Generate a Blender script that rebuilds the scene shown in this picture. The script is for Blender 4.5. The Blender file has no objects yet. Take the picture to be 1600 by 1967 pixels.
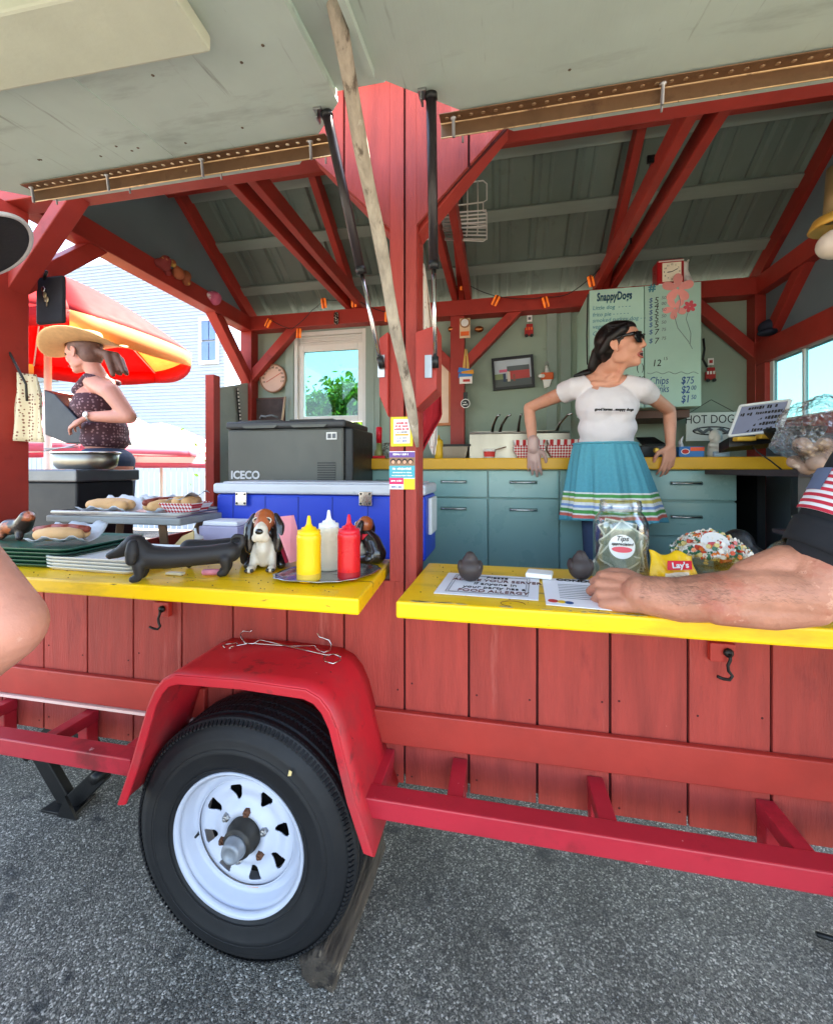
import bpy, bmesh, math, random
from mathutils import Vector, Matrix, noise
random.seed(7)
R = math.radians
S = bpy.context.scene
COL = S.collection
# ---------------------------------------------------------------- camera, world, sun, exposure
CAM_H, YAW, FPX = 1.43, R(11.3), 801.0
cd = bpy.data.cameras.new('camera'); cam = bpy.data.objects.new('camera', cd); COL.objects.link(cam)
cam.location = (0, 0, CAM_H); cam.rotation_euler = (R(90), 0, YAW)
cd.sensor_fit = 'HORIZONTAL'; cd.sensor_width = 36; cd.lens = FPX/1600*36
cd.shift_y = -83.5/1600; cd.clip_start = .02; cd.clip_end = 600
S.camera = cam
SUN_EL, SUN_AZ = R(60), R(24)          # azimuth: measured from +Y towards +X; the sun stands behind the trailer, the counter side is in shade
w = bpy.data.worlds.new('World'); S.world = w; w.use_nodes = True
nt = w.node_tree; bg = nt.nodes['Background']
sk = nt.nodes.new('ShaderNodeTexSky'); sk.sky_type = 'NISHITA'; sk.sun_disc = False
sk.sun_elevation = SUN_EL; sk.sun_rotation = SUN_AZ; sk.air_density = 1.0; sk.dust_density = 1.5; sk.ozone_density = 1.0
nt.links.new(sk.outputs[0], bg.inputs[0]); bg.inputs[1].default_value = .15
sl = bpy.data.lights.new('sun', 'SUN'); sun = bpy.data.objects.new('sun', sl); COL.objects.link(sun)
sl.energy = 5.0; sl.angle = R(.5); sl.color = (1, .95, .87)
sd = Vector((math.sin(SUN_AZ)*math.cos(SUN_EL), math.cos(SUN_AZ)*math.cos(SUN_EL), math.sin(SUN_EL)))
sun.rotation_euler = sd.to_track_quat('Z', 'Y').to_euler(); sun.location = sd*20
S.view_settings.view_transform = 'Standard'; S.view_settings.look = 'None'
S.view_settings.exposure = 3.2; S.view_settings.gamma = 1
S.view_settings.use_white_balance = True; S.view_settings.white_balance_temperature = 7300; S.view_settings.white_balance_tint = 10
S.render.engine = 'CYCLES'; S.cycles.use_denoising = True
S.cycles.max_bounces = 10; S.cycles.diffuse_bounces = 6; S.cycles.transparent_max_bounces = 12; S.cycles.transmission_bounces = 8
# ---------------------------------------------------------------- measuring: a sight line from the photograph's station, cut at a known real plane
SA, CA = math.sin(YAW), math.cos(YAW)
def _ray(u, v):
    x = (u-800)/FPX; return Vector((-SA+x*CA, CA+x*SA, (900-v)/FPX))
def at(u, v, Y):
    d = _ray(u, v); return Vector((0, 0, CAM_H)) + d*(Y/d.y)
def atZ(u, v, Z):
    d = _ray(u, v); return Vector((0, 0, CAM_H)) + d*((Z-CAM_H)/d.z)
def atX(u, v, X):
    d = _ray(u, v); return Vector((0, 0, CAM_H)) + d*(X/d.x)
def V(*a): return Vector(a)
X3, Y3, Z3 = V(1,0,0), V(0,1,0), V(0,0,1)
# ---------------------------------------------------------------- geometry
def basis(fwd, up=Z3):
    f = fwd.normalized(); s = f.cross(up)
    if s.length < 1e-5: s = f.cross(Y3)
    s.normalize(); return f, s, s.cross(f).normalized()
class G:
    def __init__(s): s.v = []; s.f = []
    def add(s, vs, fs):
        o = len(s.v); s.v += [Vector(p) for p in vs]; s.f += [tuple(i+o for i in f) for f in fs]; return s
    def hexa(s, p):
        return s.add(p, [(0,3,2,1),(4,5,6,7),(0,1,5,4),(1,2,6,5),(2,3,7,6),(3,0,4,7)])
    def box(s, c, size, rot=None):
        c = Vector(c); h = [q/2 for q in size]
        p = [V(x*h[0],y*h[1],z*h[2]) for z in (-1,1) for x,y in ((-1,-1),(1,-1),(1,1),(-1,1))]
        if rot is not None: p = [rot @ q for q in p]
        return s.hexa([c+q for q in p])
    def bb(s, x0, x1, y0, y1, z0, z1):
        return s.box(((x0+x1)/2,(y0+y1)/2,(z0+z1)/2), (abs(x1-x0),abs(y1-y0),abs(z1-z0)))
    def beam(s, a, b, wd, ht, up=Z3):
        a, b = Vector(a), Vector(b); f, sd_, u = basis(b-a, up)
        p = []
        for q in (a, b):
            p += [q-sd_*wd/2-u*ht/2, q+sd_*wd/2-u*ht/2, q+sd_*wd/2+u*ht/2, q-sd_*wd/2+u*ht/2]
        return s.hexa(p)
    def tube(s, pts, r, n=10, closed=False, flat=1.0):
        pts = [Vector(p) for p in pts]; m = len(pts)
        rs = r if isinstance(r, (list, tuple)) else [r]*m
        t0 = (pts[1]-pts[0]).normalized(); ref = Z3 if abs(t0.z) < .9 else X3
        a = t0.cross(ref).normalized(); vs, fs = [], []
        for i, p in enumerate(pts):
            if closed: t = pts[(i+1) % m]-pts[i-1]
            else: t = pts[min(i+1, m-1)]-pts[max(i-1, 0)]
            t.normalize(); a = (a-t*a.dot(t)).normalized(); b = t.cross(a)
            vs += [p+(a*math.cos(k*2*math.pi/n)+b*flat*math.sin(k*2*math.pi/n))*rs[i] for k in range(n)]
        for i in range(m if closed else m-1):
            j = (i+1) % m
            fs += [(i*n+k, i*n+(k+1) % n, j*n+(k+1) % n, j*n+k) for k in range(n)]
        if not closed: fs += [tuple(range(n-1,-1,-1)), tuple(range((m-1)*n, m*n))]
        return s.add(vs, fs)
    def lathe(s, prof, c=(0,0,0), n=32, axis=Z3, cap=True, sx=1, sy=1):
        c = Vector(c); f, a, b = basis(axis, Y3 if abs(axis.normalized().z) > .9 else Z3); vs, fs = [], []
        for r, z in prof: vs += [c+f*z+(a*sx*math.cos(k*2*math.pi/n)+b*sy*math.sin(k*2*math.pi/n))*max(r, 1e-5) for k in range(n)]
        m = len(prof)
        for i in range(m-1): fs += [(i*n+k, i*n+(k+1) % n, (i+1)*n+(k+1) % n, (i+1)*n+k) for k in range(n)]
        if cap: fs += [tuple(range(n-1,-1,-1)), tuple(range((m-1)*n, m*n))]
        return s.add(vs, fs)
    def prism(s, poly, vec):
        poly = [Vector(p) for p in poly]; n = len(poly); vec = Vector(vec)
        return s.add(poly+[p+vec for p in poly], [tuple(range(n-1,-1,-1)), tuple(range(n, 2*n))]+[(i,(i+1) % n,(i+1) % n+n,i+n) for i in range(n)])
    def ball(s, c, r, rot=None, nu=20, nv=12):
        c = Vector(c); r = (r,r,r) if isinstance(r,(int,float)) else r; vs, fs = [], []
        for j in range(1, nv):
            th = math.pi*j/nv
            for i in range(nu):
                ph = 2*math.pi*i/nu; q = V(r[0]*math.sin(th)*math.cos(ph), r[1]*math.sin(th)*math.sin(ph), r[2]*math.cos(th))
                vs.append(c+(rot @ q if rot is not None else q))
        top, bot = V(0,0,r[2]), V(0,0,-r[2])
        if rot is not None: top, bot = rot @ top, rot @ bot
        vs += [c+top, c+bot]; T = len(vs)-2
        for j in range(nv-2): fs += [(j*nu+i, (j+1)*nu+i, (j+1)*nu+(i+1) % nu, j*nu+(i+1) % nu) for i in range(nu)]
        fs += [(T, i, (i+1) % nu) for i in range(nu)]+[(T+1, (nv-2)*nu+(i+1) % nu, (nv-2)*nu+i) for i in range(nu)]
        return s.add(vs, fs)
    def caps(s, chain, n=14):                     # rounded limb: chain of (point, radius)
        for p, r in chain: s.ball(p, r, nu=n, nv=8)
        for (p, r), (q, t) in zip(chain, chain[1:]): s.tube([p, q], [r, t], n)
        return s
    def grid(s, fn, nu, nv, wrap=False):
        vs = [fn(i/(nu if wrap else nu-1), j/(nv-1)) for j in range(nv) for i in range(nu)]
        fs = [(j*nu+i, j*nu+(i+1) % nu, (j+1)*nu+(i+1) % nu, (j+1)*nu+i) for j in range(nv-1) for i in range(nu if wrap else nu-1)]
        return s.add(vs, fs)
OFF = {}
def root_off(p): return OFF.get(p.name, V(0,0,0)) if p else V(0,0,0)
def props(o, label=None, cat=None, group=None, kind=None):
    if label: o['label'] = label
    if cat: o['category'] = cat
    if group: o['group'] = group
    if kind: o['kind'] = kind
    return o
def thing(name, label, cat, loc, group=None):
    o = bpy.data.objects.new(name, None); COL.objects.link(o); o.empty_display_size = .05
    o.location = Vector(loc); OFF[o.name] = Vector(loc); return props(o, label, cat, group)
def obj(name, g, mat, parent=None, smooth=False, bevel=0, label=None, cat=None, group=None, kind=None, remesh=0, sm=6, solid=0, subsurf=0, origin=None, flip=True):
    off = root_off(parent) if parent else (Vector(origin) if origin is not None else V(0,0,0))
    me = bpy.data.meshes.new(name)
    me.from_pydata([tuple(p-off) for p in g.v], [], g.f); me.validate()
    if flip:
        bm = bmesh.new(); bm.from_mesh(me); bmesh.ops.recalc_face_normals(bm, faces=bm.faces); bm.to_mesh(me); bm.free()
    me.materials.append(mat)
    if smooth: me.shade_smooth()
    o = bpy.data.objects.new(name, me); COL.objects.link(o)
    if parent: o.parent = parent; OFF[o.name] = off
    elif origin is not None: o.location = off; OFF[o.name] = off
    if remesh:
        m = o.modifiers.new('remesh', 'REMESH'); m.mode = 'VOXEL'; m.voxel_size = remesh; m.use_smooth_shade = True
        if sm: k = o.modifiers.new('smooth', 'SMOOTH'); k.iterations = sm; k.factor = .5
    if solid: k = o.modifiers.new('solid', 'SOLIDIFY'); k.thickness = solid; k.offset = 0
    if subsurf: k = o.modifiers.new('sub', 'SUBSURF'); k.levels = k.render_levels = subsurf
    if bevel:
        k = o.modifiers.new('bevel', 'BEVEL'); k.width = bevel; k.segments = 2; k.limit_method = 'ANGLE'; k.angle_limit = R(40); k.harden_normals = False
    return props(o, label, cat, group, kind)
def copy_tree(o, parent=None):
    c = o.copy(); COL.objects.link(c); c.parent = parent
    OFF[c.name] = OFF.get(o.name, V(0,0,0))
    for ch in list(o.children): copy_tree(ch, c)
    return c
_txt = {}
def text(name, st, size, mat, parent, loc, right=X3, up=Z3, ext=.0006, align='CENTER', sx=1.0, shear=0, bold=0):
    cu = bpy.data.curves.new('t', 'FONT'); cu.body = st; cu.size = size; cu.align_x = align; cu.align_y = 'CENTER'; cu.shear = shear; cu.offset = bold
    cu.resolution_u = 3; cu.extrude = ext
    t = bpy.data.objects.new('t', cu); COL.objects.link(t)
    me = bpy.data.meshes.new_from_object(t.evaluated_get(bpy.context.evaluated_depsgraph_get()))
    bpy.data.objects.remove(t); bpy.data.curves.remove(cu)
    r, u = Vector(right).normalized(), Vector(up).normalized(); n = r.cross(u); off = root_off(parent); loc = Vector(loc)
    for vx in me.vertices: p = vx.co.copy(); vx.co = loc+r*p.x*sx+u*p.y+n*p.z-off
    me.materials.clear(); me.materials.append(mat)
    o = bpy.data.objects.new(name, me); COL.objects.link(o); o.parent = parent; OFF[o.name] = off
    return o
def marks(par, loc, width, h, mat, right=X3, up=Z3, seed=0, ext=.0006):       # a line of print too small to read: uneven dark strokes
    rd = random.Random(seed); r, u = Vector(right).normalized(), Vector(up).normalized(); n = r.cross(u); g = G(); x = -width/2; loc = Vector(loc)
    M3 = Matrix((r, n, u)).transposed()
    while x < width/2-h*.3:
        w_ = h*rd.uniform(.35,.7)
        if rd.random() > .16: g.box(loc+r*(x+w_/2)+u*h*rd.uniform(-.06,.06), (w_*.78, ext, h*rd.uniform(.6,1)), M3)
        x += w_
    return obj('print_line', g, mat, par, kind='stuff')
# ---------------------------------------------------------------- materials
def C(h):
    h = h.lstrip('#'); c = [int(h[i:i+2], 16)/255 for i in (0,2,4)]
    return tuple((x/12.92 if x <= .04045 else ((x+.055)/1.055)**2.4) for x in c)
_m = {}
def pm(name, col, rough=.5, metal=0, var=.12, vs=5, st=(1,1,1), bump=.2, bs=60, bst=None, bd=.002, spots=(), coat=0, trans=0, ior=1.45, sss=0, orv=.1, emit=0, alpha=1, spec=.5, transl=0):
    if name in _m: return _m[name]
    if isinstance(col, str): col = C(col)
    m = bpy.data.materials.new(name); m.use_nodes = True; t = m.node_tree; N, L = t.nodes, t.links
    b = N['Principled BSDF']
    tc = N.new('ShaderNodeTexCoord'); oi = N.new('ShaderNodeObjectInfo')
    mu = N.new('ShaderNodeMath'); mu.operation = 'MULTIPLY'; mu.inputs[1].default_value = 31.7; L.new(oi.outputs['Random'], mu.inputs[0])
    ad = N.new('ShaderNodeVectorMath'); L.new(tc.outputs['Object'], ad.inputs[0]); L.new(mu.outputs[0], ad.inputs[1])
    def nz(scale, stretch, detail=6, rg=.6):
        mp = N.new('ShaderNodeMapping'); mp.inputs['Scale'].default_value = stretch; L.new(ad.outputs[0], mp.inputs[0])
        n = N.new('ShaderNodeTexNoise'); n.inputs['Scale'].default_value = scale; n.inputs['Detail'].default_value = detail; n.inputs['Roughness'].default_value = rg
        L.new(mp.outputs[0], n.inputs['Vector']); return n
    n1 = nz(vs, st)
    mr = N.new('ShaderNodeMapRange'); mr.inputs[1].default_value = .25; mr.inputs[2].default_value = .75
    mr.inputs[3].default_value = 1-var; mr.inputs[4].default_value = 1+var; L.new(n1.outputs[0], mr.inputs[0])
    om = N.new('ShaderNodeMapRange'); om.inputs[3].default_value = 1-orv; om.inputs[4].default_value = 1+orv; L.new(oi.outputs['Random'], om.inputs[0])
    mm = N.new('ShaderNodeMath'); mm.operation = 'MULTIPLY'; L.new(mr.outputs[0], mm.inputs[0]); L.new(om.outputs[0], mm.inputs[1])
    vm = N.new('ShaderNodeVectorMath'); vm.operation = 'SCALE'; vm.inputs[0].default_value = col; L.new(mm.outputs[0], vm.inputs['Scale'])
    cur = vm.outputs[0]
    for sp in spots:
        sc_, scale, thr, soft = sp[:4]; stt = sp[4] if len(sp) > 4 else (1,1,1)
        if isinstance(sc_, str): sc_ = C(sc_)
        q = nz(scale, stt, 8, .65); rr = N.new('ShaderNodeMapRange'); rr.inputs[1].default_value = thr; rr.inputs[2].default_value = thr+soft; L.new(q.outputs[0], rr.inputs[0])
        mx = N.new('ShaderNodeMix'); mx.data_type = 'RGBA'; L.new(rr.outputs[0], mx.inputs[0]); L.new(cur, mx.inputs[6]); mx.inputs[7].default_value = (*sc_, 1); cur = mx.outputs[2]
    L.new(cur, b.inputs['Base Color'])
    rg = N.new('ShaderNodeMapRange'); rg.inputs[3].default_value = max(.02, rough-.1); rg.inputs[4].default_value = min(1, rough+.12)
    L.new(nz(vs*3, st).outputs[0], rg.inputs[0]); L.new(rg.outputs[0], b.inputs['Roughness'])
    b.inputs['Metallic'].default_value = metal; b.inputs['IOR'].default_value = ior; b.inputs['Specular IOR Level'].default_value = spec
    b.inputs['Coat Weight'].default_value = coat; b.inputs['Coat Roughness'].default_value = .12
    b.inputs['Transmission Weight'].default_value = trans; b.inputs['Alpha'].default_value = alpha
    if sss: b.inputs['Subsurface Weight'].default_value = sss; b.inputs['Subsurface Radius'].default_value = (.012,.005,.003)
    if emit: b.inputs['Emission Color'].default_value = (*col, 1); b.inputs['Emission Strength'].default_value = emit
    if bump:
        bp = N.new('ShaderNodeBump'); bp.inputs['Strength'].default_value = bump; bp.inputs['Distance'].default_value = bd
        L.new(nz(bs, bst or st).outputs[0], bp.inputs['Height']); L.new(bp.outputs[0], b.inputs['Normal'])
    if transl:
        tr = N.new('ShaderNodeBsdfTranslucent'); L.new(cur, tr.inputs[0]); ms = N.new('ShaderNodeMixShader'); ms.inputs[0].default_value = transl
        out = N['Material Output']; L.new(b.outputs[0], ms.inputs[1]); L.new(tr.outputs[0], ms.inputs[2]); L.new(ms.outputs[0], out.inputs[0])
    _m[name] = m; return m
def ramp_mat(name, coord, stops, axis=2, rough=.7, interp='CONSTANT', scale=1, offset=0, transl=0, bump=.15, metal=0):
    m = bpy.data.materials.new(name); m.use_nodes = True; t = m.node_tree; N, L = t.nodes, t.links; b = N['Principled BSDF']
    tc = N.new('ShaderNodeTexCoord'); sp = N.new('ShaderNodeSeparateXYZ'); L.new(tc.outputs[coord], sp.inputs[0])
    ma = N.new('ShaderNodeMath'); ma.operation = 'MULTIPLY_ADD'; ma.inputs[1].default_value = scale; ma.inputs[2].default_value = offset; L.new(sp.outputs[axis], ma.inputs[0])
    cr = N.new('ShaderNodeValToRGB'); cr.color_ramp.interpolation = interp; e = cr.color_ramp.elements
    while len(e) > 1: e.remove(e[-1])
    e[0].position = stops[0][0]; e[0].color = (*C(stops[0][1]), 1)
    for p, c in stops[1:]: k = e.new(p); k.color = (*C(c), 1)
    L.new(ma.outputs[0], cr.inputs[0]); nz = N.new('ShaderNodeTexNoise'); nz.inputs['Scale'].default_value = 90; nz.inputs['Detail'].default_value = 5
    L.new(tc.outputs['Object'], nz.inputs['Vector'])
    mr = N.new('ShaderNodeMapRange'); mr.inputs[3].default_value = .82; mr.inputs[4].default_value = 1.12; L.new(nz.outputs[0], mr.inputs[0])
    vm = N.new('ShaderNodeVectorMath'); vm.operation = 'SCALE'; L.new(cr.outputs[0], vm.inputs[0]); L.new(mr.outputs[0], vm.inputs['Scale'])
    L.new(vm.outputs[0], b.inputs['Base Color']); b.inputs['Roughness'].default_value = rough; b.inputs['Metallic'].default_value = metal
    bp = N.new('ShaderNodeBump'); bp.inputs['Strength'].default_value = bump; bp.inputs['Distance'].default_value = .001; L.new(nz.outputs[0], bp.inputs['Height']); L.new(bp.outputs[0], b.inputs['Normal'])
    if transl:
        tr = N.new('ShaderNodeBsdfTranslucent'); L.new(vm.outputs[0], tr.inputs[0]); ms = N.new('ShaderNodeMixShader'); ms.inputs[0].default_value = transl
        L.new(b.outputs[0], ms.inputs[1]); L.new(tr.outputs[0], ms.inputs[2]); L.new(ms.outputs[0], N['Material Output'].inputs[0])
    return m
def asphalt():
    m = bpy.data.materials.new('asphalt'); m.use_nodes = True; t = m.node_tree; N, L = t.nodes, t.links; b = N['Principled BSDF']
    tc = N.new('ShaderNodeTexCoord')
    def vor(sc):
        dn = N.new('ShaderNodeTexNoise'); dn.inputs['Scale'].default_value = sc*.6
        L.new(tc.outputs['Object'], dn.inputs['Vector'])
        v = N.new('ShaderNodeTexVoronoi'); v.inputs['Scale'].default_value = sc; L.new(tc.outputs['Object'], v.inputs['Vector']); return v
    v1, v2 = vor(205), vor(420)
    def shade(v, stops):
        s = N.new('ShaderNodeSeparateColor'); L.new(v.outputs['Color'], s.inputs[0])
        r = N.new('ShaderNodeValToRGB'); e = r.color_ramp.elements; e[0].color = (*C(stops[0][1]),1); e[0].position = stops[0][0]; e[1].position = stops[-1][0]; e[1].color = (*C(stops[-1][1]),1)
        for p, c in stops[1:-1]: k = e.new(p); k.color = (*C(c),1)
        L.new(s.outputs[0], r.inputs[0]); return r
    r1 = shade(v1, [(0,'#26241f'),(.42,'#403d38'),(.68,'#67635b'),(.87,'#938c80'),(1,'#ddd4c6')])
    r2 = shade(v2, [(0,'#1f1d19'),(.6,'#504c45'),(1,'#9c9588')])
    mx = N.new('ShaderNodeMix'); mx.data_type = 'RGBA'; mx.inputs[0].default_value = .42; L.new(r1.outputs[0], mx.inputs[6]); L.new(r2.outputs[0], mx.inputs[7])
    big = N.new('ShaderNodeTexNoise'); big.inputs['Scale'].default_value = 2.2; big.inputs['Detail'].default_value = 7; big.inputs['Roughness'].default_value = .65; L.new(tc.outputs['Object'], big.inputs['Vector'])
    br = N.new('ShaderNodeMapRange'); br.inputs[1].default_value = .3; br.inputs[2].default_value = .7; br.inputs[3].default_value = .72; br.inputs[4].default_value = 1.95; L.new(big.outputs[0], br.inputs[0])
    vm = N.new('ShaderNodeVectorMath'); vm.operation = 'SCALE'; L.new(mx.outputs[2], vm.inputs[0]); L.new(br.outputs[0], vm.inputs['Scale'])
    st = N.new('ShaderNodeTexNoise'); st.inputs['Scale'].default_value = 7; st.inputs['Detail'].default_value = 4; L.new(tc.outputs['Object'], st.inputs['Vector'])
    sr = N.new('ShaderNodeMapRange'); sr.inputs[1].default_value = .63; sr.inputs[2].default_value = .72; L.new(st.outputs[0], sr.inputs[0])
    m2 = N.new('ShaderNodeMix'); m2.data_type = 'RGBA'; L.new(sr.outputs[0], m2.inputs[0]); L.new(vm.outputs[0], m2.inputs[6]); m2.inputs[7].default_value = (.02,.02,.022,1)
    L.new(m2.outputs[2], b.inputs['Base Color']); b.inputs['Roughness'].default_value = .72; b.inputs['Specular IOR Level'].default_value = .4
    ad = N.new('ShaderNodeMath'); ad.operation = 'MULTIPLY_ADD'; ad.inputs[1].default_value = .6; L.new(v2.outputs['Distance'], ad.inputs[0]); L.new(v1.outputs['Distance'], ad.inputs[2])
    bp = N.new('ShaderNodeBump'); bp.invert = True; bp.inputs['Strength'].default_value = .9; bp.inputs['Distance'].default_value = .006; L.new(ad.outputs[0], bp.inputs['Height']); L.new(bp.outputs[0], b.inputs['Normal'])
    return m
def dots_mat(name, base, dot, scale, thr, rough=.8):
    m = bpy.data.materials.new(name); m.use_nodes = True; t = m.node_tree; N, L = t.nodes, t.links; b = N['Principled BSDF']
    tc = N.new('ShaderNodeTexCoord'); v = N.new('ShaderNodeTexVoronoi'); v.inputs['Scale'].default_value = scale; v.inputs['Randomness'].default_value = .45
    L.new(tc.outputs['Object'], v.inputs['Vector']); lt = N.new('ShaderNodeMath'); lt.operation = 'LESS_THAN'; lt.inputs[1].default_value = thr; L.new(v.outputs['Distance'], lt.inputs[0])
    mx = N.new('ShaderNodeMix'); mx.data_type = 'RGBA'; mx.inputs[6].default_value = (*C(base),1); mx.inputs[7].default_value = (*C(dot),1); L.new(lt.outputs[0], mx.inputs[0])
    L.new(mx.outputs[2], b.inputs['Base Color']); b.inputs['Roughness'].default_value = rough; return m
SID = pm('siding_red', '#9a362d', .62, var=.26, vs=7, st=(3,3,.35), bump=.8, bs=45, bst=(5,5,.5), bd=.004, orv=.08, spots=[('#7d2624',9,.60,.14,(1,1,.4)),('#b8655a',5,.62,.16,(2.5,1,.25)),('#c98478',60,.72,.02),('#5d2320',75,.74,.02,(1,1,.5))])
GRV = pm('groove_red', '#4a1110', .8)
RED = pm('timber_red', '#a23128', .5, var=.16, vs=6, bump=.3, bs=40, spots=[('#7e1f1c',7,.62,.14),('#d07a70',70,.75,.02)])
REDM = pm('rail_red', '#ac2432', .38, var=.14, vs=7, bump=.12, spots=[('#7a1c22',6,.56,.14),('#d9a9a4',30,.69,.02),('#4d1a1a',44,.70,.02)])
FEN = pm('fender_red', '#c01f2c', .45, var=.12, vs=4, bump=.12, bs=25, spots=[('#96383a',3,.52,.2),('#7c2226',11,.6,.1),('#6c5a44',7,.68,.06),('#3e2320',38,.69,.02),('#dd8a88',60,.71,.02)])
YEL = pm('counter_yellow', '#f0bd0c', .36, var=.08, vs=6, st=(.5,2,2), bump=.25, bs=30, bst=(.4,3,3), spots=[('#c4960f',4,.54,.16,(.5,1.5,2)),('#a87d14',11,.60,.06,(.18,5,3)),('#6e5216',30,.68,.03,(.3,3,2)),('#8a6a24',34,.70,.02),('#4d4436',80,.745,.01),('#f6dc78',22,.68,.05)])
YEL2 = pm('worktop_yellow', '#e0a41c', .4, var=.06, spots=[('#7a5d1e',40,.74,.02)])
AWN = pm('awning_green', '#b8c8c0', .6, var=.1, vs=3, st=(1,1,1), bump=.3, bs=14, bst=(6,.6,1), spots=[('#98a49e',4,.58,.2,(.6,2.5,1)),('#8c968f',7,.62,.12,(7,.4,1)),('#7a7c72',26,.72,.03,(6,.5,1)),('#5e5a50',60,.74,.015)])
AWN2 = pm('batten_cream', '#c4c9b6', .6, var=.1, bump=.3, spots=[('#8e8c6e',20,.68,.08)])
WALLG = pm('wall_green', '#8b9a8a', .6, var=.07, vs=3, bump=.12, spots=[('#69725f',5,.64,.14)])
TRIMG = pm('trim_green', '#8d9c92', .55, var=.08)
GABLE = pm('gable_grey', '#6f7e86', .6, var=.06)
ROOFG = pm('roof_green', '#6a7770', .42, metal=0, var=.12, vs=4, bump=.06, spots=[('#545d52',6,.6,.15)])
PURL = pm('purlin_green', '#849089', .55, var=.1, st=(.3,2,2), vs=8)
CAB = pm('cabinet_teal', '#82aaa6', .28, var=.05, vs=2, bump=.05, bs=8, bd=.004, coat=.3, spots=[('#35504e',60,.77,.01)])
MENU = pm('menu_green', '#a8ccbc', .4, var=.05, bump=.05)
CHR = pm('chrome', '#c9c9c9', .18, metal=1, var=.05, bump=.05)
STEEL = pm('stainless', '#938d82', .36, metal=1, var=.18, vs=6, st=(1,1,.2), bump=.15, bs=50, bst=(1,1,8))
ALU = pm('aluminium', '#a3a4a6', .4, metal=1, var=.15)
BRZ = pm('rusty_angle', '#7d6048', .36, metal=.55, var=.25, vs=9, bump=.4, bs=50, spots=[('#5f4637',9,.56,.16),('#d6bd92',14,.68,.08)])
BLK = pm('black_plastic', '#17181a', .4, var=.15)
BLKM = pm('black_metal', '#1c1b1b', .45, metal=.4, var=.2, bump=.3, spots=[('#4a2c1c',16,.66,.08)])
STRUT = pm('strut_tube', '#2a2326', .35, var=.1, bump=.03)
TYRE = pm('tyre_rubber', '#0e0f12', .62, var=.25, vs=6, bump=.3, bs=70, spots=[('#1d1c1c',7,.55,.2),('#3a3834',40,.71,.04)])
RIMW = pm('rim_white', '#b4b9c6', .38, var=.05, vs=5, bump=.1, spots=[('#8a6b50',26,.74,.04),('#a9adb8',6,.66,.14)])
GREASE = pm('hub_dark', '#3a3733', .5, metal=.5, var=.3, vs=12, bump=.3)
RUST = pm('rust_nut', '#6f4b39', .6, metal=.6, var=.3)
WOODW = pm('weathered_wood', '#9c9081', .85, var=.4, vs=7, st=(6,6,.5), bump=.9, bs=22, bst=(6,6,.6), bd=.006, spots=[('#5f5348',12,.58,.1,(3,3,.5)),('#c2b9ab',14,.64,.08,(3,3,.6))])
LOGW = pm('log_wood', '#655648', .9, var=.45, vs=5, st=(5,.7,5), bump=1, bs=18, bst=(5,.7,5), bd=.012, spots=[('#3a2e24',9,.56,.1,(4,.6,4)),('#9b8263',11,.63,.08,(4,.6,4))])
WHITE = pm('white_plastic', '#e4e2de', .4, var=.04, bump=.03)
PAPER = pm('paper_white', '#e2e0e2', .7, var=.03, bump=.1, bs=12)
INK = pm('ink_dark', '#2c2624', .7, var=.02, bump=0); INKB = pm('ink_blue', '#2b4f86', .7, var=.1, bump=0)
INKT = pm('ink_teal', '#3f7f8c', .7, var=.1, bump=0); INKR = pm('ink_red', '#c93a34', .7, var=.05, bump=0)
INKG = pm('ink_grey', '#6a6d70', .7, var=.1, bump=0)
PINK = pm('paint_pink', '#e8968f', .6); PINKR = pm('paint_rose', '#d0505a', .6)
SKIN = pm('skin', '#d99a80', .5, var=.1, vs=9, bump=.2, bs=120, bd=.001, sss=.12, orv=.02, spots=[('#c97f6a',14,.6,.14)])
SKINM = pm('skin_ruddy', '#b0765e', .52, var=.2, vs=22, bump=.8, bs=110, bd=.0022, sss=.1, orv=.02, spots=[('#a65843',9,.52,.18),('#cf9a80',30,.62,.1),('#8a5040',60,.66,.06),('#7a4a3a',140,.72,.03)])
HAIRD = pm('hair_dark', '#15100f', .4, var=.3, vs=40, st=(1,1,.3), bump=.5, bs=150)
HAIRB = pm('hair_brown', '#6a4c42', .6, var=.3, vs=30, bump=.6, bs=90)
TEE = pm('tee_white', '#dcd4d6', .85, var=.04, vs=6, bump=.5, bs=22, bd=.006, orv=0)
TEEB = pm('tee_black', '#17181d', .9, var=.1, bump=.4, bs=30, bd=.004)
JEAN = pm('denim', '#33425c', .85, var=.2, bump=.3, bs=120)
GLASS = pm('clear_glass', (.97,.985,.98), .03, var=0, bump=0, trans=1, ior=1.45, orv=0)
def pane_mat():
    m = bpy.data.materials.new('window_glass'); m.use_nodes = True; t = m.node_tree; N, L = t.nodes, t.links
    tr = N.new('ShaderNodeBsdfTransparent'); tr.inputs[0].default_value = (.34,.54,.55,1); gl = N.new('ShaderNodeBsdfGlossy'); gl.inputs[1].default_value = .03
    lw = N.new('ShaderNodeLayerWeight'); lw.inputs[0].default_value = .5; pw = N.new('ShaderNodeMath'); pw.operation = 'POWER'; pw.inputs[1].default_value = 4; L.new(lw.outputs['Facing'], pw.inputs[0]); fr = N.new('ShaderNodeMath'); fr.operation = 'MULTIPLY_ADD'; fr.inputs[1].default_value = .7; fr.inputs[2].default_value = .04; L.new(pw.outputs[0], fr.inputs[0]); ms = N.new('ShaderNodeMixShader'); L.new(fr.outputs[0], ms.inputs[0]); L.new(tr.outputs[0], ms.inputs[1]); L.new(gl.outputs[0], ms.inputs[2])
    L.new(ms.outputs[0], N['Material Output'].inputs[0]); return m
PANE = pane_mat()
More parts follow.
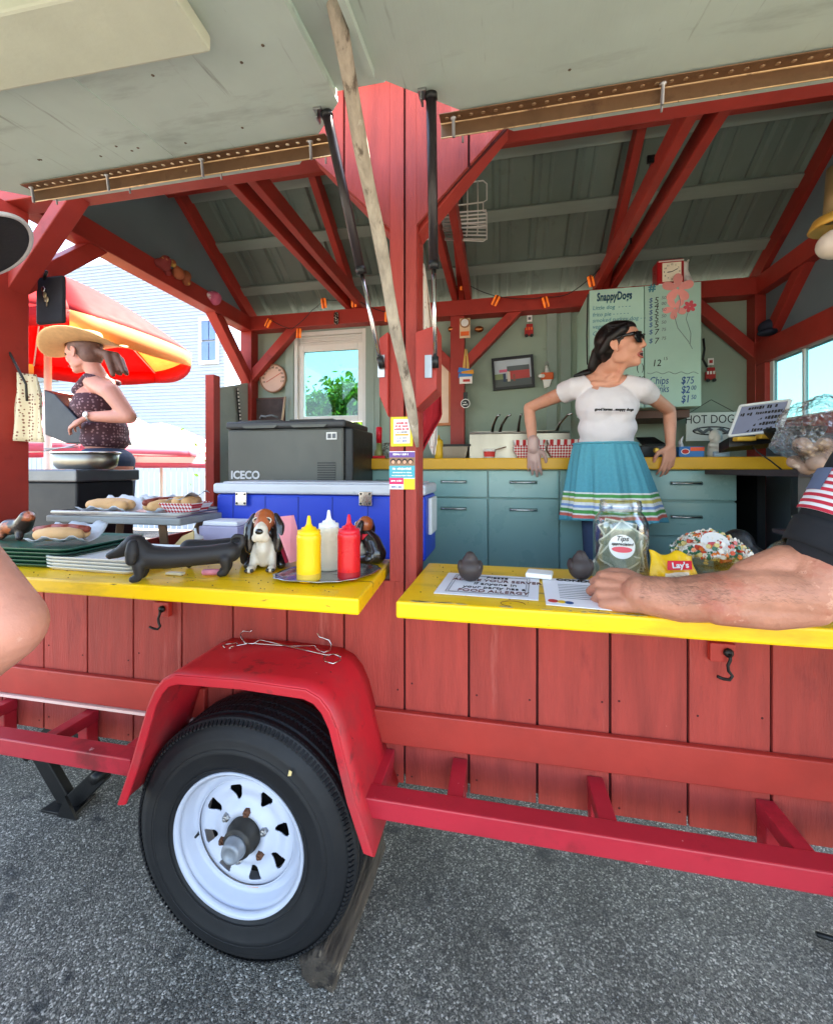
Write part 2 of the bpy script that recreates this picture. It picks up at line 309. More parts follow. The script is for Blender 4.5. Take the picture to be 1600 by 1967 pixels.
def film_mat():
    m = bpy.data.materials.new('clear_film'); m.use_nodes = True; t = m.node_tree; N, L = t.nodes, t.links
    tr = N.new('ShaderNodeBsdfTransparent'); tr.inputs[0].default_value = (.94,.95,.96,1); gl = N.new('ShaderNodeBsdfGlossy'); gl.inputs[1].default_value = .12
    lw = N.new('ShaderNodeLayerWeight'); lw.inputs[0].default_value = .42
    tc = N.new('ShaderNodeTexCoord'); nz = N.new('ShaderNodeTexNoise'); nz.inputs['Scale'].default_value = 26; nz.inputs['Detail'].default_value = 5; L.new(tc.outputs['Object'], nz.inputs['Vector'])
    bp = N.new('ShaderNodeBump'); bp.inputs['Distance'].default_value = .02; L.new(nz.outputs[0], bp.inputs['Height']); L.new(bp.outputs[0], gl.inputs['Normal']); L.new(bp.outputs[0], lw.inputs['Normal'])
    ms = N.new('ShaderNodeMixShader'); L.new(lw.outputs['Facing'], ms.inputs[0]); L.new(tr.outputs[0], ms.inputs[1]); L.new(gl.outputs[0], ms.inputs[2])
    L.new(ms.outputs[0], N['Material Output'].inputs[0]); return m
FILM = film_mat()
# ================================================================ ground
GZ = -.03
obj('ground', G().grid(lambda a, b: V(-60+120*a, -40+120*b, GZ), 2, 2), asphalt(), kind='structure')
# ================================================================ trailer: shell
YW, FLOOR, PL0, PL1, HD0 = 1.29, .55, 2.53, 2.64, 2.503            # siding face, floor level, plate bottom / top
XL, XR, YB = -2.04, 1.58, 3.10
T = thing('food_trailer', 'red timber food trailer with raised green awning hatches and yellow counters', 'food trailer', (-.1, 2.2, 0))
fw = obj('front_wall', G().bb(XL, 1.75, YW+.013, YW+.022, .45, 1.07), GRV, T)
grooves = [-.2966+.203*k for k in range(-9, 12)]
def zlow(x): return 2.20+max(x+.258, -.345-x)*1.0
ZT = 2.69
for a, b in zip(grooves, grooves[1:]):
    a, b = max(a, XL)+.0035, min(b, 1.75)-.0035
    if b-a < .02: continue
    obj('siding_board', G().bb(a, b, YW, YW+.013, .43, 1.07), SID, fw, bevel=.0015)
def upper(name, a, b, z0, z1):
    obj(name, G().prism([(a,YW,z0(a)),(b,YW,z0(b)),(b,YW,z1),(a,YW,z1)], (0,.013,0)), SID, fw, bevel=.0015)
upper('siding_board', -.345, -.2966-.0035, lambda x: 1.07, ZT); upper('siding_board', -.2966+.0035, -.258, lambda x: 1.07, ZT)
for a, b in ((-.60,-.4996-.0035),(-.4996+.0035,-.345),(-.258,-.0936-.0035),(-.0936+.0035,.01)): upper('siding_board', a, b, zlow, ZT)
obj('backing_panel', G().prism([(-.33,YW+.015,1.07),(-.27,YW+.015,1.07),(-.27,YW+.015,2.2),(.04,YW+.015,2.49),(.04,YW+.015,ZT-.03),(-.63,YW+.015,ZT-.03),(-.63,YW+.015,2.49),(-.33,YW+.015,2.2)], (0,.01,0)), GRV, fw)
def tim(name, g, mat=RED, bv=.004, par=T): return obj(name, g, mat, par, bevel=bv)
# posts
PY0, PY1 = YW+.026, YW+.12
tim('post', G().bb(-.345, -.258, PY0, PY1, FLOOR, HD0))
tim('post', G().bb(XL, XL+.1, YW-.004, YW+.11, FLOOR-.1, HD0)); tim('post', G().bb(XR, XR+.1, YW-.004, YW+.11, FLOOR-.1, HD0))
for x in (XL, -.35, XR): tim('post', G().bb(x, x+.1, YB-.1, YB-.005, FLOOR, PL0))
# plates
tim('header_beam', G().bb(XL, 1.76, PY0, PY1, HD0, PL1)); tim('plate_beam', G().bb(XL, 1.76, YB-.11, YB-.005, PL0, PL1))
tim('plate_beam', G().bb(XL+.001, XL+.1, PY1, YB-.11, PL0-.003, PL1-.003)); tim('plate_beam', G().bb(XR, XR+.099, PY1, YB-.11, PL0-.003, PL1-.003))
# knee braces
def brace(corner, h, v, along, depth, w=.1):             # plumb-cut 45 degree brace in the corner of a post and a beam
    c = Vector(corner); h = Vector(h); v = Vector(v); hn, vn = h.normalized(), v.normalized()
    tim('knee_brace', G().prism([c+v-vn*w, c+v, c+h, c+h-hn*w], Vector(along)*depth))
yb = PY0+.004
for x, sg, l in ((-.258,1,.285),(-.345,-1,.285),(XL+.1,1,.32),(XR,-1,.32)): brace((x,yb,HD0), (sg*l,0,0), (0,0,-l-.03), (0,1,0), .075, .075)
for x, sg in ((XL+.1,1),(-.35,-1),(-.25,1),(XR,-1)): brace((x,YB-.095,PL0), (sg*.40,0,0), (0,0,-.40), (0,1,0), .075)
brace((XL+.01,YB-.1,PL0-.003),(0,-.42,0),(0,0,-.42),(1,0,0),.08); brace((XL+.01,PY1,PL0-.003),(0,.36,0),(0,0,-.36),(1,0,0),.08); brace((XR+.01,YB-.1,PL0-.003),(0,-.42,0),(0,0,-.42),(1,0,0),.08)
# roof: rafters, tie beams, purlins, sheets
YR = 2.20; SL = .66; ZR = PL1+.07+(YB-YR)*SL
def zroof(y): return ZR-abs(y-YR)*SL
for x in (XL+.05, -1.08, -.27, .70, XR+.05):
    r = .045
    tim('rafter', G().beam((x,YB+.02,zroof(YB+.02)-.06), (x,YR,ZR-.06), r, .1)); tim('rafter', G().beam((x,YW+.03,zroof(YW+.03)-.06), (x,YR,ZR-.06), r, .1))
    if XL+.1 < x < XR:
        for s in (-1, 1): tim('tie_beam', G().bb(x+s*.05-.02, x+s*.05+.02, PY0+.01, YB-.02, PL1+.002, PL1+.09))
for y in (2.93, 2.64, 2.36): tim('purlin', G().beam((XL,y,zroof(y)-.008), (1.8,y,zroof(y)-.008), .07, .02, V(0,SL,1)), PURL, .002)
for y in (1.45, 1.75, 2.05): tim('purlin', G().beam((XL,y,zroof(y)-.008), (1.8,y,zroof(y)-.008), .07, .02, V(0,-SL,1)), PURL, .002)
tim('ridge_beam', G().bb(XL, 1.8, YR-.03, YR+.03, ZR-.2, ZR-.05))
def sheet(x0, x1, ya, yb_):
    prof = []; x = x0
    while x < x1-1e-6:
        for dx, dz in ((0,0),(.035,.0),(.05,.018),(.075,.018),(.09,0),(.13,0),(.137,.005),(.15,.005),(.157,0)):
            if x+dx <= x1: prof.append((x+dx, dz))
        x += .2286
    prof.append((x1, 0))
    return G().grid(lambda u, v: V(prof[min(int(round(u*(len(prof)-1))),len(prof)-1)][0], ya+(yb_-ya)*v, zroof(ya+(yb_-ya)*v)+.012+prof[int(round(u*(len(prof)-1)))][1]), len(prof), 2)
for k in range(5):
    x0 = XL-.1+k*.9144; obj('roof_sheet', sheet(x0, min(x0+.916, 1.9), YB+.12, YR), ROOFG, T, solid=.0008); obj('roof_sheet', sheet(x0, min(x0+.916, 1.9), YW-.01, YR), ROOFG, T, solid=.0008)
obj('ridge_cap', G().prism([(XL-.1,YR-.14,ZR-.06),(XL-.1,YR,ZR+.05),(XL-.1,YR+.14,ZR-.06),(XL-.1,YR,ZR+.035)], (3.75,0,0)), ROOFG, T)
tim('fascia_board', G().bb(XL-.1, 1.9, YW-.034, YW-.004, ZT+.004, ZT+.085)); 
# gable walls
for x in (XL+.012, XR+.06): obj('gable_panel', G().prism([(x,YW+.03,PL1),(x,YB,PL1),(x,YB,zroof(YB)-.02),(x,YR,ZR-.02),(x,YW+.03,zroof(YW+.03)-.02)], (.02,0,0)), GABLE, T)
# floor, back wall with window opening, right wall with window opening, left low wall
obj('floor_panel', G().bb(XL, 1.76, YW+.03, YB, FLOOR-.07, FLOOR), pm('floor_grey','#55524c',.7), T)
for y in (1.5, 2.1, 2.8): obj('chassis_beam', G().bb(XL-1.2, 1.7, y-.03, y+.03, .38, .47), BLKM, T)
a0, a1 = at(566,640,YB), at(704,812,YB); WX0, WX1, WZ0, WZ1 = a0.x, a1.x, 1.72, a0.z
bw = obj('back_wall', G().bb(XL,WX0,YB,YB+.02,FLOOR,PL1).bb(WX1,1.76,YB,YB+.02,FLOOR,PL1).bb(WX0,WX1,YB,YB+.02,FLOOR,WZ0).bb(WX0,WX1,YB,YB+.02,WZ1,PL1), WALLG, T)
for u in (1060, 1087, 722): x = at(u,650,YB-.01).x; obj('wall_batten', G().bb(x-.035,x+.035,YB-.018,YB,1.3,PL0), TRIMG, bw, bevel=.003)
wn = obj('window', G().bb(WX0-.07,WX0,YB-.022,YB,WZ0-.05,WZ1+.07).bb(WX1,WX1+.07,YB-.022,YB,WZ0-.05,WZ1+.07).bb(WX0,WX1,YB-.024,YB,WZ1,WZ1+.07), TRIMG, T, bevel=.003)
fr = G(); t_ = .045
for (x0,x1,z0,z1,y) in ((WX0,WX1,WZ0,WZ1,YB-.012),):
    fr.bb(x0,x0+.03,y,y+.09,z0,z1).bb(x1-.03,x1,y,y+.09,z0,z1).bb(x0+.03,x1-.03,y,y+.09,z1-.03,z1).bb(x0+.03,x1-.03,y,y+.09,z0,z0+.02)
obj('window_frame', fr, WHITE, wn, bevel=.003)
zs0, zs1 = at(640,798,YB).z, at(640,672,YB).z-.0
sh = G().bb(WX0+.03,WX0+.075,YB+.01,YB+.045,zs0-.05,zs1+.05).bb(WX1-.075,WX1-.03,YB+.01,YB+.045,zs0-.05,zs1+.05).bb(WX0+.075,WX1-.075,YB+.01,YB+.045,zs1,zs1+.05).bb(WX0+.075,WX1-.075,YB+.01,YB+.045,zs0-.05,zs0)
obj('sash', sh, WHITE, wn, bevel=.004); obj('pane', G().bb(WX0+.07,WX1-.07,YB+.026,YB+.03,zs0-.004,zs1+.004), PANE, wn)
up_ = G()
for k in range(5): up_.bb(WX0+.03,WX1-.03,YB+.02+.004*(k%2),YB+.05,zs1+.05+k*(WZ1-.03-zs1-.05)/5,zs1+.05+(k+1)*(WZ1-.03-zs1-.05)/5)
obj('rolled_blind', up_, WHITE, wn, bevel=.006)
ry0, ry1, rz0, rz1 = 1.9, 2.96, 1.70, 2.08
rw = obj('right_wall', G().bb(XR+.06,XR+.08,YW+.11,ry0,FLOOR,PL0).bb(XR+.06,XR+.08,ry1,YB,FLOOR,PL0).bb(XR+.06,XR+.08,ry0,ry1,FLOOR,rz0).bb(XR+.06,XR+.08,ry0,ry1,rz1,PL0), GABLE, T)
tim('window_header', G().bb(XR+.0,XR+.058,PY1,YB-.1,rz1,rz1+.14)); tim('window_sill', G().bb(XR-.04,XR+.058,PY1,YB-.1,rz0-.1,rz0)); 
tim('window_jamb', G().bb(XR+.004,XR+.058,ry1-.05,YB-.1,rz0,rz1))
w2 = obj('window', G().bb(XR+.03,XR+.055,ry0,ry1-.05,rz0-.0,rz0+.02), WHITE, T)
for a_, b_ in ((ry0,ry0+.03),(ry1-.08,ry1-.05),(2.62,2.635)): obj('window_bar', G().bb(XR+.032,XR+.053,a_,b_,rz0+.02,rz1), WHITE, w2)
obj('pane', G().bb(XR+.04,XR+.044,ry0+.03,ry1-.08,rz0,rz1), PANE, w2)
obj('left_wall', G().bb(XL+.03,XL+.05,YW+.12,YB-.1,FLOOR,1.02), SID, T)
tim('post', G().bb(XL-.02,XL+.05,2.62,2.69,FLOOR,2.1))
lp = obj('hatch_panel', G().prism([(XL+.02,2.70,.9),(XL+.05,3.02,.9),(XL+.05,3.02,2.12),(XL+.02,2.70,2.02)], (.02,0,0)), pm('hatch_grey','#9ba29c',.6), T)
g = G().beam((XL+.09,2.98,1.0),(XL+.07,2.86,2.05),.03,.004,X3); obj('slotted_strip', g, BLK, lp)
g = G()
for k in range(38): f = (k+.5)/38; g.box(V(XL+.094,2.98,1.0).lerp(V(XL+.074,2.86,2.05),f),(.006,.012,.016))
obj('slot_hole', g, WHITE, lp, kind='stuff')
obj('deck', G().bb(-3.4,XL-.005,1.3,3.1,FLOOR-.08,FLOOR-.002), pm('deck_grey','#6a655c',.8), T)
# ---------------- band board, step rails, struts
for x0, x1 in ((XL, -1.0), (-.40, 1.76)): tim('band_board', G().bb(x0,x1,YW-.022,YW-.001,.563,.667))
obj('pale_strip', G().bb(XL,-1.02,YW-.026,YW-.002,.549,.559), pm('strip_pale','#e0b8ac',.5), T)  # thin pale pink strip just below the band board
for x0, x1 in ((-2.5, -1.105), (-.372, 1.9)): tim('step_rail', G().bb(x0,x1,1.076,1.132,.487,.541), REDM, .004)
for x in (-1.86, -1.48, -1.16, -.35, -.12, .27, .70, 1.2):
    s = tim('rail_strut', G().bb(x-.022,x+.022,1.133,YW-.003,.497,.537), REDM, .003)
    obj('hanger', G().bb(x-.02,x+.02,YW-.048,YW-.004,.40,.496), REDM, s, bevel=.003)
g = G(); rnd = random.Random(12)
for x_ in grooves:
    for z_ in (.462,.745,1.03):
        for s_ in (-.022,.024):
            if XL+.05 < x_+s_ < 1.7 and rnd.random() < .8: g.lathe([(.0034,0),(.0022,.0012)], (x_+s_,YW,z_+rnd.uniform(-.02,.02)), 7, V(0,-1,0))
obj('nail_head', g, GRV, fw, kind='stuff')
# ---------------- counters
def counter(x0f, x0b, x1f, x1b, yb2, z0=1.07, z1=1.112):
    g = G(); P = [(x0f,.97),(x1f,.97),(x1b,yb2),(x0b,yb2)]
    g.prism([(x,y,z0) for x,y in P], (0,0,z1-z0)); return g
cl_ = obj('counter_shelf', counter(XL+.02,XL+.02,-.337,-.372,1.42), YEL, T, bevel=.006)
cr_ = obj('counter_shelf', counter(-.245,-.236,1.76,1.76,1.39), YEL, T, bevel=.006)
WH = pm('wear_wood', '#a89467', .8, var=.35, vs=30)
g = G(); rnd = random.Random(3)
for k in range(26):
    x = -.22+rnd.random()**1.3*.75; ln = rnd.uniform(.008,.05); y = .9735+rnd.random()*.004
    g.prism([(x,y,1.1125),(x+ln*.4,y-.002,1.1125),(x+ln,y,1.1125),(x+ln*.7,y+rnd.uniform(.002,.007),1.1125),(x+ln*.2,y+rnd.uniform(.002,.006),1.1125)],(0,0,.0006))
obj('bare_wood_wear', g, WH, cr_, kind='stuff')
# hooks on red blocks
def hook(u, v, lean):
    p = at(u, v, YW-.001)
    b = tim('hook_block', G().box(p+V(.012,-.011,0), (.062,.02,.05)), RED, .002)
    q = p+V(.022,-.024,.004)
    obj('hook_screw', G().lathe([(.012,0),(.012,.006),(.006,.01)], q, 14, V(0,-1,0)), BLKM, b, True)
    pts = [q+V(0,-.01,0), q+V(.0,-.012,-.015), q+V(-.006,-.012,-.03), q+V(-.004,-.012,-.045), q+V(.004,-.014,-.056), q+V(-.004,-.016,-.066), q+V(-.02,-.018,-.064), q+V(-.034,-.02,-.058)]
    obj('hook_wire', G().tube(pts, .0042, 8), BLKM, b, True)
hook(312, 1167, 0); hook(1372, 1248, 0)
# ---------------- awning hatches
TA = math.tan(R(8)); HY, HZ = 1.27, 2.432
def aw(x, s, dz=0): return V(x, HY-s*math.cos(R(8)), HZ-s*math.sin(R(8))+dz)
SM = 1.36
def hatch(sheets, xa, xb, angle_x0, angle_x1, dim_bright):
    root = obj('awning_hatch', G().beam(aw(xa,SM,.04), aw(xb,SM,.04), .04, .09), AWN2, T, bevel=.004)
    for poly in sheets: obj('plywood_sheet', G().prism([aw(x,s) for x,s in poly], (0,0,.016)), AWN, root, bevel=.001)
    n = V(0,math.sin(R(8)),-math.cos(R(8)))
    c0, c1 = aw(angle_x0,.115)+n*.004, aw(angle_x1,.115)+n*.004; d = V(0,-math.cos(R(8)),-math.sin(R(8)))
    g = G().prism([c0-d*.024, c0+d*.018-n*.0, c0+d*.018+n*.003, c0-d*.021+n*.003, c0-d*.021+n*.04, c0-d*.024+n*.04], c1-c0)
    ai = obj('angle_iron', g, BRZ, root, bevel=.0015)
    obj('angle_edge', G().tube([c0-d*.0225+n*.0015, c1-d*.0225+n*.0015], .0045, 8).tube([c0-d*.0225+n*.039, c1-d*.0225+n*.039], .0022, 6), pm('edge_highlight','#d8b588',.3,metal=.6,var=.25,vs=12,spots=[('#7a5a42',12,.56,.1)]), ai, True, kind='stuff')  # brighter metal tube paints the highlight along the rounded corner
    g = G(); m = int((angle_x1-angle_x0)/.0335); rr = .0066
    for k in range(m):
        p = aw(angle_x0+.02+k*.0335,.115)+n*.004
        g.lathe([(rr,0),(rr*.5,.0012)], p-d*.0245+n*.02, 10, -d*-1*-1 if False else V(0,1,0)*-1)
        g.lathe([(rr,0),(rr*.5,.0012)], p+n*.0028-d*.002, 10, n)
    obj('flange_dot', g, pm('hole_daylight','#e0cfb2',.4,metal=.3) if dim_bright else pm('rivet_dim','#b09272',.35,metal=.5), ai, True, kind='stuff')  # left hatch: pale discs paint the daylight seen through the flange holes
    for f in (.02,.3,.62,.95):
        p = aw(angle_x0+(angle_x1-angle_x0)*f,.115); b = G().lathe([(.009,0),(.009,.004),(.0045,.006),(.0045,.05)], p+n*.006-d*.004, 10, n); obj('bolt', b, ALU, root, True); b = G().lathe([(.008,0),(.008,.004),(.003,.006),(.003,.035)], aw(angle_x0+(angle_x1-angle_x0)*f+.02,.045), 10, n)
        obj('bolt', b, ALU, root, True)
    return root
hr = hatch([[(.04,0),(1.76,0),(1.76,SM),(-.312,SM),(-.312,.30)]], -.312, 1.76, -.165, 1.74, False)
hl = hatch([[(-.645,0),(-.42,.23),(-.42,SM),(-1.004,SM),(-1.004,0)], [(-1.0065,0),(-1.0065,SM),(-1.93,SM),(-1.93,.30),(-1.62,0)]], -1.93, -.42, -1.62, -.50, True)
obj('edge_board', G().beam(aw(-.43,.24,.062), aw(-.43,SM,.062), .02, .09), AWN, hl, bevel=.002)
obj('sun_gap_strip', G().beam(aw(-.353,.24,.032), aw(-.353,SM,.032), .13, .018), AWN, hl, bevel=.002)  # added over the gap between the hatches to keep out a sun stripe
obj('edge_strip', G().beam(aw(-.302,.31,-.011), aw(-.302,SM,-.011), .014, .020), AWN, hr)
obj('cross_batten', G().beam(aw(-1.93,.60,-.02), aw(-.60,.56,-.02), .14, .036), AWN2, hl, bevel=.006)
rnd = random.Random(17)
for rt, xa_, xb_ in ((hr,-.25,1.7),(hl,-1.85,-.48)):
    g = G()
    for k in range(26): g.lathe([(.0042,0),(.0026,.0016)], aw(rnd.uniform(xa_,xb_), rnd.choice((.05,.2,.42,.70,1.0))+rnd.uniform(-.02,.02)), 8, V(0,.14,-1))
    obj('screw_head', g, pm('screw_dull','#6a5c4c',.5,metal=.4), rt, kind='stuff')
# gas struts and their blocks
for (tu,tv,bu,bv,x0,x1) in ((828,172,836,702,-.2575,-.19),(627,208,733,702,-.375,-.3455)):
    d = _ray(tu,tv); t = (HZ-HY*TA-CAM_H)/(d.z-d.y*TA); top = V(0,0,CAM_H)+d*t-V(0,0,.008); bot = at(bu,bv,YW-.03)
    gs = obj('gas_strut', G().tube([top, top.lerp(bot,.6)], .0135, 16), STRUT, T, True)
    obj('rod', G().tube([top.lerp(bot,.59), bot], .0065, 12), CHR, gs, True)
    for p_, q_, r_ in ((top.lerp(bot,.575), top.lerp(bot,.605), .0155), (top.lerp(bot,.96), bot+(bot-top)*.01, .0105), (top, top.lerp(bot,.02), .016)): obj('end_fitting', G().tube([p_, q_], r_, 14), BLK, gs, True)
    obj('mount_bracket', G().box(top+V(-.022,0,.004),(.022,.03,.012)).box(top+V(-.024,0,-.008),(.006,.026,.028)), ALU, gs, bevel=.002)
    z = bot.z; b = tim('strut_block', G().prism([(x0,YW-.02,z+.11),(x1,YW-.02,z+.13),(x1,YW-.02,z-.07),(x0,YW-.02,z-.13)] if x1>x0+.05 else [(x0,YW-.02,z+.09),(x1,YW-.02,z+.11),(x1,YW-.02,z-.16),(x0,YW-.02,z-.09)], (0,.11,0)))
    obj('bracket_plate', G().box(V((x0+x1)/2+(.008 if x1>x0+.05 else -.006),YW-.023,z),(.022,.005,.07)), ALU, b)
# ---------------- fender, wheel
def fprof(o):
    return [(-1.10+o*1.05,.44+o*.2),(-1.055+o,.56),(-.995+o*1.0,.745),(-.972+o*.95,.792-o*.3),(-.945+o*.7,.824-o*.7),(-.905+o*.3,.842-o),(-.70,.848-o),(-.505-o*.3,.842-o),(-.465-o*.7,.824-o*.7),(-.437-o*.95,.792-o*.3),(-.415-o,.745),(-.365-o,.56),(-.318-o*1.05,.43+o*.2)]
g = G(); pr = fprof(0); n = len(pr)
g.grid(lambda u, v: V(pr[int(round(u*(n-1)))][0], 1.03+(YW-1.031)*v, pr[int(round(u*(n-1)))][1]), n, 6)
fe = obj('fender', g, FEN, T, True, solid=.006)
pi = fprof(.026); g = G()
for y in (1.026, 1.036):
    o = len(g.v); g.add([V(x,y,z) for x,z in pr]+[V(x,y,z) for x,z in pi], [(i,i+1,n+i+1,n+i) for i in range(n-1)])
m2 = 2*n; g.f += [(i,i+1,m2+i+1,m2+i) for i in range(n-1)]+[(n+i,n+i+1,m2+n+i+1,m2+n+i) for i in range(n-1)]+[(0,n,m2+n,m2),(n-1,2*n-1,m2+2*n-1,m2+n-1)]
obj('fender_lip', g, FEN, fe, bevel=.004)
WC = V(-.752, 1.085, .331); TW, TR = .205, .345; TS = 1.038
wh = obj('wheel', G().lathe([(.186,.05),(.186,TW-.03)], WC, 48, Y3, cap=False), RIMW, T, True)
prof = [(.205,.018),(.212,.004),(.235,-.004),(.262,-.006),(.266,-.0085),(.270,-.006),(.292,-.001),(.300,.0),(.303,.003),(.316,.008),(.327,.018),(.333,.024)]
z = .024; rib = []
for k in range(5):
    za = .026+k*(TW-.05)/5; zb = za+(TW-.05)/5
    rib += [(.3445,za),(.3465,za+.004),(.3465,zb-.009),(.3445,zb-.006),(.336,zb-.005),(.336,zb-.001)]
prof += rib+[(.333,TW-.024),(.316,TW-.008),(.27,TW),(.212,TW-.004),(.205,TW-.02)]
prof = [(r_*(1+(TS-1)*min(1,max(0,(r_-.21)/.1))),y_) for r_,y_ in prof]
ty = obj('tyre', G().lathe(prof, WC, 120, Y3, cap=False), TYRE, wh, True)
g = G()
for k in range(150):
    a = k*2*math.pi/150; da = 2*math.pi/150*.30
    for (y0,y1,r0,r1,sk) in ((.012,.034,.3335,.3475,0),(.058,.084,.3462,.348,.6),(.092,.114,.3462,.348,-.6),(.12,.145,.3462,.348,.6),(TW-.034,TW-.012,.3335,.3475,0)):
        p = []
        for y, r_, s_ in ((y0, r0 if y0 < .02 else r1, -sk),(y1, r1 if y0 < .02 else (r0 if y1 > .18 else r1), sk)):
            for aa in (a-da+s_*da, a+da+s_*da):
                for rr in (r_*TS-.006, r_*TS): p.append(WC+V(rr*math.cos(aa), y, rr*math.sin(aa)))
        g.hexa([p[0],p[2],p[3],p[1],p[4],p[6],p[7],p[5]])
obj('tread_lug', g, TYRE, ty, kind='stuff')
g = G()
for r_ in (.225,.283): g.tube([WC+V(r_*math.cos(a*.1309),-.0045,r_*math.sin(a*.1309)) for a in range(48)], .0016, 5, True)
obj('sidewall_ring', g, TYRE, ty, True)
g = G().lathe([(.196,.012),(.2045,.004),(.2085,.000),(.2095,.006),(.206,.014),(.200,.016),(.193,.03),(.186,.05),(.182,.056),(.168,.058),(.160,.048),(.158,.046)], WC, 96, Y3, cap=False)
ri = obj('rim', g, RIMW, wh, True, solid=.003)
# disc face with eight slots
g = G(); NA, NR = 448, 64; r0, r1 = .042, .160; inside = {}
def dz(r):
    t = (r-.042)/.118
    return .060-.022*math.exp(-((r-.070)/.026)**2)+ (.0 if r < .12 else .0) - .012*math.exp(-((r-.135)/.022)**2)
vs = [WC+V(r*math.cos(a),dz(r),r*math.sin(a)) for r in [r0+(r1-r0)*j/(NR-1) for j in range(NR)] for a in [i*2*math.pi/NA for i in range(NA)]]
fs = []
for j in range(NR-1):
    r = r0+(r1-r0)*(j+.5)/(NR-1)
    for i in range(NA):
        a = (i+.5)*2*math.pi/NA; k = round(a/(math.pi/4)-.3); b = a-(k+.3)*math.pi/4; t = (r-.098)/.046; 
        hw = .006+.019*t
        if 0 < t < 1:
            e = min(t/.22,1)*min((1-t)/.22,1)
            if abs(r*b) < hw*(.55+.45*math.sqrt(max(e,0))): continue
        fs.append((j*NA+i, j*NA+(i+1) % NA, (j+1)*NA+(i+1) % NA, (j+1)*NA+i))
g.add(vs, fs); obj('rim_disc', g, RIMW, wh, True, solid=.004)
obj('brake_drum', G().lathe([(.150,0),(.150,.06)], WC+V(0,.085,0), 40, Y3), BLKM, wh)
hb = obj('hub', G().lathe([(.052,.07),(.052,.03),(.046,.025),(.045,.006),(.043,.002),(.033,.0),(.033,-.002)], WC, 32, Y3), GREASE, wh, True)
obj('hub_cap', G().lathe([(.034,-.001),(.034,-.007),(.031,-.010),(.030,-.024),(.027,-.030),(.018,-.032),(.016,-.026),(.006,-.025)], WC, 32, Y3), pm('cap_grey','#7d8288',.45,metal=.3,var=.2,vs=20), hb, True)
for k in range(6):
    a = k*math.pi/3+.35; p = WC+V(.073*math.cos(a),.044,.073*math.sin(a))
    obj('lug_nut', G().lathe([(.012,0),(.012,-.012),(.009,-.017),(.0055,-.018),(.0055,-.022),(.003,-.023)], p, 6, Y3), RUST if k%2 else ALU, wh)
g = G()
for row, rr in ((0,.176),(1,.171)):
    for k in range(9):
        a = -math.pi/2-.02+k*.026+row*.02; g.box(WC+V(rr*math.cos(a),.0565,rr*math.sin(a)), (.0032,.001,.0022), Matrix.Rotation(-a-math.pi/2,3,'Y'))
obj('rim_stencil', g, pm('ink_orange','#c77a3a',.6), wh)
g = G().tube([WC+V(-.160,.05,-.03), WC+V(-.163,.034,-.032)], [.005,.0035], 8); obj('valve_stem', g, BLK, wh, True)
obj('axle', G().tube([V(-.752,1.2,.331), V(-.752,3.1,.331)], .035, 14), BLKM, T, True)
# ---------------- built-in benches behind the left counter
obj('bench_top', G().bb(-1.32,-.36,1.43,2.05,1.0,1.03), pm('bench_wood','#8a6f4c',.7,var=.2,st=(.3,2,2)), T)
for x in (-1.28,-.42): obj('bench_leg', G().bb(x-.02,x+.02,1.5,2.0,FLOOR,1.0), RED, T)
# ================================================================ kitchen counter against the back wall
CY = 2.50; WT0, WT1 = 1.425, 1.492
K = thing('kitchen_counter', 'long row of teal metal cabinets under a yellow worktop', 'kitchen counter', (.2, 2.8, FLOOR))
cxs = [-.878, -.4735, -.0695, .335, .739, 1.235]
obj('carcass', G().bb(cxs[0]+.004, cxs[-1]-.004, CY+.02, YB-.02, FLOOR+.1, WT0), CAB, K)
obj('toe_kick', G().bb(cxs[0]+.02, cxs[-1]-.02, CY+.07, CY+.10, FLOOR, FLOOR+.1), BLK, K)
obj('worktop', G().bb(-.91, 1.47, CY-.04, YB-.022, WT0, WT1), YEL2, K, bevel=.006)
obj('worktop_bracket', G().bb(1.38, 1.42, CY+.1, YB-.05, FLOOR, WT0), BLK, K)
def front(name, x0, x1, z0, z1, hu=True):
    d = obj(name, G().bb(x0+.003, x1-.003, CY, CY+.019, z0+.003, z1-.003), CAB, K, bevel=.005)
    xc = (x0+x1)/2; hw = min(.068, (x1-x0)*.2); zh = (z0+z1)/2+.012 if z1-z0 < .22 else z1-.065
    g = G(); 
    g.grid(lambda a, b: V(xc-hw*1.15+2.3*hw*a, CY-.004-.022*math.sin(math.pi*b)*math.sin(math.pi*min(max(a,.03),.97))**.4, zh+.009-.018*b), 14, 7)
    obj('handle', g, CHR, d, True, solid=.003)
    obj('finger_recess', G().prism([(xc-hw*.85,CY-.0015,zh-.011),(xc+hw*.85,CY-.0015,zh-.011),(xc+hw*.7,CY-.0015,zh-.036),(xc-hw*.7,CY-.0015,zh-.036)], (0,.0012,0)), CAB, d)
    return d
for a, b in zip(cxs, cxs[1:-1]):
    front('drawer', a, b, 1.255, WT0-.003); front('door', a, b, FLOOR+.1, 1.255)
for z0, z1 in ((1.255,WT0-.003),(1.06,1.252),(.865,1.057),(FLOOR+.1,.862)): front('drawer', cxs[4], cxs[5], z0, z1)
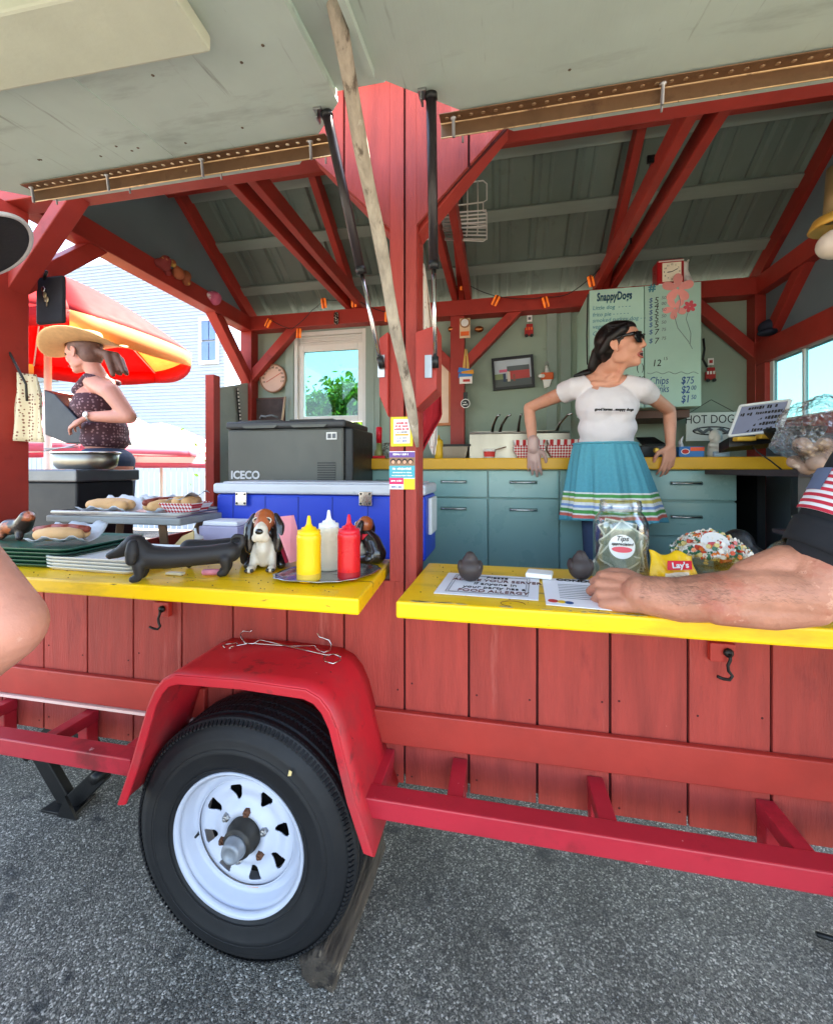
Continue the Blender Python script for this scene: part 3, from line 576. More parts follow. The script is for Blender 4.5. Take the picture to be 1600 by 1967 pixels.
# ---------------- wall cabinet used as menu board
q0, q1 = at(1132,560,2.66), at(1347,780,2.66)
CXL, CXR, CZ0, CZ1 = q0.x, q1.x, at(1250,783,2.66).z, at(1250,548,2.66).z; CYF = 2.66
M = thing('wall_cabinet', 'pale green wall cabinet with hand lettered menu on its doors', 'cabinet', ((CXL+CXR)/2, 2.85, CZ0))
obj('cabinet_body', G().bb(CXL+.004, CXR-.004, CYF+.02, YB-.004, CZ0, CZ1), MENU, M, bevel=.003)
xs = at(1238,650,CYF).x
dl = obj('door', G().bb(CXL, xs-.002, CYF, CYF+.019, CZ0+.002, CZ1), MENU, M, bevel=.003); dr = obj('door', G().bb(xs+.002, CXR, CYF, CYF+.019, CZ0+.002, CZ1), MENU, M, bevel=.003)
YF = CYF-.0012
def mp(u, v): return at(u, v, YF)
def wr(par, st, u, v, size, mat, sx=1, shear=.15, al='LEFT', bold=0): text('lettering', st, size, mat, par, mp(u,v), sx=sx, shear=shear, align=al, bold=bold, ext=.0004)
wr(dl, 'SnappyDogs', 1146, 571, .066, INKB, .6, .1, bold=.0012); wr(dl, 'SnappyDogs', 1146, 572, .066, INKT, .6, .1, bold=.0012)
for v, st in ((592,'Little dog  - - - -'),(605,'frito pie - - - - -'),(616,'smoked turkey dog - -'),(628,'veggie - - - - - - -'),(641,'Chili dog - - - - -')): wr(dl, st, 1138, v, .034, INKT, .95)
wr(dl, '( )', 1222, 706, .06, INK, .8, 0); wr(dl, '500', 1217, 728, .04, INK)
for v, a, b in ((577,'5','50'),(588,'4','00'),(600,'5','50'),(612,'5','50'),(624,'5','50'),(638,'7','75'),(655,'7','75')):
    wr(dr, '$', 1246, v, .038, INKB); wr(dr, a, 1256, v, .05, INK); wr(dr, b, 1270, v-5, .026, INKG)
wr(dr, '12', 1252, 698, .055, INK, .9); wr(dr, '15', 1273, 689, .026, INKG)
wr(dr, 'Chips', 1247, 732, .062, INKB, .72); wr(dr, 'Drinks', 1247, 748, .062, INKB, .62); 
for v, a, b in ((731,'$','75'),(749,'$2','00'),(767,'$1','50')): wr(dr, a, 1308, v, .058, INKB, .75, bold=.001); wr(dr, b, 1317 if a=='$' else 1327, v-(0 if a=='$' else 4), .058 if a=='$' else .036, INKB, .75)
wr(dr, '#', 1246, 553, .06, INKT, 1, 0, bold=.002)
obj('drawn_line', G().tube([mp(1243+i*3.4, 716+2*math.sin(i*.9)) for i in range(30)], .0012, 4), INKG, dr)
def petals(par, u, v, rad, n, mat, a0=0, wd=.24):
    c = mp(u,v)
    for k in range(n):
        a = a0+k*2*math.pi/n; d = V(math.cos(a),0,math.sin(a)); s = V(-d.z,0,d.x); pts = []
        for i in range(16):
            t = i*2*math.pi/16; pts.append(c+d*rad*(.52+.46*math.cos(t))+s*rad*wd*math.sin(t)*(1.15+.3*math.cos(t)))
        obj('painted_petal', G().prism([p-V(0,.0004*(k+1)*.1,0) for p in pts], (0,.0005,0)), mat, par)
petals(dr, 1302, 553, .088, 5, PINK, .3); petals(dr, 1296, 592, .066, 5, PINK, .8); petals(dr, 1325, 588, .036, 6, PINKR, .2)
obj('painted_stem', G().tube([mp(1304,566), mp(1307,580), mp(1303,600)], .0012, 4), INKT, dr); obj('painted_stem', G().tube([mp(1295,606), mp(1302,630), mp(1322,655), mp(1330,670)], .0012, 4), INKG, dr); obj('painted_stem', G().tube([mp(1322,597), mp(1318,612), mp(1327,640), mp(1326,660)], .0012, 4), INKG, dr)
# under-cabinet shelf
obj('under_shelf', G().bb(CXL+.25, CXR-.02, CYF+.1, YB-.004, CZ0-.05, CZ0-.003), pm('shelf_brown','#6b4b40',.6), M)
# ================================================================ things on the kitchen counter
WTZ = WT1+.001
def on(u, Y, Z=WTZ): p = at(u, 880, Y); return V(p.x, Y, Z)
# sink
sx0, sx1 = on(902,2.62).x, on(1094,2.62).x
SK = thing('sink', 'stainless steel three bay sink on the yellow worktop', 'sink', ((sx0+sx1)/2, 2.8, WTZ))
obj('basin', G().bb(sx0,sx1,2.62,2.628,WTZ,WTZ+.155).bb(sx0,sx0+.008,2.628,2.99,WTZ,WTZ+.155).bb(sx1-.008,sx1,2.628,2.99,WTZ,WTZ+.155).bb(sx0,sx1,2.982,2.99,WTZ,WTZ+.20).bb(sx0,sx1,2.628,2.982,WTZ,WTZ+.01), STEEL, SK)
obj('rim', G().tube([V(sx0,2.62,WTZ+.157),V(sx1,2.62,WTZ+.157)], .007, 8), STEEL, SK, True)
for u, lean in ((945,.35),(960,.5),(996,.1),(1070,.6)):
    p = V(on(u,2.92).x,2.95,WTZ+.19); obj('faucet', G().tube([p, p+V(lean*.03,-.02,.05), p+V(lean*.10,-.07,.10), p+V(lean*.14,-.11,.105)], [.011,.009,.008,.007], 10), CHR, SK, True)
# metal pan, yellow bottle, carton, etc.
p = on(875,2.66); PN = thing('food_pan', 'small stainless food pan with a black lid on the worktop', 'pan', p)
obj('pan_body', G().prism([p+V(-.075,-.06,0),p+V(.075,-.06,0),p+V(.075,.08,0),p+V(-.075,.08,0)], (0,0,.001)).add([p+V(a*s,b*s2,z) for z,s,s2 in ((.001,.8,.8),(.075,1,1)) for a,b in ((-.085,-.07),(.085,-.07),(.085,.09),(-.085,.09))],[(0,1,5,4),(1,2,6,5),(2,3,7,6),(3,0,4,7)]), STEEL, PN, bevel=.006)
obj('lid', G().bb(p.x-.09,p.x+.10,2.60,2.77,WTZ+.077,WTZ+.09), BLK, PN, bevel=.004)
def bottle(name, p, h, r, body, cap, label, cat='squeeze bottle', group=None, fill=None):
    p = Vector(p); b = thing(name, label, cat, p, group)
    obj('bottle_body', G().lathe([(r*.9,0),(r,.005),(r,.04*h/.2),(r*.985,.1*h/.2),(r,.62*h),(r*1.02,.66*h),(r*.98,.70*h),(r*.86,.735*h)], p, 32), body, b, True)
    obj('cap', G().lathe([(r*.93,.70*h),(r*.95,.72*h),(r*.93,.775*h),(r*.62,.785*h),(r*.60,.815*h),(r*.34,.83*h),(r*.22,.87*h),(r*.12,.99*h),(r*.05,h)], p, 28), cap, b, True)
    if fill: obj('sauce_line', G().lathe([(r*1.003,.005),(r*1.003,.12*h)], p, 32, cap=False), fill, b, True)
    return b
MY = pm('mustard_plastic','#f0c21c',.35,var=.05,sss=.1); MR = pm('ketchup_plastic','#d01822',.3,var=.06); MW = pm('mayo_plastic','#ded6bb',.4,var=.05); MB = pm('brown_sauce','#b98a52',.4,var=.08); MCY = pm('cap_yellow','#f2c012',.4); MCR = pm('cap_red','#d81c2e',.35)
bottle('mustard_bottle', on(843,2.60), .15, .026, pm('mustard_dark','#cfa31b',.4), pm('cap_dull','#c99e1a',.4), 'dull yellow bottle behind the hanging red cloth')
# red and white paper trays (stacks), labelled tub
CHK = None
def check_mat():
    m = bpy.data.materials.new('red_check'); m.use_nodes = True; t = m.node_tree; N, L = t.nodes, t.links; b = N['Principled BSDF']
    tc = N.new('ShaderNodeTexCoord'); c = N.new('ShaderNodeTexChecker'); c.inputs['Scale'].default_value = 90; c.inputs[1].default_value = (*C('#c5262b'),1); c.inputs[2].default_value = (*C('#ece4e0'),1)
    mp_ = N.new('ShaderNodeMapping'); mp_.inputs['Rotation'].default_value = (0,R(45),0); mp_.inputs['Scale'].default_value = (1,.001,1); L.new(tc.outputs['Object'], mp_.inputs[0]); L.new(mp_.outputs[0], c.inputs[0]); L.new(c.outputs[0], b.inputs[0]); b.inputs['Roughness'].default_value = .6; return m
CHK = check_mat()
STRP = ramp_mat('red_stripe','Object',[(0,'#c5262b'),(.45,'#ece4e0')],axis=0,rough=.6,scale=1)
def stripe_mat(name, c1, c2, freq, axis=0, rough=.6, transl=0):
    m = bpy.data.materials.new(name); m.use_nodes = True; t = m.node_tree; N, L = t.nodes, t.links; b = N['Principled BSDF']
    tc = N.new('ShaderNodeTexCoord'); sp = N.new('ShaderNodeSeparateXYZ'); L.new(tc.outputs['Object'], sp.inputs[0])
    a = N.new('ShaderNodeMath'); a.operation = 'MULTIPLY'; a.inputs[1].default_value = freq; L.new(sp.outputs[axis], a.inputs[0])
    f = N.new('ShaderNodeMath'); f.operation = 'FRACT'; L.new(a.outputs[0], f.inputs[0]); g = N.new('ShaderNodeMath'); g.operation = 'GREATER_THAN'; g.inputs[1].default_value = .5; L.new(f.outputs[0], g.inputs[0])
    mx = N.new('ShaderNodeMix'); mx.data_type = 'RGBA'; mx.inputs[6].default_value = (*C(c1),1); mx.inputs[7].default_value = (*C(c2),1); L.new(g.outputs[0], mx.inputs[0]); L.new(mx.outputs[2], b.inputs[0]); b.inputs['Roughness'].default_value = rough
    if transl:
        tr = N.new('ShaderNodeBsdfTranslucent'); L.new(mx.outputs[2], tr.inputs[0]); ms = N.new('ShaderNodeMixShader'); ms.inputs[0].default_value = transl; L.new(b.outputs[0], ms.inputs[1]); L.new(tr.outputs[0], ms.inputs[2]); L.new(ms.outputs[0], N['Material Output'].inputs[0])
    return m
STR = stripe_mat('tray_stripe','#c5262b','#efe8e4',26)
def tray_stack(u, n, label):
    p = on(u, 2.58); t = thing('paper_tray_stack', label, 'paper trays', p, 'paper tray stacks on the worktop')
    for k in range(n):
        z = p.z+.012*k; w0, w1, d0, d1, h = .062, .092, .035, .055, .05; c = V(p.x,2.59,0)
        g = G().add([V(c.x+a*w, c.y+b*d, zz) for zz,w,d in ((z,w0,d0),(z+h+(.02 if k==n-1 else 0),w1,d1)) for a,b in ((-1,-1),(1,-1),(1,1),(-1,1))], [(0,1,2,3),(0,1,5,4),(1,2,6,5),(2,3,7,6),(3,0,4,7)])
        obj('paper_tray', g, STR if k == n-1 else CHK, t, solid=.0015)
    return t
tray_stack(1016, 4, 'stack of red and white paper trays between sauce tub and second stack'); tray_stack(1081, 4, 'stack of red and white paper trays beside the white tee')
p = on(940,2.56); TB = thing('sauce_tub', 'white tub with red label in front of the sink', 'tub', p)
obj('tub_body', G().lathe([(.03,0),(.036,.05),(.038,.052)], p, 24), WHITE, TB, True); obj('label_band', G().lathe([(.0312,.008),(.0355,.04)], p, 24, cap=False), INKR, TB, True); obj('spoon', G().tube([p+V(0,0,.04),p+V(.10,.0,.068)], .004, 6), pm('spoon_wood','#7a5a42',.6), TB, True)
# cash box, wipes box, statuette
p = on(1252,2.62); CB = thing('cash_box', 'black box with gold emblem on the yellow worktop', 'box', p)
obj('box_body', G().bb(p.x-.07,p.x+.075,2.58,2.74,WTZ,WTZ+.07), BLK, CB, bevel=.006); obj('lid', G().prism([(p.x-.06,2.60,WTZ+.072),(p.x+.065,2.60,WTZ+.072),(p.x+.055,2.74,WTZ+.12),(p.x-.05,2.74,WTZ+.12)], (0,.004,.008)), BLK, CB)
obj('emblem', G().lathe([(.018,0),(.012,.004)], p+V(.01,-.041,.04), 8, V(0,-1,0)), pm('gold','#c8a24a',.3,metal=.9), CB)
p = on(1325,2.60); BX = thing('wipes_box', 'small blue and orange cardboard box near the white statuette', 'box', p)
obj('carton', G().bb(p.x-.065,p.x+.06,2.57,2.65,WTZ,WTZ+.06), pm('box_blue','#2f6fae',.5), BX, bevel=.003); obj('orange_band', G().bb(p.x-.01,p.x+.06,2.5685,2.5695,WTZ+.035,WTZ+.056), pm('band_orange','#e0582e',.5), BX)
obj('oval_mark', G().lathe([(.018,0),(.018,.001)], V(p.x-.035,2.569,WTZ+.032), 20, V(0,-1,0), sy=.7), INKR, BX); obj('oval_mark', G().lathe([(.022,0),(.022,.0006)], V(p.x-.035,2.569,WTZ+.032), 20, V(0,-1,0), sy=.72), WHITE, BX)
obj('tissue', G().tube([V(p.x-.04,2.61,WTZ+.06),V(p.x-.045,2.61,WTZ+.09),V(p.x-.03,2.61,WTZ+.12)], [.025,.018,.002], 8, flat=.4), PAPER, BX, True)
p = on(1376,2.62); ST = obj('statuette', G().caps([(p+V(0,0,.02),.045),(p+V(0,0,.06),.042),(p+V(0,.0,.09),.028)]).ball(p+V(0,0,.118),(.024,.022,.03)).ball(p+V(0,.008,.118),(.036,.02,.04)).caps([(p+V(-.036,-.02,.07),.014),(p+V(0,-.045,.055),.013),(p+V(.036,-.02,.07),.014)]).ball(p+V(0,-.02,.112),(.016,.01,.022)), pm('plaster','#d6d2c6',.5), None, remesh=.004, sm=4, origin=p, label='small white plaster statuette in front of the hot dog sign', cat='statuette')
p = on(1385,2.56); obj('tape_roll', G().lathe([(.04,0),(.04,.03),(.02,.03),(.02,0)], p, 24, sy=.6), pm('bag_clear_blue','#9db4c4',.35), None, True, origin=p, label='low pale blue plastic tub before the statuette', cat='tub')
# hot dogs sign
s0, s1 = at(1318,793,2.9), at(1418,846,2.9)
HS = thing('wall_sign', 'white sign lettered hot dogs hung on the back wall', 'sign', ((s0.x+s1.x)/2,2.9,s1.z))
obj('sign_board', G().bb(s0.x,s1.x,2.9,2.91,s1.z,s0.z), pm('sign_white','#cfcfc6',.5), HS, bevel=.002)
text('lettering', 'HOT DOGS', .075, INK, HS, ((s0.x+s1.x)/2,2.899,s0.z-.045), sx=.78)
c = V((s0.x+s1.x)/2,2.899,s0.z-.115)
obj('hot_dog_drawing', G().tube([c+V(-.10+.2*i/12,0,.012*math.sin(i*1.6)) for i in range(13)], [.006]+[.011]*11+[.006], 6), INKG, HS); obj('bun_drawing', G().lathe([(.11,0),(.11,.0008)], c+V(0,.0004,0), 28, V(0,-1,0), sy=.26), INK, HS); obj('bun_drawing', G().lathe([(.10,0),(.10,.0012)], c+V(0,.0004,0), 28, V(0,-1,0), sy=.2), pm('sign_white','#cfcfc6',.5), HS)
obj('hanger_cord', G().tube([V(s0.x+.02,2.905,s0.z),V((s0.x+s1.x)/2,2.91,s0.z+.08),V(s1.x-.02,2.905,s0.z)], .002, 5), BLK, HS)
# letter board on a stand
a, b, c_, d_ = at(1422,780,2.45), at(1518,768,2.42), at(1497,828,2.38), at(1400,838,2.40)
LBd = thing('letter_board', 'tilted white framed letter board with rows of black letters', 'letter board', (d_+c_)/2-V(0,0,.06))
nn = (b-a).cross(d_-a).normalized(); nn = nn if nn.y > 0 else -nn
obj('panel', G().prism([a,b,c_,d_], nn*.01), pm('board_lilac','#8f90a6',.5), LBd)
obj('frame', G().beam(a,b,.012,.016,nn).beam(b,c_,.016,.016,nn).beam(c_,d_,.012,.016,nn).beam(d_,a,.012,.016,nn), WHITE, LBd, bevel=.002)
for k in range(5):
    f = (k+.75)/5.4; marks(LBd, a.lerp(d_,f).lerp(b.lerp(c_,f),.5)-nn*.002, (b-a).length*(.62+.08*((k*3)%4)), .021, INK, b-a, a-d_, k)
obj('stand', G().prism([d_-V(0,0,.005),c_-V(0,0,.005),c_+V(0,.10,-.03),d_+V(0,.10,-.03)], (0,0,-.05)), BLK, LBd)
for k in (0,1):
    p = d_.lerp(c_,.22+.45*k)-V(0,.04,.022); obj('sponge', G().box(p,(.085,.05,.022)), pm('sponge_yellow','#d8a93a',.8), None, bevel=.006, origin=p-V(0,0,.01), label='yellow pad in front of the letter board', cat='pad', group='yellow pads')
p = at(1525,835,2.2); obj('mixing_bowl', G().lathe([(.04,-.06),(.075,-.03),(.105,.01),(.11,.03),(.104,.03),(.07,-.025),(.03,-.05)], p, 32), BLKM, None, True, origin=p, label='dark metal bowl beside the letter board', cat='bowl')
obj('side_shelf', G().bb(1.06,1.66,1.75,2.455,1.40,1.425), pm('shelf_dark','#3b3236',.6), T); obj('shelf_leg', G().bb(1.07,1.11,1.77,1.81,FLOOR,1.40), BLK, T)
p = at(1375,868,2.35); 
obj('cable', G().tube([at(1440,850,2.44)+V(0,0,0), at(1455,868,2.42), at(1480,885,2.40), at(1505,905,2.38)], .004, 6), BLK, None, True, origin=at(1440,850,2.44), label='thin black cable hanging over the yellow worktop end', cat='cable')
# ---------------- on top of the wall cabinet
p = V(at(1283,535,2.74).x,2.74,CZ1+.001)
CK = thing('clock', 'square red clock with white numbered face on the wall cabinet', 'clock', p)
obj('case', G().bb(p.x-.07,p.x+.075,2.70,2.80,p.z,p.z+.165), pm('clock_red','#a81c22',.3,coat=.4), CK, bevel=.012)
obj('face', G().bb(p.x-.045,p.x+.055,2.696,2.701,p.z+.03,p.z+.14), pm('clock_face','#e9dfc9',.5), CK)
obj('face_trim', G().bb(p.x-.065,p.x+.07,2.695,2.702,p.z+.012,p.z+.018).bb(p.x-.065,p.x+.07,2.695,2.702,p.z+.148,p.z+.153), WHITE, CK)
for k in range(12): a_ = k*math.pi/6; text('numeral', str(12 if k == 0 else k), .014, INK, CK, (p.x+.005+.038*math.sin(a_)*1.08,2.6955,p.z+.085+.043*math.cos(a_)))
obj('clock_hand', G().beam((p.x+.005,2.6945,p.z+.085),(p.x+.035,2.6945,p.z+.10),.001,.004), INK, CK); obj('clock_hand', G().beam((p.x+.005,2.694,p.z+.085),(p.x-.02,2.694,p.z+.083),.001,.005), INK, CK)
p = V(at(1318,530,2.74).x,2.74,CZ1+.001)
obj('dog_figurine', G().caps([(p+V(.012,0,.02),.028),(p+V(0,0,.06),.024),(p+V(-.008,0,.10),.018),(p+V(-.012,-.005,.135),.022),(p+V(-.03,-.015,.145),.013)]).caps([(p+V(.005,0,.15),.008),(p+V(.012,0,.165),.006)]).caps([(p+V(.0,-.03,.01),.012),(p+V(-.002,-.018,.05),.013)]), WHITE, None, remesh=.004, sm=4, origin=p, label='white dog figurine next to the red clock', cat='figurine')
# ---------------- wall things
def hung(name, g_parts, label, cat, loc):
    t = thing(name, label, cat, loc)
    for nm, g, m in g_parts: obj(nm, g, m, t, bevel=.002)
    return t
yv = YB-.02
p = at(985,716,yv); ph0, ph1 = at(946,688,yv), at(1026,746,yv); W_, H_ = (ph1.x-ph0.x)/2, (ph0.z-ph1.z)/2
tw = lambda x, z, y: p+V(x*math.cos(.06)-z*math.sin(.06), y, x*math.sin(.06)+z*math.cos(.06))
FR = thing('picture_frame', 'black framed photo of a red food trailer on the back wall', 'picture', p)
def tq(x0,x1,z0,z1,y0,y1): return G().hexa([tw(x0,z0,y0),tw(x1,z0,y0),tw(x1,z0,y1),tw(x0,z0,y1),tw(x0,z1,y0),tw(x1,z1,y0),tw(x1,z1,y1),tw(x0,z1,y1)])
for a in ((-W_,W_,H_-.018,H_),(-W_,W_,-H_,-H_+.018),(-W_,-W_+.018,-H_+.018,H_-.018),(W_-.018,W_,-H_+.018,H_-.018)): obj('frame_side', tq(*a,-.018,.015), BLK, FR)
for nm, a, col, y in (('photo_sky',(-W_+.015,W_-.015,-H_+.015,H_-.015),'#b9c2c9',0),('photo_ground',(-W_+.018,W_-.018,-H_+.018,-.04),'#4d5350',-.002),('photo_grass',(-W_+.018,-.05,-.04,.0),'#7d8a5e',-.002),('photo_roof',(-.04,W_-.03,.015,.05),'#565d5c',-.004),('photo_trailer',(-.03,W_-.03,-.045,.015),'#b23b34',-.004),('photo_umbrella',(-.095,-.04,.01,.03),'#d7637f',-.004),('photo_figure',(-.07,-.05,-.06,.0),'#2d3a52',-.006),('photo_figure',(-.04,-.02,-.06,.01),'#d3c6b4',-.006),('photo_figure',(0,.015,-.06,-.01),'#8d4c3a',-.006)):
    obj(nm, tq(*a,y,y+.001), pm('ph_'+col, col, .3, bump=0, orv=0), FR)
def ornament(u, v, label, c1, c2, top):
    p = at(u, v, yv-.005); t = thing('truck_ornament', label, 'ornament', p-V(0,0,.05))
    obj('body', G().box(p,(.06,.02,.055)).box(p+V(.004,-.0,.04),(.045,.018,.03)), c1, t, bevel=.004)
    for dx in (-.018,.018): obj('wheel', G().lathe([(.012,0),(.012,.006)], p+V(dx,-.011,-.03), 12, V(0,-1,0)), BLK, t)
    for k in range(3): obj('window', G().box(p+V(-.018+.018*k,-.011,.02),(.011,.003,.02)), c2, t)
    obj('tag', G().box(p+V(.004,0,.095),(.034,.003,.045)), WHITE, t); obj('tag_print', G().box(p+V(.004,-.002,.095),(.02,.001,.02)), INKG if top else INKR, t); obj('cord', G().tube([p+V(.004,0,.05),p+V(.004,0,.075)], .0015, 5), INK, t)
RT = pm('toy_red','#a3201f',.35); OT = pm('toy_orange','#e2622a',.4)
ornament(1016, 637, 'tiny dark red toy truck with white tag above the photo', RT, OT, True); ornament(1364, 722, 'tiny red toy truck with tag hanging right of the menu', RT, WHITE, False)
p = at(1051,722,yv-.01); t = thing('toy_dog_ornament', 'orange and white hanging toy beside the picture frame', 'ornament', p-V(0,0,.05))
obj('body', G().box(p,(.085,.03,.05)), OT, t, bevel=.008); obj('head', G().caps([(p+V(-.05,-.01,0),.012),(p+V(-.03,-.01,0),.014)]), WHITE, t, True); obj('tail', G().caps([(p+V(0,0,.03),.014),(p+V(-.005,0,.065),.010)]), WHITE, t, True); obj('cloth', G().prism([p+V(-.03,-.005,-.025),p+V(.03,-.005,-.025),p+V(.015,-.005,-.075),p+V(-.02,-.005,-.085)],(0,.01,0)), WHITE, t); obj('ring', G().tube([p+V(.012*math.cos(a),0,.085+.016*math.sin(a)) for a in [i*.628 for i in range(10)]], .003, 6, True), ALU, t, True)
yp = YB-.101
p = at(893,625,yp); t = thing('wall_medallion', 'round cream dial on the middle back post', 'dial', p)
obj('backing_card', G().box(p+V(0,-.003,-.02),(.075,.006,.14)), pm('card_cream','#d8b896',.6), t); obj('dial', G().lathe([(.034,0),(.034,.012),(.028,.014),(.028,.008)], p+V(0,-.006,.015), 24, V(0,-1,0)), pm('dial_brown','#a5713f',.4), t); obj('dial_face', G().lathe([(.027,0),(.027,.003)], p+V(0,-.014,.015), 24, V(0,-1,0)), WHITE, t); obj('label_band', G().box(p+V(0,-.008,-.06),(.06,.004,.03)), OT, t)
for u, lb in ((867,'small copper ball on the brace by the kitchen sink wall, left of the dial post'),(920,'copper brown bauble right of the dial post')):
    p = at(u,632,yp+.02); obj('bauble', G().ball(p,(.025 if u < 900 else .034,.022,.022)), pm('copper','#a5643a',.25,metal=.8), None, True, origin=p, label=lb.replace('by the kitchen sink wall, left','left'), cat='bauble')
p = at(895,700,yp); t = thing('ski_postcards', 'bundle of blue and yellow cards pinned on the middle post', 'cards', p-V(0,0,.1))
for dx in (-.014,.014): obj('yellow_strip', G().prism([p+V(dx-.011,-.004,-.03),p+V(dx+.011,-.004,-.03),p+V(dx*.35+.003,-.004,.11),p+V(dx*.35-.003,-.004,.11)],(0,.003,0)), pm('strip_tan','#d8a85a',.6), t)
for k, (dx,dz,w_,h_,col,an) in enumerate(((-.01,-.045,.09,.035,'#2f78c0',.2),(.012,-.06,.085,.03,'#e0962c',-.15),(-.005,-.085,.095,.035,'#2f78c0',.1),(0,-.115,.09,.05,'#e8e0da',0))): obj('card', G().box(p+V(dx,-.006-.003*k,dz),(w_,.002,h_),Matrix.Rotation(an,3,'Y')), pm('card'+col,col,.5,orv=0), t)
obj('red_print', G().box(p+V(.005,-.018,-.118),(.05,.001,.018)), INKR, t)
p = at(894,775,yp); t = thing('round_badge', 'round black badge with white rim low on the middle post', 'badge', p); obj('rim', G().lathe([(.033,0),(.033,.004)], p, 28, V(0,-1,0)), WHITE, t); obj('disc', G().lathe([(.028,0),(.028,.002)], p+V(0,-.004,0), 28, V(0,-1,0)), BLK, t); [marks(t,p+V(0,-.0066,dz_),.036,.010,WHITE,seed=int(dz_*1e4)+9) for dz_ in (.008,-.008)]; obj('strap', G().box(p+V(0,-.002,.055),(.03,.003,.05)), BLK, t)
p0, p1 = at(838,690,yv), at(867,817,yv); t = thing('pinned_board', 'tall cream noticeboard with orange wooden edge on back wall', 'noticeboard', ((p0.x+p1.x)/2,yv,p1.z))
obj('board', G().bb(p0.x,p1.x-.02,yv,yv+.01,p1.z+.02,p0.z-.02), pm('board_cream','#e3c9b2',.6), t)
for a in ((p0.x,p1.x,p0.z-.02,p0.z),(p0.x,p1.x,p1.z,p1.z+.02),(p1.x-.02,p1.x,p1.z+.02,p0.z-.02)): obj('edge', G().bb(a[0],a[1],yv-.006,yv+.012,a[2],a[3]), pm('edge_orange','#c07544',.5), t)
# thermometer dial, slate, window fridge items
p = at(526,727,yv); t = thing('wall_thermometer', 'round beige wall thermometer between window and corner post', 'thermometer', p); rr = (at(551,727,yv).x-at(501,727,yv).x)/2
obj('rim', G().lathe([(rr,0),(rr,.02),(rr*.92,.024),(rr*.9,.016)], p, 40, V(0,-1,0), cap=False), pm('rim_copper','#a3785e',.4), t, True); obj('face', G().lathe([(rr*.93,0),(rr*.93,.012)], p, 40, V(0,-1,0)), pm('face_beige','#d6b09a',.5), t)
for k in range(11): a_ = -1.9+k*.38; text('numeral', str(k*10+10), .022, INK, t, p+V(math.sin(a_)*rr*.75,-.0135,math.cos(a_)*rr*.75))
obj('needle', G().beam(p+V(-.06,-.014,-.03),p+V(.07,-.014,.04),.001,.004), INKR, t)
p0, p1 = at(490,768,yv), at(545,815,yv); t = thing('slate_board', 'small dark brown slate board leaning under the thermometer', 'slate', ((p0.x+p1.x)/2,yv,p1.z-.1)); obj('slate', G().bb(p0.x,p1.x,yv-.01,yv,p1.z-.1,p0.z), pm('slate_brown','#4d3f3c',.7,var=.3,vs=20), t); obj('frame', G().bb(p0.x-.012,p0.x,yv-.016,yv,p1.z-.1,p0.z+.012).bb(p1.x,p1.x+.012,yv-.016,yv,p1.z-.1,p0.z+.012).bb(p0.x,p1.x,yv-.016,yv,p0.z,p0.z+.012), pm('frame_brown','#5e4038',.6), t)
obj('wooden_stick', G().tube([at(548,762,yv-.04),at(541,815,yv-.06)], .009, 8), pm('stick_tan','#b49a80',.7), None, True, origin=at(541,815,yv-.06), label='pale wooden stick leaning beside the slate board', cat='stick')
# string lights shaped like small buns
ORG = pm('light_orange','#e8752c',.4,emit=.06,orv=.02); ORD = pm('light_sausage','#b8421c',.4)
lights = [(515,620,3.0,.5),(574,640,2.97,.05),(622,582,2.9,-.15),(680,580,2.96,0),(744,608,2.905,0),(889,547,2.96,0),(952,577,2.98,.45),(1048,580,2.98,-.25),(1135,540,2.95,-.2)]
for k, (u,v,y,an) in enumerate(lights):
    p = at(u,v,y-.03); rm = Matrix.Rotation(an,3,'Y'); t = thing('string_light', 'small orange hot dog shaped string light on the back beam', 'string light', p, 'orange string lights along the back beam')
    for s in (-1,1): obj('bun_half', G().caps([(p+rm@V(s*.011,0,-.028),.009),(p+rm@V(s*.011,0,.028),.009)],10), ORG, t, True)
    obj('sausage', G().caps([(p+rm@V(0,-.006,-.033),.007),(p+rm@V(0,-.006,.033),.007)],10), ORD, t, True)
p = at(646,611,2.98); obj('beaded_clip', G().caps([(p+V(0,0,-.03),.018),(p+V(0,0,.03),.018)],12), dots_mat('beads','#2b2420','#e8d8c8',90,.35), None, True, origin=p, label='small black and cream beaded charm on the back beam', cat='charm')
def wire(pts, label, r=.0028):
    P = []
    for (a,b) in zip(pts, pts[1:]):
        for i in range(6):
            f = i/6; q = a.lerp(b,f); q = q-V(0,0,.05*4*f*(1-f)*min(1,(b-a).length)); P.append(q)
    P.append(pts[-1]); obj('light_cable', G().tube(P, r, 5), BLK, None, True, origin=pts[0], label=label, cat='cable', group='cables of the string lights')
wire([at(515,610,2.96),at(560,632,2.96),at(600,595,2.93),at(622,575,2.88),at(680,572,2.94),at(744,600,2.96)], 'thin black cable joining the orange string lights')
wire([at(862,560,2.95),at(889,540,2.93),at(952,568,2.95),at(1048,570,2.95),at(1090,565,2.93),at(1135,532,2.92),at(1180,480,2.75),at(1240,370,2.2),at(1250,300,1.9)], 'thin black cable joining the orange string lights')
for k, (u,v,Y) in enumerate(((1250,305,1.9),(1247,368,2.15),(1215,462,2.55),(1185,490,2.7))):
    p = at(u,v,Y); obj('dark_clip', G().box(p,(.03,.012,.03)).box(p+V(.006,-.007,.006),(.006,.003,.006)).box(p+V(-.006,-.007,-.006),(.006,.003,.006)), BLK, None, bevel=.002, origin=p, label='small black clip with light dots on a roof tie beam', cat='clip', group='black clips on the roof tie')
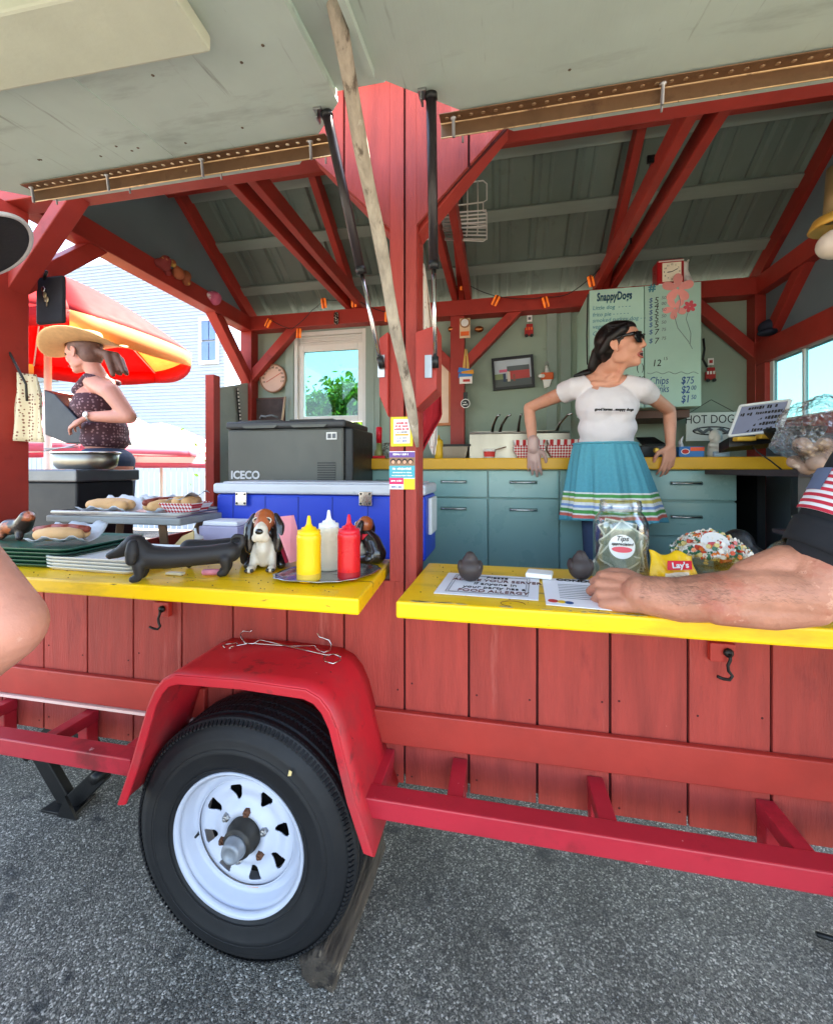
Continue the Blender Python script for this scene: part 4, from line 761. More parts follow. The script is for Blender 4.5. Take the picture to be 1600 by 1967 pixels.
# wire basket under the roof
p0, p1 = at(885,352,2.35), at(935,462,2.35); t = thing('wire_basket', 'white wire basket hanging from the roof beams', 'basket', ((p0.x+p1.x)/2,2.35,p1.z)); WR = WHITE
xa, xb, za, zb = p0.x-.02, p1.x, p1.z, p0.z; xm = at(822,462,2.3).x; zm = at(850,430,2.3).z
def wr_(pts, closed=False): obj('wire', G().tube(pts, .0038, 6, closed), WR, t, True)
wr_([V(xa,2.35,zm-.02),V(xa,2.35,zb-.02),V(xa+.02,2.35,zb),V(xb-.02,2.35,zb),V(xb,2.35,zb-.02),V(xb,2.35,zb-.11),V(xb-.02,2.35,zb-.12),V(xb-.02,2.35,zb-.17),V(xb,2.35,zb-.18),V(xb,2.35,za+.01),V(xb-.02,2.35,za),V(xm,2.27,za),V(xm,2.27,zm)])
for f in (.35,.7): wr_([V(xa+(xb-xa)*f,2.35,zb),V(xa+(xb-xa)*f,2.35,zm),V(xa+(xb-xa)*f,2.28,za)])
for f in (.0,.22,.44,.66,.9): z_ = zm+(za-zm)*f; wr_([V(xa-.02,2.31,z_),V(xb,2.35,z_),V(xb,2.22,z_),V(xm,2.20,z_),V(xm,2.27,z_),V(xa-.02,2.31,z_)])
wr_([V(xa,2.35,zb-.12),V(xb-.02,2.35,zb-.12)]); wr_([V(xm+.03,2.2,zm),V(xm+.03,2.2,za)]); wr_([V(xm+.10,2.2,zm),V(xm+.10,2.2,za)])
# yellow hat and pale cup on the left tie beams, lamp at right
p = at(500,362,1.9); obj('yellow_bucket', G().lathe([(.055,-.06),(.07,.0),(.075,.06),(.07,.06),(.05,-.055)], p, 24, V(.3,-.2,-1)), pm('bucket_yellow','#d9a21f',.4), None, True, origin=p, label='yellow plastic bucket tucked above the roof ties', cat='bucket')
p = at(540,425,2.5); obj('pale_lamp', G().ball(p,(.07,.07,.055)), pm('lamp_pale','#aab4a8',.4), None, True, origin=p, label='pale globe hanging behind the roof ties', cat='globe')
p = at(1607,440,1.9); t = thing('hanging_lamp', 'brass lamp with white globe hanging by the right gable', 'lamp', p)
obj('stem', G().tube([p+V(0,0,.04),p+V(0,0,.24)], [.042,.03], 16), pm('brass_dull','#8f7a52',.4,metal=.3), t, True); obj('shade', G().lathe([(.03,.06),(.07,.045),(.085,.01),(.078,.004),(.03,.05)], p, 28), pm('shade_gold','#d2a046',.35,metal=.2), t, True); obj('globe', G().ball(p-V(0,0,.055),(.062,.062,.055)), pm('globe_white','#e6d9c8',.3), t, True)
p = at(1482,628,2.9); obj('baseball_cap', G().ball(p,(.07,.06,.05)).ball(p+V(-.04,-.03,-.04),(.05,.05,.02)), pm('cap_navy','#1d2233',.8), None, remesh=.006, origin=p-V(0,0,.05), label='dark navy cap hanging at the right corner post', cat='cap')
# black straps beside the menu
obj('black_strap', G().tube([at(1129,565,2.67),at(1127,640,2.67),at(1128,700,2.67)], .012, 8, flat=.3), BLK, None, True, origin=at(1128,700,2.67), label='black strap hanging at the left edge of the menu cabinet', cat='strap')
obj('black_hook', G().tube([at(1351,650,2.95),at(1353,670,2.95),at(1350,690,2.95),at(1358,705,2.95)], .007, 8), BLK, None, True, origin=at(1350,690,2.95), label='black hook right of the menu cabinet', cat='hook')
# items between the fridge and post
p = on(728,2.58); t = thing('spray_can', 'red topped bottle among dark jars on the worktop', 'bottle', p); obj('jar', G().lathe([(.03,0),(.03,.05),(.02,.06),(.02,.10)], p, 20), pm('jar_olive','#8f945c',.4), t, True); obj('red_top', G().lathe([(.018,.10),(.02,.20),(.012,.205)], p, 18), MCR, t, True)
p = on(745,2.56); obj('glass_jar', G().lathe([(.03,0),(.032,.06),(.025,.075),(.028,.08),(.028,.10)], p, 24), pm('jar_smoke','#9aa39a',.15,trans=.6,bump=0), None, True, origin=p, label='small clear jar beside the red topped bottle', cat='jar')
p = on(712,2.55); obj('red_tin', G().bb(p.x-.03,p.x+.10,2.52,2.62,WTZ,WTZ+.018), MCR, None, bevel=.003, origin=p, label='flat red tin lying at the end of the worktop', cat='tin')
# cloths behind the centre post
def cloth(name, pts_l, pts_r, mat, label, amp=.012, n=14, Y=0):
    m = len(pts_l); o0 = pts_l[0]
    def fn(u, v):
        k = v*(m-1); i = min(int(k), m-2); f = k-i; a = pts_l[i].lerp(pts_l[i+1], f); b = pts_r[i].lerp(pts_r[i+1], f); q = a.lerp(b, u)
        return q+V(0, amp*math.sin(u*9+v*2.3)+amp*.5*math.sin(u*21+v*5), 0)
    return obj(name, G().grid(fn, n*2, 16), mat, None, True, solid=.003, origin=pts_l[-1], label=label, cat='cloth')
RC = pm('cloth_red','#9e1a26',.85,bump=.5,bs=120); 
cloth('red_towel', [at(800,755,1.50),at(800,800,1.5),at(798,872,1.5)], [at(846,745,1.52),at(850,800,1.52),at(806,880,1.52)], RC, 'dark red towel hanging behind the centre post')
cloth('patterned_towel', [at(806,500,1.48),at(806,640,1.48),at(806,700,1.48)], [at(814,505,1.5),at(834,640,1.5),at(832,720,1.5)], dots_mat('towel_print','#ded2c6','#a67a6a',40,.25), 'pale patterned towel hanging behind the strut block')
cloth('white_rag', [at(820,826,1.56),at(822,850,1.56),at(830,872,1.56)], [at(838,820,1.57),at(840,850,1.57),at(836,874,1.57)], dots_mat('rag_print','#ded6d0','#b98a80',40,.2), 'small white printed rag below the red towel')
# ================================================================ cooler, fridge, behind the left counter
c0, c1 = at(415,930,1.74), at(817,930,1.74)
CLR = thing('cooler', 'big blue cooler with white lid and steel latches', 'cooler', ((c0.x+c1.x)/2,1.9,1.03))
BLU = pm('cooler_blue','#1d3fb8',.4,var=.05,vs=3,bump=.08); LID = pm('cooler_lid','#c4c6cc',.5,var=.06,spots=[('#8e9096',8,.62,.14)])
obj('tub', G().bb(c0.x,c1.x,1.74,2.03,1.031,1.312), BLU, CLR, bevel=.015)
for k in range(6):
    x = c0.x+.09+k*(c1.x-c0.x-.18)/5; obj('seam', G().bb(x-.0025,x+.0025,1.7385,1.741,1.05,1.302), pm('seam_blue','#152f90',.5), CLR)
obj('lid', G().bb(c0.x-.008,c1.x+.004,1.725,2.035,1.314,1.362), LID, CLR, bevel=.012)
obj('lid_panel', G().bb(c0.x+.03,c1.x-.03,1.75,2.01,1.362,1.369), LID, CLR, bevel=.006)
for u in (463,702):
    p = at(u,958,1.722); l = obj('latch', G().box(p,(.058,.005,.062)), CHR, CLR, bevel=.004)
    for dx in (-.02,.02):
        for dz in (-.021,.021): obj('screw', G().lathe([(.0055,0),(.0045,.003)], p+V(dx,-.0025,dz), 10, V(0,-1,0)), GREASE, l)
obj('side_handle', G().bb(c1.x+.001,c1.x+.018,1.80,1.95,1.14,1.30), WHITE, CLR, bevel=.004)
f0, f1 = at(437,815,2.12), at(660,815,2.12)
FR_ = thing('portable_fridge', 'dark grey portable fridge behind the blue cooler', 'fridge', ((f0.x+f1.x)/2,2.3,1.15))
FG = pm('fridge_grey','#4f4f4a',.4,var=.04,metal=.2)
obj('fridge_body', G().bb(f0.x,f1.x,2.12,2.50,1.16,f0.z-.03), FG, FR_, bevel=.012)
obj('fridge_lid', G().bb(f0.x-.008,f1.x+.012,2.11,2.51,f0.z-.028,f0.z+.012), pm('fridge_lid','#3c3d3f',.45), FR_, bevel=.012)
for k in (0,1):
    xc = f0.x+(f1.x-f0.x)*(.3+.42*k); obj('lid_grip', G().prism([(xc-.11,2.104,f0.z-.012),(xc-.09,2.104,f0.z-.027),(xc+.09,2.104,f0.z-.027),(xc+.11,2.104,f0.z-.012)], (0,.012,0)), FG, FR_)
    xc = f0.x+(f1.x-f0.x)*(.28+.45*k); obj('lid_rib', G().bb(xc-.14,xc+.12,2.14,2.47,f0.z+.013,f0.z+.022), FG, FR_, bevel=.006)
obj('corner_post', G().bb(f1.x,f1.x+.05,2.13,2.49,1.16,f0.z-.03), BLK, FR_, bevel=.01)
p = at(627,900,2.118); 
for k in range(9): z = at(627,889+k*4.6,2.118).z; obj('vent_slot', G().bb(p.x-.052,p.x+.052,2.117,2.1205,z-.004,z+.003), BLK, FR_)
text('lettering','ICECO',.062,pm('print_silver','#cfcfd2',.4),FR_, at(471,913,2.117), sx=.98, bold=.002)
p = at(637,837,2.118); tag_ = obj('rating_tag', G().bb(p.x-.03,p.x+.03,2.1165,2.1195,p.z-.02,p.z+.02), WHITE, FR_)
for dx in (-.012,.014): obj('tag_print', G().bb(p.x+dx-.010,p.x+dx+.010,2.1155,2.117,p.z-.013,p.z+.012), INKG, tag_)
obj('fridge_stand', G().bb(f0.x-.02,f1.x+.06,2.10,2.5,FLOOR,1.158), RED, T)
p = at(686,860,2.35); TH = thing('black_tumbler', 'tall black tumbler with straw beside the fridge', 'tumbler', V(p.x,2.40,1.16)); p = V(p.x,2.40,1.16)
obj('body', G().lathe([(.042,0),(.05,.30),(.053,.36),(.05,.37)], p, 28), BLK, TH, True); obj('straw', G().tube([p+V(.01,0,.36),p+V(-.01,0,.47)], .004, 8), BLK, TH, True)
obj('tumbler_shelf', G().bb(p.x-.08,p.x+.10,2.3,2.49,1.12,1.158), RED, T)
p = at(517,806,2.3); obj('glasses', G().tube([p+V(-.06,0,.01),p+V(-.04,-.02,.022),p+V(-.01,-.02,.016),p+V(.0,-.02,.02),p+V(.03,-.02,.024),p+V(.06,0,.01)], .006, 8), INKG, None, True, origin=V(p.x,2.28,f0.z+.02), label='grey glasses lying on the fridge lid', cat='glasses')
# tray table with food
tz = 1.225
TT = thing('tray_table', 'folding tray table with metal sheet pan and wooden legs', 'tray table', (-1.62,1.62,FLOOR))
obj('table_top', G().bb(-1.96,-1.28,1.48,1.80,tz-.03,tz), pm('table_grey','#8b8d8c',.5,var=.2), TT, bevel=.006)
for a, b in (((-1.86,1.52,tz-.03),(-1.70,1.76,FLOOR+.01)),((-1.86,1.76,tz-.03),(-1.70,1.52,FLOOR+.01)),((-1.40,1.52,tz-.03),(-1.55,1.76,FLOOR+.01)),((-1.40,1.76,tz-.03),(-1.55,1.52,FLOOR+.01))): obj('leg', G().beam(a,b,.03,.022), pm('leg_wood','#8d6f55',.6,var=.2), TT, bevel=.003)
g = G().bb(-1.93,-1.31,1.495,1.785,tz+.001,tz+.004); SP = thing('sheet_pan', 'rimmed aluminium sheet pan on the folding tray table', 'pan', (-1.62,1.64,tz)); obj('pan_floor', g, ALU, SP)
obj('pan_rim', G().tube([V(-1.935,1.49,tz+.014),V(-1.305,1.49,tz+.014),V(-1.305,1.79,tz+.014),V(-1.935,1.79,tz+.014)], .008, 8, True), ALU, SP, True)
BUN = pm('bun_bread','#d8a873',.6,var=.14,vs=9,bump=.3,bs=60,sss=.1,orv=.05,spots=[('#b87a44',6,.56,.14)]); SAUS = pm('sausage_red','#8e3d2c',.4,var=.2,vs=14); CREAM = pm('bun_crumb','#ecdcc2',.8)
WAX = pm('wax_paper','#d9dde2',.45,var=.05,bump=.6,bs=16,bd=.01,transl=.25)
def hotdog(p, ang, label, L=.15, paper=1, saus=True, sc=1.0):
    p = Vector(p); rm = Matrix.Rotation(ang,3,'Z'); q = lambda x,y,z: p+rm@V(x*sc,y*sc,z*sc)
    t = thing('hot_dog', label, 'hot dog', p)
    for s in (-1,1): obj('bun_half', G().caps([(q(-L*.42,s*.018,.027),.020*sc),(q(-L*.2,s*.02,.029),.025*sc),(q(L*.2,s*.02,.029),.025*sc),(q(L*.42,s*.018,.027),.020*sc)]), BUN, t, remesh=.004, sm=5)
    if saus: obj('sausage', G().caps([(q(-L*.55,0,.042),.013*sc),(q(-L*.2,.002,.048),.0145*sc),(q(L*.2,-.002,.048),.0145*sc),(q(L*.55,0,.042),.013*sc)]), SAUS, t, True)
    if paper:
        def fn(u, v):
            a = (u-.5)*2; b = (v-.5)*2; x = b*L*.62+.02*paper; y = a*.075; z = .003+abs(a)**2.2*.055*(1 if a > 0 else .35)+.006*math.sin(b*7+a*3)
            return q(x,y,max(z,.001)+ (0 if abs(a)<.9 else .004*math.sin(b*13)))
        obj('paper_wrap', G().grid(fn,18,14), WAX, t, True, solid=.0012)
    return t
hotdog((-1.77,1.62,tz+.006), .05, 'plain bun in white paper on the sheet pan', .17, 1, False, 1.15)
hotdog((-1.52,1.66,tz+.006), 1.2, 'paper wrapped hot dog standing mid sheet pan', .13, 1, True, 1.1); 
t = thing('food_basket', 'red checked paper basket of buns on the sheet pan', 'basket', (-1.40,1.66,tz+.006)); p = V(-1.40,1.66,tz+.006)
obj('basket', G().add([p+V(a*w_,b*d_,z) for z,w_,d_ in ((0,.06,.045),(.045,.085,.07)) for a,b in ((-1,-1),(1,-1),(1,1),(-1,1))],[(0,1,2,3),(0,1,5,4),(1,2,6,5),(2,3,7,6),(3,0,4,7)]), CHK, t, solid=.002)
for dx in (-.025,.025): obj('bun_half', G().caps([(p+V(dx,-.03,.05),.024),(p+V(dx,.03,.05),.024)]), BUN, t, True)
obj('paper_liner', G().grid(lambda u,v: p+V(-.07+.15*u,-.05+.1*v,.05+.04*u+.01*math.sin(9*u+7*v)),10,10), WAX, t, True, solid=.001)
# brown sauce bottle, tissue box behind the dachshund
bottle('sauce_bottle', (at(375,1000,1.50).x,1.50,1.031), .155, .032, MB, WHITE, 'brown sauce squeeze bottle with white cap by the tray table', 'squeeze bottle')
x0, x1 = at(388,1010,1.58).x, at(462,1010,1.58).x; t = thing('tissue_box', 'lilac carton with folded white napkins on top, before the cooler', 'carton', ((x0+x1)/2,1.62,1.031))
obj('carton', G().bb(x0,x1,1.56,1.70,1.031,1.185), pm('carton_lilac','#b3abc6',.6), t, bevel=.004); obj('napkins', G().bb(x0+.01,x1-.01,1.57,1.69,1.186,1.205), PAPER, t, bevel=.006); obj('print_band', G().bb(x0+.015,x1-.04,1.5585,1.5595,1.09,1.12), INKG, t)
obj('kraft_card', G().prism([at(330,1052,1.46),at(372,1052,1.46),at(372,1020,1.47),at(350,1030,1.47)],(0,.004,0)), pm('kraft','#d8b77c',.6), None, origin=at(350,1052,1.46), label='tan paper card standing beside the brown sauce bottle', cat='card')
# ================================================================ things on the left yellow counter
CT = 1.113
def tray(x, y, z, w_, d_, ang, mat, label, group, h=.012):
    rm = Matrix.Rotation(ang,3,'Z'); c = V(x,y,z); n = 6; out = []
    def rr(s, r=.03):
        pts = []
        for cx,cy,a0 in ((1,1,0),(-1,1,90),(-1,-1,180),(1,-1,270)):
            for i in range(n): a = R(a0+90*i/(n-1)); pts.append((cx*(w_/2*s-r)+r*math.cos(a), cy*(d_/2*s-r)+r*math.sin(a)))
        return pts
    g = G(); m = 4*n; L_ = [(rr(.93),0),(rr(1),h),(rr(1.0),h+.003),(rr(.97),h+.003),(rr(.91),.004)]
    vs = [c+rm@V(px,py,zz) for ring,zz in L_ for px,py in ring]; fs = [(i*m+k,i*m+(k+1)%m,(i+1)*m+(k+1)%m,(i+1)*m+k) for i in range(4) for k in range(m)]+[tuple(range(m-1,-1,-1)),tuple(range(4*m,5*m))]
    return obj('serving_tray', g.add(vs,fs), mat, None, origin=c, label=label, cat='tray', group=group)
TGR = pm('tray_green','#1f5240',.35,var=.06,bump=.05); TWH = pm('tray_cream','#d9dad6',.35,var=.04,bump=.05); 
for k in range(5): tray(-1.60,1.22,CT+.0125*k,.52,.32,.03,TGR,'green serving tray in the stack beneath the papered hot dog','stacked green trays',.009)
for k in range(4): tray(-1.235,1.175,CT+.0105*k,.35,.25,-.04+.012*k,TWH,'cream serving tray in the stack under the dachshund nose','stacked cream trays',.0085)
hotdog((-1.485,1.175,CT+.066), .32, 'hot dog in white paper on the green trays', .15, 1, True, .95)
# dachshund figurine
DB = pm('figurine_black','#252222',.55,var=.12,bump=.15)
a, b = atZ(272,1112,CT), atZ(437,1101,CT); ax = (a-b); ax.z = 0; Ld = ax.length; ax.normalize(); sd_ = V(ax.y,-ax.x,0); sd_ = sd_ if sd_.y < 0 else -sd_
def dq(f, s, z): return b+ax*f*Ld+sd_*s+V(0,0,z)
g = G().caps([(dq(-.05,.018,.066),.030),(dq(.2,.018,.062),.029),(dq(.45,.018,.060),.029),(dq(.7,.018,.060),.032),(dq(.92,.018,.066),.034),(dq(1.0,.018,.088),.030)])
for f in (.0,.98):
    for s in (-.004,.042): g.caps([(dq(f,s,.05),.017),(dq(f-.01,s,.022),.0125),(dq(f+.01,s,.011),.011),(dq(f+.06,s,.010),.0105)])
g.caps([(dq(1.05,.018,.102),.030),(dq(1.12,.018,.094),.024),(dq(1.24,.016,.080),.015),(dq(1.32,.014,.074),.011)])
g.caps([(dq(-.12,.018,.075),.013),(dq(-.2,.018,.092),.009),(dq(-.19,.018,.112),.0075),(dq(-.11,.018,.115),.007),(dq(-.06,.018,.106),.006)])
DX = thing('dachshund_figurine', 'long black dachshund figurine standing on the yellow counter', 'figurine', (a+b)/2)
obj('body', g, DB, DX, remesh=.004, sm=5)
for s in (-.014,.05): obj('ear', G().caps([(dq(1.03,s,.108),.014),(dq(1.03,s+(.006 if s>0 else -.006),.085),.017),(dq(1.035,s+(.008 if s>0 else -.008),.064),.014)]), DB, DX, remesh=.004, sm=4)
# second dachshund behind it
g = G(); o_ = V(-.02,.13,0)
g.caps([(dq(.0,.018,.066)+o_,.028),(dq(.5,.018,.062)+o_,.026),(dq(.75,.018,.064)+o_,.028)])
for f in (.03,.75): g.caps([(dq(f,.018,.05)+o_,.018),(dq(f,.018,.012)+o_,.013)])
obj('figurine_rear_dog', g, DB, None, remesh=.005, origin=dq(.4,.018,0)+o_, label='second black dog figurine standing behind the dachshund', cat='figurine').name = 'dog_figurine'
# basset hounds
def basset(p, ang, sc, label, collar=None):
    p = Vector(p); rm = Matrix.Rotation(ang,3,'Z'); q = lambda x,y,z: p+rm@V(x*sc,y*sc,z*sc)   # local -Y = facing direction
    t = thing('basset_figurine', label, 'figurine', p)
    WB = pm('basset_white','#cfc4b2',.25,coat=.3,var=.08); BB = pm('basset_black','#231d1b',.2,coat=.4); TB_ = pm('basset_tan','#9a4f2a',.25,coat=.35,var=.2,spots=[('#3a221a',9,.6,.1)])
    g = G().caps([(q(0,.05,.035),.045*sc),(q(0,.03,.08),.04*sc),(q(0,.0,.11),.032*sc)]).caps([(q(-.04,.04,.02),.026*sc),(q(-.05,-.005,.012),.015*sc)]).caps([(q(.04,.04,.02),.026*sc),(q(.05,-.005,.012),.015*sc)])
    obj('body', g, BB, t, remesh=.004, sm=5)
    g = G().caps([(q(0,-.015,.095),.024*sc),(q(0,-.022,.06),.024*sc),(q(0,-.01,.03),.024*sc)])
    for s in (-1,1): g.caps([(q(s*.024,-.012,.07),.015*sc),(q(s*.028,-.025,.03),.0125*sc),(q(s*.03,-.035,.011),.012*sc),(q(s*.031,-.055,.010),.0125*sc)])
    obj('chest_and_legs', g, WB, t, remesh=.004, sm=3)
    for s in (-1,1):
        for dx in (-.008,0,.008): obj('toe', G().ball(q(s*.031+dx,-.068,.009),.006*sc), BB if dx else WB, t, True)
    obj('head', G().ball(q(0,-.005,.155),(.034*sc,.034*sc,.036*sc)).caps([(q(0,-.02,.150),.030*sc),(q(0,-.032,.135),.026*sc)]), TB_, t, remesh=.004, sm=4)
    obj('muzzle', G().caps([(q(0,-.038,.150),.012*sc),(q(0,-.052,.128),.022*sc),(q(0,-.056,.114),.022*sc)]).ball(q(-.013,-.056,.106),.014*sc).ball(q(.013,-.056,.106),.014*sc), WB, t, remesh=.0035, sm=3)
    obj('nose', G().ball(q(0,-.076,.128),(.013*sc,.008*sc,.009*sc)), pm('nose_black','#0c0b0b',.15,coat=.6), t, True)
    for s in (-1,1):
        obj('ear', G().caps([(q(s*.032,.0,.165),.012*sc),(q(s*.044,-.005,.135),.018*sc),(q(s*.046,-.012,.095),.019*sc),(q(s*.042,-.016,.065),.014*sc)]), BB, t, remesh=.004, sm=4)
        obj('eye', G().ball(q(s*.017,-.036,.160),(.0075*sc,.005*sc,.0065*sc)), BB, t, True); obj('eyelid', G().tube([q(s*.017+.010*math.cos(a_),-.0385,.157+.0085*math.sin(a_)) for a_ in [i*.628 for i in range(10)]], .0018*sc, 6, True), WB, t, True)
    if collar: obj('collar', G().lathe([(.036*sc,.095*sc),(.038*sc,.105*sc),(.036*sc,.118*sc)], p, 20), collar, t, True)
    return t
pb = atZ(490,1100,CT); basset((pb.x,pb.y+.055,CT), .32, 1.0, 'glossy black tan and white basset hound figurine beside the dachshund')
pb = atZ(700,1082,CT); basset((pb.x,pb.y+.02,CT+.004), -1.9, .80, 'smaller basset hound figurine with red collar behind the ketchup', pm('collar_red','#d31d2c',.3))
# oval metal tray with sauces
tc_ = [atZ(u,v,CT) for u,v in ((530,1118),(690,1122),(745,1076),(588,1070))]
cx_ = sum((q for q in tc_), V(0,0,0))/4; cx_ = V(-.40,1.14,CT)
tx, ty = atZ(535,1117,CT), atZ(745,1078,CT); ctr = (tx+ty)/2; dirv = (ty-tx); hl_ = dirv.length/2; an_ = math.atan2(dirv.y,dirv.x)
ctr = V(-.50,1.165,CT)
def oval(u, s): a = u*2*math.pi; k = 1+.018*math.cos(14*a); ex = .135*math.copysign(abs(math.cos(a))**.75,math.cos(a)); ey = .12*math.copysign(abs(math.sin(a))**.75,math.sin(a)); return V(ex*k*s+ey*.25, ey*k*s, 0)
g = G(); rings = [(.0,.002),(.78,.002),(.84,.004),(.93,.011),(1.0,.012),(1.0,.010),(.93,.009),(.8,.0005)]
g.grid(lambda u, v: ctr+oval(u,rings[int(round(v*7))][0])+V(0,0,rings[int(round(v*7))][1]), 96, 8, True)
ot = obj('metal_tray', g, pm('tray_silver','#b9bcc2',.22,metal=1,var=.1), None, True, origin=ctr, label='scalloped silver tray under the three sauce bottles', cat='tray')
tz2 = CT+.003
def onT(u, v): return atZ(u, v, tz2)
bottle('mustard_bottle', onT(584,1120)+V(0,.03,0), .182, .0335, MY, MCY, 'bright yellow mustard squeeze bottle on the silver tray', fill=pm('mustard_fill','#d8b23c',.4))
bottle('mayonnaise_bottle', onT(624,1098)+V(0,.03,0), .185, .0325, MW, WHITE, 'off white squeeze bottle between mustard and ketchup')
bottle('ketchup_bottle', onT(663,1116)+V(0,.03,0), .183, .0325, MR, MCR, 'red ketchup squeeze bottle on the silver tray', fill=pm('ketchup_fill','#9c101c',.35))
# leaning menus
for k, (u0,u1,u2,u3,col,lb) in enumerate(((524,560,582,556,'#d98a92','pink menu card leaning between basset and mustard'),(518,526,556,548,'#b3283e','dark red menu card leaning behind the pink one'))):
    y0 = 1.20+.02*k; a_, b_, c_, d_ = at(u0,994+4*k,y0),at(u1,990+8*k,y0+.05),at(u2,1074,y0+.03),at(u3,1082,y0-.02)
    obj('menu_card', G().prism([a_,b_,c_,d_],(.003,.01,0)), pm('menu'+col,col,.6,var=.2), None, origin=d_, label=lb, cat='menu')
p = atZ(404,1105,CT); obj('pink_eraser', G().caps([(p+V(-.016,-.004,.0095),.009),(p+V(.018,.006,.0095),.009)]), pm('eraser_pink','#e58a98',.6), None, True, origin=p, label='pink chalk piece under the dachshund', cat='chalk')
p = atZ(337,1104,CT); obj('clear_card', G().box(p+V(0,0,.004),(.055,.02,.008)), pm('card_clear','#cdbf9c',.3), None, bevel=.003, origin=p, label='pale translucent piece under the dachshund belly', cat='card')
# figurine at the far left edge
p = atZ(10,1046,CT+.056); p = V(-1.72,1.22,CT+.056); obj('terrier_figurine', G().caps([(p+V(-.06,0,.045),.03),(p+V(.0,0,.05),.03),(p+V(.035,-.01,.085),.024),(p+V(.062,-.018,.083),.013)]).caps([(p+V(.0,-.01,.04),.016),(p+V(.012,-.02,.01),.012)]).caps([(p+V(-.07,-.01,.04),.016),(p+V(-.07,-.02,.01),.012)]), pm('terrier_mix','#3a2c26',.3,var=.3,spots=[('#b05a30',9,.55,.06),('#d8d0c8',7,.64,.05)]), None, remesh=.005, sm=4, origin=p, label='brown and black dog figurine on the green trays', cat='figurine')
# ================================================================ things on the right yellow counter
CR = 1.113
INKM = pm('ink_maroon','#5e2c28',.7,bump=0)
def clear_mat():
    m = bpy.data.materials.new('jar_glass'); m.use_nodes = True; t = m.node_tree; N, L = t.nodes, t.links
    tr = N.new('ShaderNodeBsdfTransparent'); tr.inputs[0].default_value = (.965,.975,.972,1); gl = N.new('ShaderNodeBsdfGlossy'); gl.inputs[1].default_value = .03
    lw = N.new('ShaderNodeLayerWeight'); lw.inputs[0].default_value = .5; pw = N.new('ShaderNodeMath'); pw.operation = 'POWER'; pw.inputs[1].default_value = 2.2; L.new(lw.outputs['Facing'], pw.inputs[0]); mr = N.new('ShaderNodeMapRange'); mr.inputs[3].default_value = .06; mr.inputs[4].default_value = .85; L.new(pw.outputs[0], mr.inputs[0])
    ms = N.new('ShaderNodeMixShader'); L.new(mr.outputs[0], ms.inputs[0]); L.new(tr.outputs[0], ms.inputs[1]); L.new(gl.outputs[0], ms.inputs[2]); L.new(ms.outputs[0], N['Material Output'].inputs[0]); return m
CLEAR = clear_mat()
for u, v, lb in ((902,1120,'dark chocolate brown bird figurine on the allergy notice'),(1118,1117,'dark brown bird figurine beside the tip jar')):
    p = atZ(u,v,CR+.002)+V(0,.022,0); t = thing('bird_figurine', lb, 'figurine', p)
    g = G().ball(p+V(0,0,.033),(.034,.034,.034)).ball(p+V(0,.0,.058),(.022,.022,.018)).ball(p+V(0,-.004,.072),(.014,.015,.012)).caps([(p+V(0,-.012,.072),.006),(p+V(0,-.022,.070),.002)])
    obj('body', g, pm('bird_brown','#3b302d',.5,var=.15,bump=.2), t, remesh=.003, sm=4)
    for s in (-1,1): obj('wing', G().ball(p+V(s*.026,.002,.040),(.010,.024,.018)), pm('bird_brown','#3b302d',.5), t, True)
def sheet_paper(name, quad, label, fn):
    a, b, c, d = [atZ(u,v,CR+.0022) for u,v in quad]; o_ = (a+b+c+d)/4
    t = thing(name, label, 'notice', o_); obj('paper', G().prism([a-V(0,0,.0015),b-V(0,0,.0015),c-V(0,0,.0015),d-V(0,0,.0015)],(0,0,.0015)), PAPER, t)
    rt, up = (c-d).normalized(), None; up = ((a+b)/2-(c+d)/2); fn(t, lambda x, y: d.lerp(c,x).lerp(a.lerp(b,x),y)+V(0,0,.0006), rt, up.normalized()); return t
def allergy(t, q, r_, u_):
    for y, st, m_ in ((.84,'Please',INK),(.68,'ADVISE YOUR SERVER',INKM),(.52,'if anyone in',INK),(.36,'your party has a',INK),(.20,'FOOD ALLERGY',INKM)): text('lettering', st, .031, m_, t, q(.56,y), r_, u_, sx=.80)
    for k in (0,1):
        m_ = .10+.025*k; P = [q(m_,m_),q(1-m_,m_),q(1-m_,1-m_),q(m_,1-m_)]
        for i in range(4): obj('border_rule', G().beam(P[i],P[(i+1)%4],.0012,.0006), INKG, t)
sheet_paper('allergy_notice', ((862,1100),(1036,1110),(1034,1153),(833,1139)), 'white printed allergy notice lying on the right counter', allergy)
def condi(t, q, r_, u_):
    text('lettering','CONDIMENTS',.026,INK,t,q(.50,.90),r_,u_,sx=1.05,bold=.0012); 
    for k in range(9): obj('text_rule', G().beam(q(.16,.74-.062*k),q(.50+.28*((k*7)%5)/5,.74-.062*k),.0022,.0006), INKG, t)
    obj('ketchup_print', G().lathe([(.012,0),(.012,.0006)], q(.08,.12), 14), INKR, t); obj('mustard_print', G().lathe([(.010,0),(.010,.0006)], q(.17,.11), 14), MCY, t); obj('jar_print', G().lathe([(.010,0),(.010,.0006)], q(.25,.10), 14), INKB, t)
sheet_paper('condiment_list', ((1041,1110),(1225,1118),(1240,1178),(1049,1161)), 'white condiment list sheet under the hand', condi)
p = atZ(1036,1112,CR+.003); obj('plastic_case', G().box(p+V(.002,.02,.009),(.072,.06,.014),Matrix.Rotation(-.2,3,'Z')), WHITE, None, bevel=.004, origin=p, label='small square white plastic case lying across both notices', cat='case')
obj('stain_ring', G().tube([atZ(985,1160,CR)+V(.028*math.cos(a_),.02*math.sin(a_),.0002) for a_ in [i*.3 for i in range(16)]], .0009, 4), pm('stain','#8c5f1c',.7), cr_)
